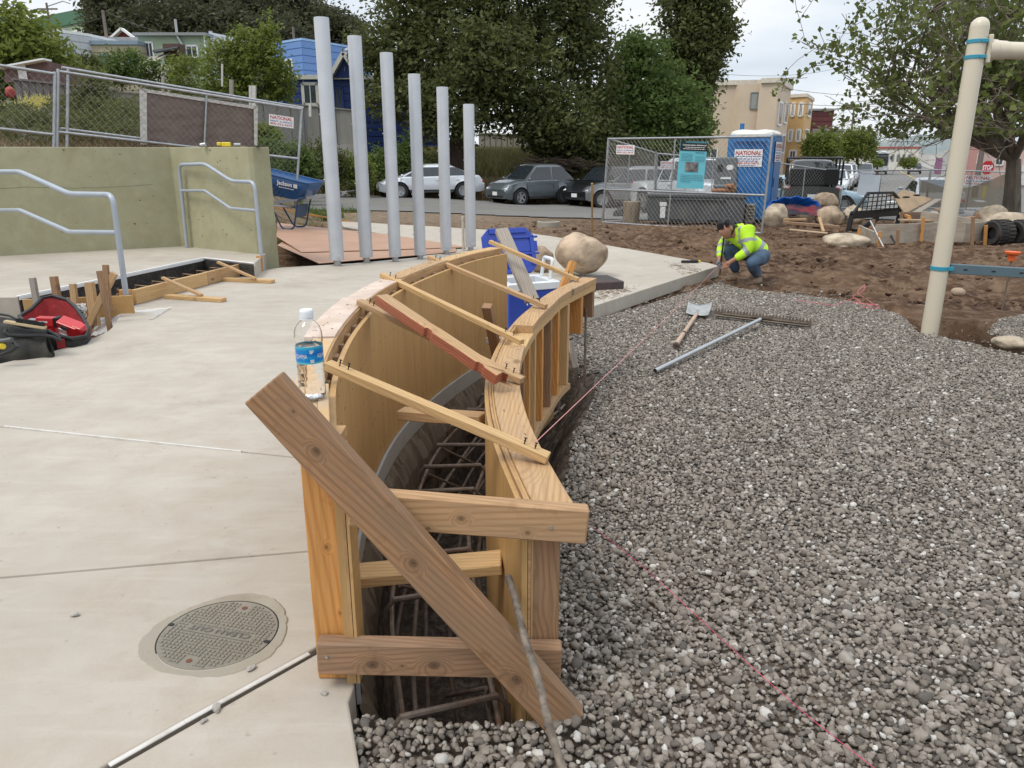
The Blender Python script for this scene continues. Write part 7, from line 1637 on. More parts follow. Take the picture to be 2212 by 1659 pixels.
PK = dict(L_=5.4,W_=1.98,H_=1.88,hood=((-.5,1.02),(-.1,1.08),(.16,1.16),(.46,1.10),(.5,.86)),cab=(.20,.10,-.10,-.15),belt=1.14,wr=.40,wx=(.33,-.30))
pk = put_car(1490,470,27.5,R(-68)); o = car('white pickup truck facing the enclosure behind the grey bin',pk,white,cat='pickup truck',grp=None,name='pickup_truck',**PK)
b = B(); b.X = pk; b.box((2.73,0,.86),(.05,1.3,.34)); b.X = None; b.build('grille_block',m_trim,o,bevel=.01)
for z in (.74,.86,.99):
    b = B(); b.X = pk; b.box((2.765,0,z),(.03,1.34,.035)); b.X = None; b.build('grille_bar',m_chr,o,bevel=.006)
pk2 = put_car(1745,440,29.0,R(72)); o = car('dark grey pickup truck with a black rack beyond the blue toilet',pk2,paint('dark grey paint',(.055,.06,.06)),cat='pickup truck',name='pickup_truck',**PK)
b = B(); b.X = pk2
for s_ in (1,-1):
    b.tube([(-2.55,s_*.85,1.1),(-2.55,s_*.85,1.85),(-2.45,s_*.85,1.95),(.5,s_*.85,1.95),(.55,s_*.85,1.1)],.035,8); b.tube([(-1.1,s_*.85,1.1),(-1.1,s_*.85,1.95)],.03,8)
for x in (-2.45,-1.5,-.5,.4): b.tube([(x,-.85,1.95),(x,.85,1.95)],.03,8)
b.box((-1.6,0,1.35),(1.9,1.5,.5)); b.X = None; b.build('rack',M_blackm,o)
car('pale blue car behind the low street fence',T(aty(1728,425,31.).x,31.,gnd(12,31)) @ RZ(R(-3)),paint('pale blue paint',(.30,.42,.50)),far=True,**SED)
car('white car roof showing through the tan screen',T(aty(2012,425,30).x,30,gnd(15,30) - .12) @ RZ(R(70)),silv,far=True,**SED)
av = math.atan2(1,AK)
G4 = 'cars parked along the avenue'
def avc(off,y,flip,lab,body,kw,grp=G4,cat='car'):
    x = AX + AK*(y - 30) + off; return car(lab,T(x,y,gnd(x,y) + .05) @ RZ(av + (math.pi if flip else 0)),body,far=True,grp=grp,cat=cat,**kw)
avc(1.2,47,True,'white car first in the parked row beside the dark pickup',white,SED); avc(1.2,55,True,'second parked car in the row, white hatchback by the cone',white,SUV); avc(1.3,62,True,'third parked car in the left row, silver',silv,SUV)
avc(2.4,74,True,'big dark silver utility parked under the left round tree',paint('dark silver paint',(.16,.175,.19)),SUV); avc(1.4,83,True,'fifth parked car, dark, under the round trees',grey_p,SED); avc(1.4,92,True,'white utility parked at the far round tree',white,SUV)
avc(9.5,128,False,'black utility driving away in the middle of the avenue',black_p,SUV,None); avc(13.2,66,False,'dark utility with red tail lights on the right of the avenue',black_p,SUV); avc(13.4,86,False,'white car parked ahead of the dark utility on the right',white,SED); avc(4.6,165,True,'small white car behind the bus',white,SED,None)
# bus
y = 118; x = AX + AK*(y - 30) + 3.6; BM = T(x,y,gnd(x,y) + .05) @ RZ(av + math.pi); bus = thing('city_bus','grey and white city bus with a dark windscreen coming up the avenue','bus',world=BM)
b = B(); b.X = BM; b.box((-5.5,0,1.72),(11.6,2.55,2.75)); b.X = None; b.build('body',paint('bus grey',(.42,.44,.45)),bus,bevel=.12,seg=3)
b = B(); b.X = BM; b.box((-5.2,0,3.2),(9,1.9,.3)); b.X = None; b.build('roof_pod',white,bus,bevel=.08)
b = B(); b.X = BM; b.box((.31,0,1.95),(.06,2.3,1.35)); b.X = None; b.build('windscreen',m_carg,bus,bevel=.05)
b = B(); b.X = BM; b.box((.30,0,2.85),(.07,2.2,.32)); b.X = None; b.build('header',m_trim,bus); b = B(); b.X = BM; b.box((.36,-.8,1.38),(.03,.5,.16)); b.X = None; b.build('route_light',mat('amber sign',(.8,.22,.05),.5,emit=.6),bus)
b = B(); b.X = BM; b.box((.32,0,.55),(.08,2.4,.4)); b.X = None; b.build('bumper',m_trim,bus,bevel=.03)
for s_ in (1,-1):
    b = B(); b.X = BM; b.box((-5.6,s_*1.285,2.15),(10.4,.03,.95)); b.X = None; b.build('side_window',m_carg,bus)
    b = B(); b.X = BM; b.box((.34,s_*.95,.85),(.06,.34,.2)); b.X = None; b.build('headlight',m_lamp,bus); b = B(); b.X = BM; b.box((.45,s_*1.5,2.4),(.1,.22,.5)); b.X = None; b.build('mirror',m_trim,bus)
    for xx in (-2.6,-8.4): b = B(); b.lathe([(.3,-.14),(.48,-.14),(.48,.14),(.3,.14)],20,BM @ T(xx,s_*1.13,.48) @ RX(R(90)),cap=True); b.build('wheel',m_tyre,bus)
# cone
p = on(1789,399); b = B(); s_ = p.y*16/F_PX; b.box((p.x,p.y,p.z + .04),(.36,.36,.05)); o = thing('traffic_cone','orange traffic cone on the avenue beside the parked row','cone',p); b.build('cone_base',M_black,o); b = B(); b.lathe([(.15,.06),(.03,.75)],16,T(*p)); b.build('cone_body',mat('cone orange',(.85,.12,.03),.5),o,smooth=True); b = B(); b.lathe([(.098,.38),(.07,.54)],16,T(*p) @ T(0,0,.002),cap=False); b.build('white_collar',M_white,o)

# ================================================================== foliage
def leaf_mat(name,c,c2,tr=.25):
    m,t,b = base_mat(name); g = t.nodes.new('ShaderNodeNewGeometry'); v = coord(t,shift=True)
    w_ = t.nodes.new('ShaderNodeTexWhiteNoise'); w_.noise_dimensions = '1D'; t.links.new(g.outputs['Random Per Island'],w_.inputs['W'])
    big = noise_n(t,v,.8,3); ad = t.nodes.new('ShaderNodeMath'); ad.operation = 'ADD'; t.links.new(rampf(t,w_.outputs['Value'],0,1,0,.6),ad.inputs[0]); t.links.new(rampf(t,big,.35,.65,0,.4),ad.inputs[1])
    t.links.new(mixc(t,ad.outputs[0],c,c2),b.inputs['Base Color']); b.inputs['Roughness'].default_value = .6; b.inputs['Specular IOR Level'].default_value = .25
    if tr:
        tb = t.nodes.new('ShaderNodeBsdfTranslucent'); tb.inputs[0].default_value = (*[min(1,x*1.6) for x in c2],1); ms = t.nodes.new('ShaderNodeMixShader'); ms.inputs[0].default_value = tr
        out = t.nodes['Material Output']; t.links.new(b.outputs[0],ms.inputs[1]); t.links.new(tb.outputs[0],ms.inputs[2]); t.links.new(ms.outputs[0],out.inputs[0])
    return m
def leaves(name,lobes,n,ls,m_,parent,seed,cl=.5,per=14,asp=.5,hollow=.45,droop=0.):
    """lobes: (cx,cy,cz,rx,ry,rz); n leaves spread as clumps through each lobe"""
    rs = np.random.RandomState(seed); vol = np.array([l[3]*l[5] for l in lobes]) ** .9; vol = vol/vol.sum(); P = []
    for l,w_ in zip(lobes,vol):
        k = max(3,int(n*w_/per)); d = rs.normal(size=(k,3)); d /= np.linalg.norm(d,axis=1)[:,None]; r_ = hollow + (1.06 - hollow)*rs.rand(k) ** .6
        d *= (r_*(1 + .16*rs.normal(size=k)))[:,None]; c = np.array(l[:3]) + d*np.array(l[3:6])
        s_ = cl*rs.uniform(.5,1.3,k); q_ = np.repeat(c,per,0) + rs.normal(size=(k*per,3))*np.repeat(s_,per)[:,None]*np.array([.55,.55,.38]); P.append(q_)
    P = np.concatenate(P); k = len(P); u = rs.normal(size=(k,3)); u[:,2] = u[:,2]*.7 - droop; u /= np.linalg.norm(u,axis=1)[:,None]; w2 = rs.normal(size=(k,3)); v = np.cross(u,w2); v /= np.linalg.norm(v,axis=1)[:,None]
    a = ls*rs.uniform(.6,1.3,k)[:,None]; V = np.stack([P - u*a,P + v*a*asp - u*a*.1,P + u*a,P - v*a*asp - u*a*.1],1).reshape(-1,3); F_ = np.arange(4*k).reshape(-1,4)
    W0 = np.array(WM[parent.name].translation); return np_mesh(name,V - W0,F_,m_,parent,T(*W0))
def lob(u,v,y,ru,rv,ry=None):
    p = aty(u,v,y); s_ = y/F_PX; return (p.x,p.y,p.z,ru*s_,(ry or ru*.8)*s_ if ry is None else ry,rv*s_)
def tree(name,lab,cat,base,lobes,n,ls,lm,bm_=None,seed=1,cl=.5,limbs=True,tr=.3,grp=None,**k):
    o = thing(name,lab,cat,base,0,grp); leaves('crown',lobes,n,ls,lm,o,seed,cl,**k)
    if bm_:
        b = B(); ct = sum((Vector(l[:3]) for l in lobes),Vector())/len(lobes); mid = Vector((base[0]*.6 + ct.x*.4,base[1]*.6 + ct.y*.4,(base[2] + ct.z)/2))
        b.tube([Vector(base) - Vector((0,0,.3)),Vector(base) + Vector((0,0,.4)),mid,ct],[tr*1.5,tr*1.15,tr*.9,tr*.45],9)
        b.build('trunk',bm_,o,smooth=True)
        if limbs:
            rs = random.Random(seed)
            for l in lobes:
                b = B(); e_ = Vector(l[:3]); s_ = Vector(base).lerp(ct,rs.uniform(.45,.8)); mm = s_.lerp(e_,.5) + Vector((rs.uniform(-.3,.3),rs.uniform(-.3,.3),rs.uniform(-.2,.4))); b.tube([s_,mm,e_,e_ + (e_ - mm)*.4],[tr*.4,tr*.28,tr*.16,tr*.05],6)
                for q_ in range(4): d = Vector((rs.gauss(0,1)*l[3],rs.gauss(0,.7)*l[4],rs.gauss(0,.8)*l[5]))*.6; b.tube([mm.lerp(e_,rs.random()),e_ + d],[tr*.12,tr*.03],4)
                b.build('branch',bm_,o,smooth=True)
    return o
LM = leaf_mat('dark leaf',(.030,.040,.015),(.130,.142,.045),.3); LM2 = leaf_mat('green leaf',(.035,.062,.016),(.125,.175,.045),.32); LM3 = leaf_mat('fresh leaf',(.045,.07,.016),(.20,.24,.05),.32); LME = leaf_mat('eucalyptus leaf',(.022,.028,.016),(.10,.102,.052),.25)
LMS = leaf_mat('plane leaf',(.045,.06,.02),(.16,.19,.05)); LMG = leaf_mat('grass blade',(.10,.13,.04),(.34,.30,.14)); LMD = leaf_mat('dry stalk',(.14,.10,.05),(.34,.25,.13),0)
gz_ = lambda x,y: Vector((x,y,gnd(x,y)))
# main dark tree behind the poles
yb = 39.; bs_ = aty(985,385,yb); tree('broad_tree','huge dark evergreen tree behind the silver poles, trunk above the white sedan','tree',gz_(bs_.x,yb),
     [lob(850,110,39,62,62),lob(890,30,40,70,60),lob(840,215,38,55,45),lob(920,150,39,75,80),lob(1000,60,39,90,90),lob(1000,215,37.5,95,70),lob(1090,20,40,100,100),lob(1110,160,38,95,90),lob(1180,250,38,90,65),lob(1210,60,40,85,95),lob(1262,25,41,50,65),lob(1270,150,40,55,70),lob(930,-70,40,100,70),lob(1130,-110,40,150,80),lob(1050,120,36.8,70,60),lob(1230,265,37.5,60,50),lob(800,120,39,30,40),lob(930,265,37.5,50,35)],
     62000,.13,LM,M_bark,3,.62,tr=.50,per=16)
tree('evergreen_tree','dense green tree left of the tall column shaped tree','tree',gz_(aty(1400,350,43).x,43),[lob(1380,200,43,75,90),lob(1440,250,42,80,75),lob(1330,270,42,60,70),lob(1488,285,42.5,44,50),lob(1390,320,41.5,90,35),lob(1270,320,40,60,40),lob(1370,130,43.5,40,45)],30000,.13,LM2,M_bark,4,.55,tr=.3,per=16)
tree('column_tree','tall column shaped dark green tree against the open sky','tree',gz_(aty(1500,350,46).x,46),[lob(1496,60,46,66,80),lob(1490,-30,46,62,60),lob(1518,130,46,40,70),lob(1470,150,46,55,70),lob(1490,230,46,42,70),lob(1550,60,46,36,60),lob(1490,300,46,40,40)],24000,.14,LM,M_bark,5,.5,tr=.3,per=14)
tree('low_spruce','dark drooping tree with its crown touching the bank behind the crossover','tree',gz_(aty(1260,350,40).x,40),[lob(1220,300,39.5,60,40),lob(1260,340,39,50,30),lob(1180,290,40,50,30),lob(1300,300,40,50,55)],12000,.13,LM,M_bark,6,.5,tr=.2,per=14)
# eucalyptus wood on the hill, each tree its own
rs = random.Random(11); spots = ((250,70,55,105,96),(300,5,75,95,98),(375,-5,70,90,95),(440,0,65,85,99),(505,20,60,70,94),(560,35,55,62,97),(615,45,55,58,93),(670,60,50,55,96),(720,75,45,45,94),(755,85,30,32,97),(226,25,26,50,92),(340,60,80,55,90),(470,70,80,45,89),(600,85,70,40,88))
for i,(u,v,ru,rv,y) in enumerate(spots):
    lb = [lob(u,v,y,ru,rv)] + [lob(u + rs.uniform(-.8,.8)*ru,v + rs.uniform(-.9,.8)*rv,y + rs.uniform(-2,2),ru*rs.uniform(.35,.55),rv*rs.uniform(.3,.5)) for _ in range(6)]
    p = aty(u,v + rv,y); tree('eucalyptus_tree',('darkest tall tree at the left end of the hilltop wood','second tree of the hilltop wood from its left end','broad tree above the red gable roof','tall tree above the green house roof','tree above the white sided wall','tree behind the leafy garden tree on the hilltop','tree on the hill left of the tallest pole','tree crossed by the top of the tallest silver pole','lower tree of the wood right of the tallest pole','last small tree where the hilltop wood ends at the right','dark tree edge beside the green institutional building','low tree of the wood just above the red gable','low tree of the wood above the green house vents','low tree of the wood above the light blue house')[i],'tree',(p.x,y,gnd(p.x,y)),lb,5600,.26,LME,M_barkg,30 + i,1.15,limbs=False,tr=.4,per=12,grp='trees of the hilltop wood')
tree('magnolia_tree','bright leathery tree filling the upper left corner','tree',gz_(aty(60,200,30).x,30),[lob(30,90,30,80,60),lob(95,132,30,48,40),lob(10,170,30,80,45),lob(-60,100,30,90,80),lob(138,160,30,32,26),lob(35,72,30,40,34)],9000,.15,LM3,M_barkg,21,.5,tr=.2,per=9,asp=.38)
garden = (((186,160,33,28,34),2800,LM,'dull olive bush right of the bright leathery tree'),((258,150,36,36,34),3600,LM2,'leafy green shrub before the tan house'),((345,172,37,42,30),3000,LM2,'airy shrub with pale flowers below the green house stair'),((395,175,35,26,45),1800,LM3,'thin reddish green vine beside the green house'),((205,235,17,26,60),3200,LM,'dark conifer shrub growing against the wooden fence'))
for i,(l,n,m_,lab) in enumerate(garden):
    p = aty(l[0],l[1] + l[4],l[2]); lb = [lob(*l)] + [lob(l[0] + rs.uniform(-.8,.8)*l[3],l[1] + rs.uniform(-1,.6)*l[4],l[2],l[3]*.45,l[4]*.4) for _ in range(4)]
    tree('garden_shrub',lab,'shrub',(p.x,l[2],gnd(p.x,l[2])),lb,n,.075 if l[2] > 20 else .045,m_,M_barkg,50 + i,.3,limbs=False,tr=.05,per=9)
b = B(); rr = random.Random(8); m_fl = mat('white blossom',(.6,.58,.5),.8)
for i in range(160): p = aty(rr.gauss(350,18),rr.gauss(155,12),36.2 + rr.uniform(-.5,.5)); b.add([p + Vector((rr.uniform(-.06,.06),0,rr.uniform(-.06,.06))) for _ in range(3)],[(0,1,2)])
o = tag(b.build('blossom',m_fl,kind='stuff'),'pale blossom scattered over the airy shrub')
yb = 38.; tree('garden_tree','full green garden tree with tall loose sprigs before the light blue house','tree',gz_(aty(530,230,yb).x,yb),[lob(480,160,yb,50,60),lob(560,160,yb,60,70),lob(520,130,yb,45,45),lob(600,180,yb,32,45),lob(500,205,yb,60,30),lob(570,110,yb,30,30),lob(522,88,yb,9,26),lob(580,75,yb,12,30),lob(548,100,yb,10,22)],17000,.09,LM3,M_barkg,8,.3,tr=.1,per=12)
# hedge along the street, separate bushes
for i,(u,v,y,ru,rv,lab) in enumerate(((600,345,29,48,42,'bush behind the sign on the long fence panel'),(640,365,27,40,40,'bush behind the wheelbarrow and fence post'),(700,355,33,45,48,'hedge bush seen left of the second silver pole'),(760,372,33.5,42,42,'hedge bush between the first and third silver poles'),(820,368,35.5,42,44,'hedge bush above the nose of the white sedan'),(880,345,36.5,38,46,'hedge bush behind the white sedan roof'),(915,375,36.5,35,36,'hedge bush left of the big tree trunk'),(575,300,31,30,26,'small shrub right of the brown screen cloth'))):
    p = aty(u,v + rv,y); lb = [lob(u,v,y,ru,rv)] + [lob(u + rs.uniform(-.8,.8)*ru,v + rs.uniform(-.7,.3)*rv,y,ru*.45,rv*.45) for _ in range(4)]
    tree('hedge_bush',lab,'bush',(p.x,y,gnd(p.x,y)),lb,6500,.06,(LM2,LM2,LM,LM3)[i % 4],M_bark,70 + i,.22,limbs=False,tr=.05,per=12,grp='bushes along the street')
# ground cover on the slope behind the wall
def tufts(name,n,area,h_,m_,lab,seed,dens=None):
    rs_ = np.random.RandomState(seed); x = rs_.uniform(area[0],area[1],n); y = rs_.uniform(area[2],area[3],n)
    if dens is not None: k = dens(x,y) > rs_.rand(n); x,y = x[k],y[k]
    n = len(x); z = ground(x,y) + .25*fbm(x*.4,y*.4,3,21)*0; P = np.stack([x,y,z],-1); hh = h_*rs_.uniform(.5,1.3,n); d = rs_.normal(size=(n,3))*.35; d[:,2] = 1; w_ = rs_.normal(size=(n,3)); w_[:,2] = 0; w_ /= np.linalg.norm(w_,axis=1)[:,None]
    V = np.stack([P - w_*h_*.07,P + w_*h_*.07,P + d*hh[:,None]],1).reshape(-1,3); o = np_mesh(name,V,np.arange(3*n).reshape(-1,3),m_); return tag(o,lab,kind='stuff')
tufts('slope_plants',30000,(-16,-4.5,12.5,24),.22,LM2,'low green plants on the slope behind the fence',1,lambda x,y: (fbm(x*.5,y*.5,3,41) > -.02)*.9*ss(14.5,17,y))
tufts('straw',16000,(-12,-4,11.5,17),.16,LMD,'dry straw on the slope behind the wall',2)
tufts('bank_grass',30000,(-5,9,38.5,45),.45,LMG,'tall pale grass on the bank behind the parked cars',3)
tufts('dry_weeds',14000,(-9,8,35.3,38),.40,LMD,'brown dry weeds at the foot of the bank',4)
b = B(); rr = random.Random(5)
for i in range(300): p = aty(rr.gauss(82,20),rr.gauss(226,6),18.5); b.tube([p,p + Vector((rr.uniform(-.03,.03),0,.11))],[.011,.004],4)
tag(b.build('yellow_flowers',mat('yellow flowers',(.62,.55,.16),.8),kind='stuff'),'cluster of yellow flower spikes on the slope')
for k,(a,c,lab) in enumerate((((35,312),(135,285),'grey dead branch lying on the straw behind the wall'),((60,300),(20,265),'second dead branch on the slope, thicker'))):
    A_,C_ = aty(*a,15.5),aty(*c,15.8); b = B(); pts = [A_.lerp(C_,t_) + Vector((0,0,.05*math.sin(t_*7 + k))) for t_ in np.linspace(0,1,8)]; b.tube(pts,[.05 - .004*j for j in range(8)],6); b.tube([pts[4],pts[4] + Vector((.3,.1,.1))],.02,5); tag(b.build('dead_branch',M_barkg,smooth=True),lab,'branch')
b = B(); rr = random.Random(15)
for i in range(220): p = aty(rr.gauss(1205,38),rr.uniform(345,362),37.2); d = Vector((rr.uniform(-.9,.9),rr.uniform(-.3,.3),rr.uniform(-.25,.25))); b.tube([p,p + d],.02,3)
tag(b.build('brush_pile',M_bark,kind='stuff'),'dark pile of cut branches on the bank behind the grey crossover')

o = thing('slope_shrubs','low green shrubs covering the slope behind the fence panels','shrub',gz_(-8,15)); rs = random.Random(4)
leaves('foliage',[lob(u,v,y,ru,rv,1.0) for u,v,y,ru,rv in ((40,262,16,60,16),(130,258,16.5,50,20),(215,268,16,50,22),(285,250,15.5,45,30),(280,285,14.5,50,16),(180,225,18,50,16),(30,235,18,40,10),(130,282,15,60,10),(240,232,17,24,20),(350,240,18,60,30),(470,260,18,60,30))],17000,.035,LM,o,9,.14,per=10)
# plane tree at the right with visible limbs
yb = 21.; base = aty(2192,440,yb); pt = thing('plane_tree','wide plane tree with grey limbs and sparse leaves overhanging the street at right','tree',gz_(base.x,yb)); rs = random.Random(77)
segs = []; tips = []
def grow(p,d,ln,r_,dep):
    pts = [p]; q_ = p; n = 4
    for k in range(n):
        d = (d + Vector((rs.gauss(0,.16),rs.gauss(0,.16),rs.gauss(.03,.12)))).normalized(); q_ = q_ + d*ln/n; pts.append(q_)
    segs.append((pts,[r_*(1 - .45*k/n) for k in range(n + 1)],dep))
    if dep >= 3: tips.extend(pts[1:] if dep >= 4 else pts[3:])
    if dep >= 5 or r_ < .002: return
    for k in range(3 if dep < 3 else 3):
        s_ = pts[rs.choice((2,3,4)) if k else 4]; a_ = Vector((rs.gauss(0,.75),rs.gauss(0,.75),rs.gauss(.05,.55))); nd = (d + a_).normalized(); grow(s_,nd,ln*rs.uniform(.60,.78),r_*rs.uniform(.42,.6),dep + 1)
crot = aty(2190,345,yb); B0 = gz_(base.x,yb); segs.append(([B0 - Vector((0,0,.2)),B0.lerp(crot,.5),crot],[.26,.20,.17],0))
for (u,v,dy,r_) in ((1880,235,.6,.09),(1850,180,-.5,.08),(1925,60,.5,.09),(2040,250,0,.14),(1960,190,-1.5,.11),(2080,120,1.5,.13),(2180,60,0,.15),(2260,100,1,.14),(2060,215,-2.2,.12),(2000,290,.8,.10),(2120,20,-1.5,.12),(2300,220,-1,.13),(1985,85,.5,.10),(2110,200,-2.5,.12),(2200,160,-2.5,.12),(2140,250,1.8,.10)):
    e_ = aty(u,v,yb + dy); d = (e_ - crot); grow(crot,d.normalized(),d.length*.70,r_*.8,1)
for dep in (0,1,2):
    for s_ in [s_ for s_ in segs if s_[2] == dep][:80]: b = B(); b.tube(s_[0],s_[1],7); b.build('trunk' if dep == 0 else 'branch',M_barkg,pt,smooth=True)
b = B()
for s_ in segs:
    if s_[2] >= 3: b.tube(s_[0],[max(.0075,r_) for r_ in s_[1]],3,cap=False)
b.build('twig',M_barkg,pt,kind='stuff')
rs_ = np.random.RandomState(5); tp_ = np.array([tuple(t_) for t_ in tips]); print('tips',len(tp_)); k = 12500; P = tp_[rs_.randint(0,len(tp_),k)] + rs_.normal(size=(k,3))*.09
kp = (P[:,2] > 1.55); P = P[kp]; k = len(P); u = rs_.normal(size=(k,3)); u[:,2] -= .5; u /= np.linalg.norm(u,axis=1)[:,None]; w2 = rs_.normal(size=(k,3)); v = np.cross(u,w2); v /= np.linalg.norm(v,axis=1)[:,None]; a = .060*rs_.uniform(.6,1.35,k)[:,None]
V = np.stack([P - u*a,P - u*a*.3 + v*a*.95,P + u*a*.35 + v*a*.55,P + u*a*1.25,P + u*a*.35 - v*a*.55,P - u*a*.3 - v*a*.95],1).reshape(-1,3)
W0 = np.array(WM[pt.name].translation); np_mesh('leaves',V - W0,np.arange(6*k).reshape(-1,6),LMS,pt,T(*W0))['kind'] = 'stuff'
# clipped street trees
for i,(u,v,y,ru,rv,lab) in enumerate(((1775,318,62,36,32,'round clipped street tree, left of the pair by the yellow building'),(1853,312,70,38,36,'round clipped street tree, right of the pair by the avenue'),(1895,352,105,10,9,'small yellowish bush beyond the round trees'),(1962,351,120,17,12,'small round tree right of the bus'))):
    p = aty(u,v + rv + 16,y); lb = [lob(u,v,y,ru*.9,rv*.9)] + [lob(u + s_*ru*.5,v + t_*rv*.35,y,ru*.5,rv*.55) for s_ in (-1,1) for t_ in (-1,1)]
    tree('street_tree',lab,'tree',(p.x,y,gnd(p.x,y)),lb,(9000,9000,900,1600)[i],.10 if i < 2 else .16,(LM3,LM3,LM3,LM3)[i],M_bark,90 + i,.35,limbs=False,tr=.16,per=12,grp='clipped trees on the avenue')

# ================================================================== houses
def siding(b,A,Bp,z0,z1,st,out,th=.02):
    """lapped boards between plan points A and Bp"""
    d = (Bp - A).normalized(); n = int((z1 - z0)/st)
    for k in range(n): z = z0 + k*st; b.bar(Vector((A.x,A.y,z + st*.5)) + out*.012,Vector((Bp.x,Bp.y,z + st*.5)) + out*.012,th,st*.90,up=(0,0,1))
def house(name,lab,pts,z0,z1,m_,cat='house',grp=None,roof=None,rz=.18,over=.2,boards=None,m_sd=None):
    """pts: plan outline; vertical walls from z0 to z1 and a flat roof slab"""
    c = sum(pts,Vector())/len(pts); o = thing(name,lab,cat,(c.x,c.y,z0),0,grp); n = len(pts)
    b = B(); b.add([Vector((p.x,p.y,z0)) for p in pts] + [Vector((p.x,p.y,z1)) for p in pts],[(i,(i + 1) % n,n + (i + 1) % n,n + i) for i in range(n)] + [tuple(range(n,2*n))]); b.build('wall',m_,o)
    if roof: b = B(); q_ = [p + (p - c).normalized()*over for p in pts]; b.prism([(p.x,p.y) for p in q_],rz,None,z1 + .003); b.build('roof',roof,o)
    if boards:
        for i in range(n):
            A,Bp = pts[i],pts[(i + 1) % n]; d = (Bp - A); out = Vector((d.y,-d.x,0)).normalized(); out = out if out.dot((A + Bp)/2 - c) > 0 else -out
            if out.dot(Vector((0,0,0)) - (A + Bp)/2) < 0: continue
            A = Vector((A.x,A.y,0)); Bp = Vector((Bp.x,Bp.y,0)); k = int((z1 - z0)/boards)
            for j in range(k):
                z = z1 - (j + .5)*boards; 
                if z < z0: break
                bb = B(); bb.bar(Vector((A.x,A.y,z)) + out*.02,Vector((Bp.x,Bp.y,z)) + out*.02,.035,boards*.86); bb.build('siding_board',m_sd or m_,o)
    return o
def win(o,A,Bp,out,u0,u1,z0,z1,frame_m=None,bars=0,fw_=.09,glass=None,mull=1,name='window'):
    """window on the wall line A-Bp at fractions u0..u1"""
    a = A.lerp(Bp,u0); c = A.lerp(Bp,u1); a = Vector((a.x,a.y,0)) + out*.05; c = Vector((c.x,c.y,0)) + out*.05; Z = lambda p,z: Vector((p.x,p.y,z)); d = (c - a).normalized()
    b = B()
    for (p,q_) in ((Z(a,z0),Z(c,z0)),(Z(a,z1),Z(c,z1))): b.bar(p,q_,.08,fw_)
    for p in (a,c): b.bar(Z(p,z0),Z(p,z1),fw_,.08,up=out)
    w_o = b.build(name,frame_m or M_white,o)
    for k in range(1,mull + 1): b = B(); p = a.lerp(c,k/(mull + 1)); b.bar(Z(p,z0),Z(p,z1),.05,.05,up=out); b.build('sash',frame_m or M_white,w_o)
    b = B(); b.add([Z(a,z0) + out*.012,Z(c,z0) + out*.012,Z(c,z1) + out*.012,Z(a,z1) + out*.012],[(0,1,2,3)]); b.build('pane',glass or M_glass,w_o)
    for k in range(bars): b = B(); p = a.lerp(c,(k + .5)/bars) + out*.06; b.bar(Z(p,z0),Z(p,z1),.02,.02); b.build('bar',M_black,w_o)
    return w_o
def outn(A,Bp): d = Bp - A; n = Vector((d.y,-d.x,0)).normalized(); return n if n.dot(-(A + Bp)/2) > 0 else -n
V3 = lambda p: Vector((p.x,p.y,0))
M_roofg = mat('grey roof edge',(.26,.27,.27),.7,var=.1)
# green house with white sided wing
m_gr = mat('pale green stucco',(.34,.42,.31),.8,var=.06); y = 50.
A = V3(aty(297,80,y)); C1 = V3(aty(444,80,y)); D1 = V3(aty(600,90,57)); E1 = V3(aty(420,90,60)); zt = aty(400,78,y).z
g = house('house','pale green house with white framed windows and an outside stair roof',[A,C1,C1 + Vector((1,9,0)),A + Vector((0,9,0))],2.4,zt,m_gr,roof=M_roofg,rz=.16,over=.35)
o_ = outn(A,C1)
zz = lambda v,yy=y: aty(0,v,yy).z
f_ = lambda u: (u - 297)/(444 - 297)
win(g,A,C1,o_,f_(312),f_(328),zz(124),zz(92)); win(g,A,C1,o_,f_(400),f_(424),zz(124),zz(99)); 
b = B(); b.tube([C1 + Vector((-.05,-.1,zt)),C1 + Vector((-.05,-.1,2.6))],.05,8); b.build('downpipe',M_white,g)
b = B(); px_ = A.lerp(C1,f_(385)); b.tube([px_ + Vector((0,-.15,zt + .9)),px_ + Vector((0,-.15,zt)),px_ + Vector((.3,-.15,zt - .6)),px_ + Vector((.35,-.15,2.6))],.08,8); b.build('flue',M_galv,g,smooth=True)
b = B(); b.tube([A.lerp(C1,f_(430)) + Vector((0,2,zt)),A.lerp(C1,f_(430)) + Vector((0,2,zt + .55))],.12,8); b.build('roof_vent',M_galv,g)
b = B(); P_ = [aty(343,118,49),aty(395,112,49),aty(345,150,46),aty(290,158,46)]; P_ = [aty(322,128,48.6),aty(372,113,48.6),aty(340,133,46.5),aty(293,152,46.5)]; b.add(P_ + [p + Vector((0,0,.08)) for p in P_],[(0,1,2,3),(7,6,5,4),(0,4,5,1),(1,5,6,2),(2,6,7,3),(3,7,4,0)]); b.build('stair_roof',mat('worn roofing',(.33,.30,.25),.9,var=.15),g)
b = B(); b.box(aty(378,118,48.8),(1.0,.8,1.1)); b.build('stair_house',mat('brown boards',(.10,.06,.045),.8),g); b = B(); P_ = [aty(330,112,48.4),aty(385,103,48.4),aty(383,107,47.6),aty(335,116,47.6)]; b.add(P_ + [p + Vector((0,0,.1)) for p in P_],[(0,1,2,3),(7,6,5,4),(0,4,5,1),(1,5,6,2),(2,6,7,3),(3,7,4,0)]); b.build('small_roof',M_dark,g)
zt2 = aty(444,74,50.4).z
house('house','white lap sided house wing beside the green house',[C1 + Vector((.1,.4,0)),D1,D1 + Vector((2,6,0)),C1 + Vector((2,8,0))],2.4,zt2,M_white,roof=M_white,rz=.12,over=.05,boards=.33,m_sd=mat('white siding',(.62,.62,.59),.7,var=.05))
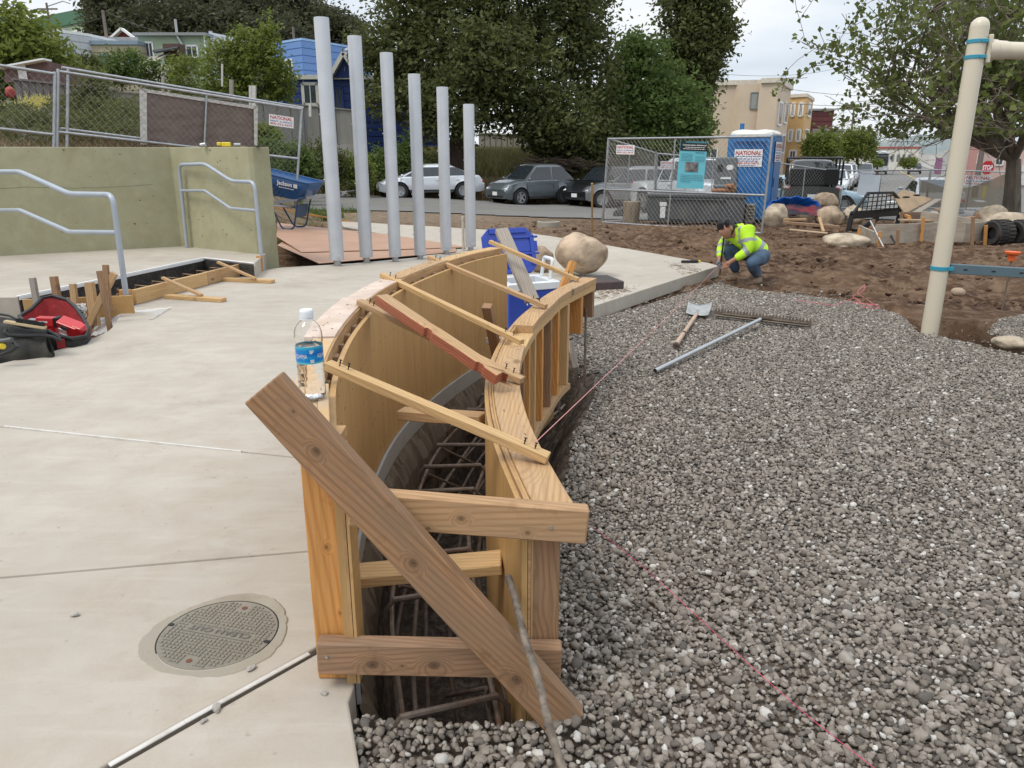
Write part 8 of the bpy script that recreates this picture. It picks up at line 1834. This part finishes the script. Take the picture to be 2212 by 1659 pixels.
# tan house, grey white house, red gable, green institution
y = 49.; A = V3(aty(197,95,y)); C2 = V3(aty(298,95,y)); t_h = house('house','tan lap sided house with blue trim left of the green one',[A,C2,C2 + Vector((0,8,0)),A + Vector((-1,8,0))],2.4,aty(250,97,y).z,mat('tan siding',(.40,.35,.25),.8),roof=mat('blue grey trim',(.20,.27,.33),.6),rz=.22,over=.15,boards=.42,m_sd=mat('tan siding',(.40,.35,.25),.8))
win(t_h,A,C2,outn(A,C2),.16,.36,aty(0,150,y).z,aty(0,118,y).z,mat('teal frame',(.16,.33,.36),.6)); win(t_h,A,C2,outn(A,C2),.76,.94,aty(0,145,y).z,aty(0,116,y).z,mat('teal frame',(.16,.33,.36),.6))
A2 = V3(aty(120,90,47)); C3 = V3(aty(196,90,49)); house('house','pale grey lap sided house behind the bright leathery tree',[A2,C3,C3 + Vector((1,8,0)),A2 + Vector((0,8,0))],2.2,aty(160,74,48).z,mat('pale siding',(.50,.53,.56),.8),roof=M_white,rz=.15,over=.1,boards=.38,m_sd=mat('pale siding',(.50,.53,.56),.8))
house('parapet','grey rooftop parapet between the pale and green houses',[V3(aty(197,88,56)),V3(aty(300,88,56)),V3(aty(300,88,58)),V3(aty(197,88,58))],3,aty(240,80,56).z,mat('parapet grey',(.30,.31,.34),.9,var=.2),cat='building')
yg = 62.; P0 = aty(240,84,yg); rg = thing('house','dark red gabled roof house peeping over the tan house','house',(P0.x + 1,yg,gnd(P0.x,yg))); a,c,pk_ = aty(246,85,yg),aty(290,84,yg),aty(267,67,yg)
b = B(); b.prism([(a.x,a.z - 3),(c.x,a.z - 3),(c.x,a.z),(pk_.x,pk_.z),(a.x,a.z)],5,Matrix.Translation((0,yg + 5,0)) @ RX(R(90))); b.build('wall',mat('dark red wall',(.17,.035,.035),.8),rg)
for q0_,q1_ in ((a + Vector((-.4,-.2,-.2)),pk_ + Vector((0,-.2,.12))),(c + Vector((.4,-.2,-.2)),pk_ + Vector((0,-.2,.12)))): b = B(); b.bar(q0_,q1_,.5,.14,up=(0,0,1)); b.build('barge_board',M_white,rg)
b = B(); q_ = aty(205,78,yg); b.add([a + Vector((-3.6,0,-.2)),a + Vector((.1,0,0)),pk_ + Vector((0,2,0)),pk_ + Vector((-3.2,2,-.1))],[(0,1,2,3)]); b.build('roof',mat('brown shingle roof',(.15,.085,.06),.9,var=.3,scl=9),rg)
yi = 120.; A = V3(aty(60,60,yi)); C4 = V3(aty(225,50,yi - 12)); zi = aty(140,56,yi - 6).z; ins = house('institution','long green and cream school like building high on the hill',[A,C4,C4 + Vector((-4,10,0)),A + Vector((0,10,0))],gnd(A.x,yi) - 3,zi,mat('pale institutional green',(.30,.38,.24),.8),cat='building',roof=mat('dark green fascia',(.07,.17,.10),.7),rz=1.6,over=.6)
oi_ = outn(A,C4); h_ = 2.6
for k in range(6):
    for fl in range(2): win(ins,A,C4,oi_,.14 + k*.145,.14 + k*.145 + .115,zi - 3.6 - fl*4.9,zi - .9 - fl*4.9,mull=4,fw_=.18)
for fl in range(2): b = B(); z = zi - 4.4 - fl*4.9; b.bar(Vector((A.x,A.y,z - .3)) + oi_*.1,Vector((C4.x,C4.y,z - .3)) + oi_*.1,.15,.5); b.build('floor_band',mat('dark green fascia',(.07,.17,.10)),ins)
# light blue house and dark blue house
m_lb = mat('light blue siding',(.145,.27,.56),.7,var=.04); m_db = mat('deep blue wall',(.012,.035,.16),.65,var=.08); y = 49.
K0,K1,K2 = V3(aty(575,90,51)),V3(aty(652,90,48.5)),V3(aty(770,104,52.5)); z1 = aty(652,87,48.5).z
lb_ = house('house','light blue lap sided house with an angled corner',[K0,K1,K2,K2 + Vector((0,5,0)),K0 + Vector((0,5,0))],1.8,z1,m_lb,roof=mat('light blue trim',(.30,.47,.75),.6),rz=.12,over=.08,boards=.40,m_sd=m_lb)
b = B(); b.bar(K1 + outn(K0,K1)*.06 + Vector((0,0,2)),K1 + outn(K0,K1)*.06 + Vector((0,0,z1)),.16,.10); b.build('corner_board',mat('light blue trim',(.30,.47,.75)),lb_); win(lb_,K0,K1,outn(K0,K1),.5,.72,aty(0,168,50).z,aty(0,132,50).z)
y = 44.; H0,H1,H2 = V3(aty(610,200,y)),V3(aty(786,200,y)),V3(aty(960,220,47)); zf_ = aty(700,172,y).z; zb_ = gnd(H1.x,y) - .3
db = house('house','deep blue house with a small white gable, barred windows and lap siding',[H0,H1,H2,H2 + Vector((-1,5,0)),H0 + Vector((0,5,0))],zb_,zf_,m_db,roof=mat('cream fascia',(.50,.50,.44),.7),rz=.22,over=.3,boards=.36,m_sd=m_db)
fu = lambda u: (u - 610)/(786 - 610); oh = outn(H0,H1); zh_ = lambda v: aty(0,v,y).z
win(db,H0,H1,oh,fu(655),fu(686),zh_(226),zh_(181),mat('cream frame',(.55,.54,.48)),bars=7,fw_=.16); win(db,H0,H1,oh,fu(722),fu(740),zh_(235),zh_(190),m_db,bars=6,fw_=.1,name='barred_door')
b = B(); ga,gb,gp = aty(715,168,y - .3),aty(778,168,y - .3),aty(745,122,y - .3); b.prism([(ga.x,ga.z),(gb.x,gb.z),(gp.x,gp.z)],3.5,Matrix.Translation((0,y + 3.2,0)) @ RX(R(90))); b.build('gable',m_db,db)
for q_ in (ga,gb): b = B(); b.bar(q_ + Vector(((q_.x - gp.x)*.12,-.2,-.15)),gp + Vector((0,-.2,.14)),.5,.2,up=(0,0,1)); b.build('barge_board',mat('cream frame',(.55,.54,.48)),db)
b = B(); b.lathe([(.05,0),(.06,.25),(.22,.3),(.2,.38),(.05,.45)],12,T(gp.x,gp.y + 1,gp.z + .1)); b.build('roof_vent',M_galv,db)
# fences of the yards
def pale_fence(lab,pts,y0_,y1_,h_,m_,grp=None,pw=.28,posts=True,name='board_fence'):
    a,c = pts; A = aty(*a,y0_); C = aty(*c,y1_); o = thing(name,lab,'fence',gz_((A.x + C.x)/2,(y0_ + y1_)/2),0,grp); L_ = (C - A).length; n = int(L_/pw); rr = random.Random(n)
    me = None
    for k in range(n):
        p = A.lerp(C,(k + .5)/n); z = p.z + rr.uniform(-.015,.015); 
        b = B(); d = (C - A); d.z = 0; b.bar(Vector((p.x,p.y,z - h_)),Vector((p.x,p.y,z)),pw*.94,.022 + .004*(k % 2),up=outn(A,C)); b.build('plank',m_,o)
    b = B(); b.bar(A + Vector((0,-.03,.03)),C + Vector((0,-.03,.03)),.10,.05); b.build('cap_rail',m_,o); k_ = Vector((0,.04,0)); z_ = Vector((0,0,h_)); b = B(); b.add([A + k_,C + k_,C + k_ - z_,A + k_ - z_],[(0,1,2,3)]); b.build('backing',m_,o); return o
m_gb = mat('painted grey boards',(.24,.23,.205),.85,var=.12,scl=4,stretch=(3,3,.5),dirt=(.16,.15,.13),dsc=2)
pale_fence('tall painted grey board fence below the deep blue house',((655,229),(765,239)),38,38,2.2,m_gb,pw=.62)
pale_fence('painted grey board fence running left behind the brown screen cloth',((250,200),(654,229)),30,36,2.4,m_gb,pw=.62)
pale_fence('weathered wooden fence behind the slope plants at the left',((28,173),(256,197)),22,23,1.1,mat('weathered pale',(.17,.15,.14),.9,var=.25),pw=.16)
pale_fence('pale board fence right of the big tree trunk',((1034,288),(1133,293)),47,47,1.45,mat('pale fence boards',(.42,.40,.36),.85,var=.08),pw=.30)
for k,(u,v0,v1,w_,yy,mm) in enumerate(((500,172,205,7,33,M_greyw),(541,185,228,5,33,M_whitep),(549,185,230,7,32.6,M_whitep),(670,224,240,5,36,M_whitep),(352,165,190,5,26,M_greyw),(366,190,215,5,26,M_greyw),(480,138,175,3,34,M_whitep))):
    a,c = aty(u,v0,yy),aty(u,v1 + 12,yy); s_ = w_*yy/F_PX; o = board('fence_post',c,a,s_,s_,mm,None,up=(0,-1,0)); tag(o,('weathered grey post above the brown screen cloth','thin white post left of a thicker one above the screen','thicker white post above the screen cloth','short white post in front of the barred window','grey post left of the reddish vine','short grey post below the reddish vine','thin white post inside the garden tree')[k],'post')
# retaining footing under the grey fence, garage doors on the right of the tree
house('footing_wall','low concrete footing under the grey board fence',[V3(aty(655,300,37.7)),V3(aty(770,310,37.7)),V3(aty(770,310,38.4)),V3(aty(655,300,38.4))],gnd(-10,38) - .5,aty(700,312,37.7).z,M_lot,cat='wall')
yy = 49.; A,C5 = V3(aty(1136,300,yy)),V3(aty(1240,300,yy)); gg = house('garage','low garage with dark panelled doors beyond the big tree',[A,C5,C5 + Vector((0,4,0)),A + Vector((0,4,0))],aty(0,334,yy).z,aty(0,288,yy).z,mat('garage wall',(.36,.34,.31),.8),cat='garage',roof=M_roofg,rz=.15)
for k in range(2): win(gg,A,C5,outn(A,C5),.06 + k*.5,.42 + k*.5,aty(0,332,yy).z,aty(0,296,yy).z,mat('brown door',(.06,.05,.05),.7),glass=mat('brown door',(.06,.05,.05)),mull=3,name='garage_door')
# shed at the left
yy = 26.; sh = thing('shed','small shed with a white sloping roof at the far left','shed',gz_(aty(60,180,yy).x,yy)); b = B(); P_ = [aty(10,145,yy),aty(98,132,yy),aty(98,178,yy),aty(10,178,yy)]; b.add(P_ + [p + Vector((0,3,0)) for p in P_],[(0,1,2,3),(0,4,5,1),(1,5,6,2),(3,7,4,0)]); b.build('wall',mat('shed red grey',(.16,.10,.095),.9,var=.3,stretch=(4,1,.6)),sh)
b = B(); b.bar(aty(0,148,yy - .1),aty(102,129,yy - .1),.5,.05); b.build('roof',M_white,sh); b = B(); a = aty(36,141,yy - .06); c = aty(60,172,yy - .06); b.add([a,Vector((c.x,a.y,a.z)),c,Vector((a.x,a.y,c.z))],[(0,1,2,3)]); b.build('white_panel',M_white,sh)
b = B(); a = aty(18,182,19); rock(b,aty(22,200,17.5),(.20,.18,.24),3,None,2,.1); tag(b.build('red_barrel',mat('faded red',(.35,.05,.04),.7)),'faded red bucket hanging by the left fence','bucket')
# right side buildings along the avenue
m_bg = mat('beige stucco',(.60,.485,.37),.85,var=.05,scl=2,dirt=(.40,.31,.23),dsc=1,damt=.3); m_ye = mat('yellow stucco',(.60,.40,.185),.85,var=.05); m_trimc = mat('cream trim',(.62,.56,.47),.8)
yb_ = 60.; a0 = V3(aty(1480,200,yb_ + 1)); a1 = V3(aty(1638,200,yb_ - .5)); a1b = V3(aty(1640,200,yb_ - 1.6)); a2 = V3(aty(1680,200,yb_ - 2.2)); a3 = V3(aty(1708,200,yb_ + 5.)); zt = aty(1620,184,yb_).z; z0 = gnd(22,60) - .2
bg_ = house('apartment_building','beige stucco apartment building with a stepped corner behind the blue toilet',[a0,a1,a1b,a2,a3,a3 + Vector((-3,5,0)),a0 + Vector((0,9,0))],z0,zt,m_bg,cat='building',roof=m_trimc,rz=.32,over=.22)
oo = outn(a0,a1); fu = lambda u: (u - 1480)/(1638 - 1480); zz = lambda v: aty(0,v,yb_).z
b = B(); ba,bb_ = V3(aty(1606,200,yb_ - 1.0)),V3(aty(1655,200,yb_ - 1.4)); q_ = [ba,bb_,bb_ + Vector((0,1.4,0)),ba + Vector((-.5,1.4,0))]; b.add([Vector((p.x,p.y,zz(296))) for p in q_] + [Vector((p.x,p.y,zt - .01)) for p in q_],[(0,1,5,4),(1,2,6,5),(3,0,4,7),(0,3,2,1)]); b.build('bay',m_bg,bg_)
win(bg_,ba,bb_,outn(ba,bb_),.35,.9,zz(237),zz(203),mat('grey frame',(.2,.2,.2)),mull=1,fw_=.08,glass=mat('grey blind',(.30,.32,.31),.4)); win(bg_,ba,bb_,outn(ba,bb_),.2,.75,zz(345),zz(318),M_white)
win(bg_,a0,a1,oo,fu(1532),fu(1560),zz(345),zz(322),M_white); 
for (u0,u1,v0,v1) in ((.15,.40,270,222),(.62,.85,262,218),(.15,.4,330,290),(.62,.85,330,290)): win(bg_,a2,a3,outn(a2,a3),u0,u1,aty(0,v0,yb_).z,aty(0,v1,yb_).z,M_white,fw_=.12)
c0,c1,c2 = V3(aty(1708,215,67)),V3(aty(1742,215,66)),V3(aty(1757,215,72)); zt = aty(1730,211,67).z
yl = house('apartment_building','yellow stucco apartment building with white framed windows next to the beige one',[c0,c1,c2,c2 + Vector((-2,6,0)),c0 + Vector((0,6,0))],z0 - .2,zt,m_ye,cat='building',roof=m_trimc,rz=.25,over=.15)
for (u0,u1,v0,v1) in ((.12,.34,250,222),(.62,.86,250,222),(.12,.34,305,280),(.62,.86,305,280),(.3,.7,345,325)): win(yl,c0,c1,outn(c0,c1),u0,u1,aty(0,v0,66).z,aty(0,v1,66).z,M_white,fw_=.14)
for (v0,v1) in ((250,222),(305,280)): win(yl,c1,c2,outn(c1,c2),.3,.7,aty(0,v0,68).z,aty(0,v1,68).z,M_white,fw_=.14)
house('house','dark maroon sided house beyond the yellow building',[V3(aty(1752,250,78)),V3(aty(1800,250,78)),V3(aty(1800,250,86)),V3(aty(1752,250,86))],-1.6,aty(0,239,78).z,mat('maroon siding',(.11,.03,.03),.8),roof=M_roofg,boards=.5,m_sd=mat('maroon siding',(.11,.03,.03)))
house('house','pale low house behind the left round street tree',[V3(aty(1755,300,74)),V3(aty(1820,300,74)),V3(aty(1820,300,80)),V3(aty(1755,300,80))],-1.8,aty(0,283,74).z,mat('pale grey stucco',(.45,.44,.41),.8),roof=M_roofg)
w0,w1 = V3(aty(1894,330,172)),V3(aty(1985,330,165)); ww = house('warehouse','long cream building with a red roof line far down the avenue',[w0,w1,w1 + Vector((2,16,0)),w0 + Vector((-4,16,0))],-3,aty(0,321,168).z,mat('cream render',(.62,.60,.54),.8),cat='building',roof=mat('red roof line',(.35,.10,.08),.8),rz=.4,over=.3)
for k in range(5): win(ww,w0,w1,outn(w0,w1),.25 + k*.13,.30 + k*.13,aty(0,348,168).z,aty(0,334,168).z,M_roofg,fw_=.2)
pink = (((2085,2118,300,332,74),mat('pale mint house',(.46,.48,.44),.8),'pale grey house at the start of the right row'),((2112,2150,318,332,66),mat('pink house',(.56,.28,.25),.8),'pink house right of the cream post'),((2148,2215,322,332,60),mat('cream pink house',(.58,.42,.38),.8),'cream pink house at the right edge'),((2040,2062,342,332,120),mat('mauve house',(.32,.12,.25),.8),'small mauve house far down the right side'),((2062,2086,330,332,100),mat('white far house',(.5,.5,.47),.8),'small white house beyond the pale grey one'))
for (u0,u1,v,_,yy),m_,lab in pink:
    a,c = V3(aty(u0,v,yy)),V3(aty(u1,v,yy - 4)); o = house('house',lab,[a,c,c + Vector((3,8,0)),a + Vector((3,8,0))],gnd(a.x,yy) - .3,aty(0,v,yy).z,m_,roof=m_trimc,rz=.25,over=.15,grp='houses on the right side of the avenue')
    if yy < 90:
        for t_ in (.15,.55): win(o,a,c,outn(a,c),t_,t_ + .25,aty(0,v + 34,yy).z,aty(0,v + 14,yy).z,M_white)
# far hills
n = 120; b = B(); xs_ = np.linspace(-200,700,n + 1)
for (yy,bz,am,sd_) in ((470,5.5,9,1),(560,8.,8,2)):
    h_ = [(-4 + bz + am*float(fbm(np.array(x/60.),np.array(sd_*3.),4,sd_))*1.6 + 7*math.exp(-((x - 250)/60) ** 2)) for x in xs_]
    vv = []
    for x,z in zip(xs_,h_): vv += [(x,yy - 60,-9),(x,yy - 20,-6 + (z + 6)*.7),(x,yy,z),(x,yy + 50,-4)]
    b.add(vv,[(4*i + j,4*i + 4 + j,4*i + 5 + j,4*i + 1 + j) for i in range(n) for j in range(3)])
tag(b.build('hills',mat('hill with painted haze',(.20,.235,.235),.95,var=.25,scl=.05,dirt=(.30,.27,.22),dsc=.03,damt=.7),smooth=True),'low wooded hills on the horizon, bluish haze painted into their colour',kind='structure')  # distance haze is put into the hill colour, there is no volume
b = B(); rr = random.Random(9)
for i in range(260): x = rr.uniform(150,330); yy = rr.uniform(230,400); s_ = rr.uniform(4,8); b.box((x + (yy - 230)*.2,yy,-4 + rr.uniform(1,2.5)),(s_,s_,rr.uniform(3,6)),RZ(rr.uniform(0,1)))
tag(b.build('distant_houses',mat('far houses',(.46,.44,.42),.9,island=.3),kind='stuff'),'pale far houses filling the valley below the hills')
# utility poles, wires, stop sign
M_pole = mat('wooden pole',(.16,.13,.11),.9,var=.2,stretch=(3,3,.3))
def upole(u,v0,v1,yy,lab,r_=.13,arm=True,base=None):
    a = aty(u,v0,yy); z0 = gnd(a.x,yy); o = thing('utility_pole',lab,'utility pole',(a.x,yy,z0),0,'wooden utility poles'); b = B(); b.tube([(a.x,yy,z0 - .2),(a.x + .0,yy,a.z)],[r_,r_*.7],8); b.build('pole',M_pole,o,smooth=True)
    if arm: b = B(); b.bar((a.x - .9,yy,a.z - .5),(a.x + .9,yy,a.z - .5),.1,.12); b.build('cross_arm',M_pole,o)
    return a
p1_ = upole(100,6,60,75,'pole with a lamp arm before the green institutional building'); p2_ = upole(222,22,75,52,'pole above the tan house',arm=False); p3_ = upole(633,58,90,60,'pole behind the light blue house',arm=False)
p4_ = upole(1846,225,340,88,'slim pole standing between the two round street trees'); p5_ = upole(2082,180,330,52,'dark pole right of the cream post',.16); upole(2144,190,330,43,'brown pole standing before the stop sign',.16,False); p6_ = upole(1822,250,340,120,'farther pole seen over the round trees')
b = B(); b.tube([p1_ + Vector((0,0,-.3)),p1_ + Vector((1.6,-.2,.1)),p1_ + Vector((2.2,-.2,-.1))],.05,6); b.lathe([(.28,0),(.28,.9)],10,T(p1_.x + 1.2,p1_.y,p1_.z - 3)); tag(b.build('street_lamp_arm',M_galv),'curved lamp arm and transformer fixed high on the hillside pole','lamp')
def wire(a,c,sag=.6,r_=.012): return [a.lerp(c,t_) - Vector((0,0,4*sag*t_*(1 - t_))) for t_ in np.linspace(0,1,12)]
wires = ((p2_,aty(440,86,50),.3),(p2_ + Vector((0,0,-.4)),aty(-100,80,60),.4),(p3_,aty(800,85,60),.4),(p3_,aty(440,86,56),.3),(aty(1540,158,60),aty(1822,144,90),.5),(aty(1540,205,62),aty(2210,205,60),.8),(aty(1640,180,60),aty(2100,196,55),.6),(aty(1556,226,60),aty(1846,230,88),.6),(aty(1600,250,75),p5_,.6),(aty(1890,300,120),p5_ + Vector((0,0,-.6)),.8),(aty(1846,252,88),aty(2212,262,70),.7),(aty(1846,270,88),aty(2212,285,70),.7))
wl_ = ('from the pole above the tan house to the green roof','left of the pole above the tan house','right from the pole behind the light blue house','left from the pole behind the light blue house','highest over the beige building','long, crossing behind the plane tree','from the beige roof to the dark pole','from the beige building to the slim pole','rising to the top of the dark pole','from above the round trees to the dark pole','upper of two beyond the avenue','lower of two beyond the avenue')
for (a,c,s_),lab in zip(wires,wl_): b = B(); b.tube(wire(a,c,s_),.014 if a.y < 70 else .02,4); tag(b.build('overhead_wire',M_black),'thin overhead wire ' + lab,'wire')
ps_ = aty(2133,362,44); o = thing('stop_sign','red stop sign on a post near the pink house','sign',gz_(ps_.x,44)); SM = T(*ps_) @ RX(R(90)) @ RZ(0); b = B(); b.prism([(.38*math.cos(R(22.5 + 45*k)),.38*math.sin(R(22.5 + 45*k))) for k in range(8)],.01,SM); b.build('plate',mat('stop red',(.45,.01,.015),.5),o); b = B(); put_text(b,'STOP',SM @ T(0,-.11,.014),.56,.24,.06); b.build('lettering',M_white,o); b = B(); b.tube([(ps_.x,44.03,gnd(ps_.x,44)),(ps_.x,44.03,ps_.z + .3)],.03,8); b.build('post',M_galv,o)
b = B(); a = aty(2128,405,42); 
for dx_ in (0,.5): b.tube([(a.x + dx_*3,42,gnd(a.x,42)),(a.x + dx_*3,42,gnd(a.x,42) + 1.1)],.09,10)
o = b.build('bollard',mat('bollard yellow',(.65,.50,.05),.6)); o['kind'] = 'structure'
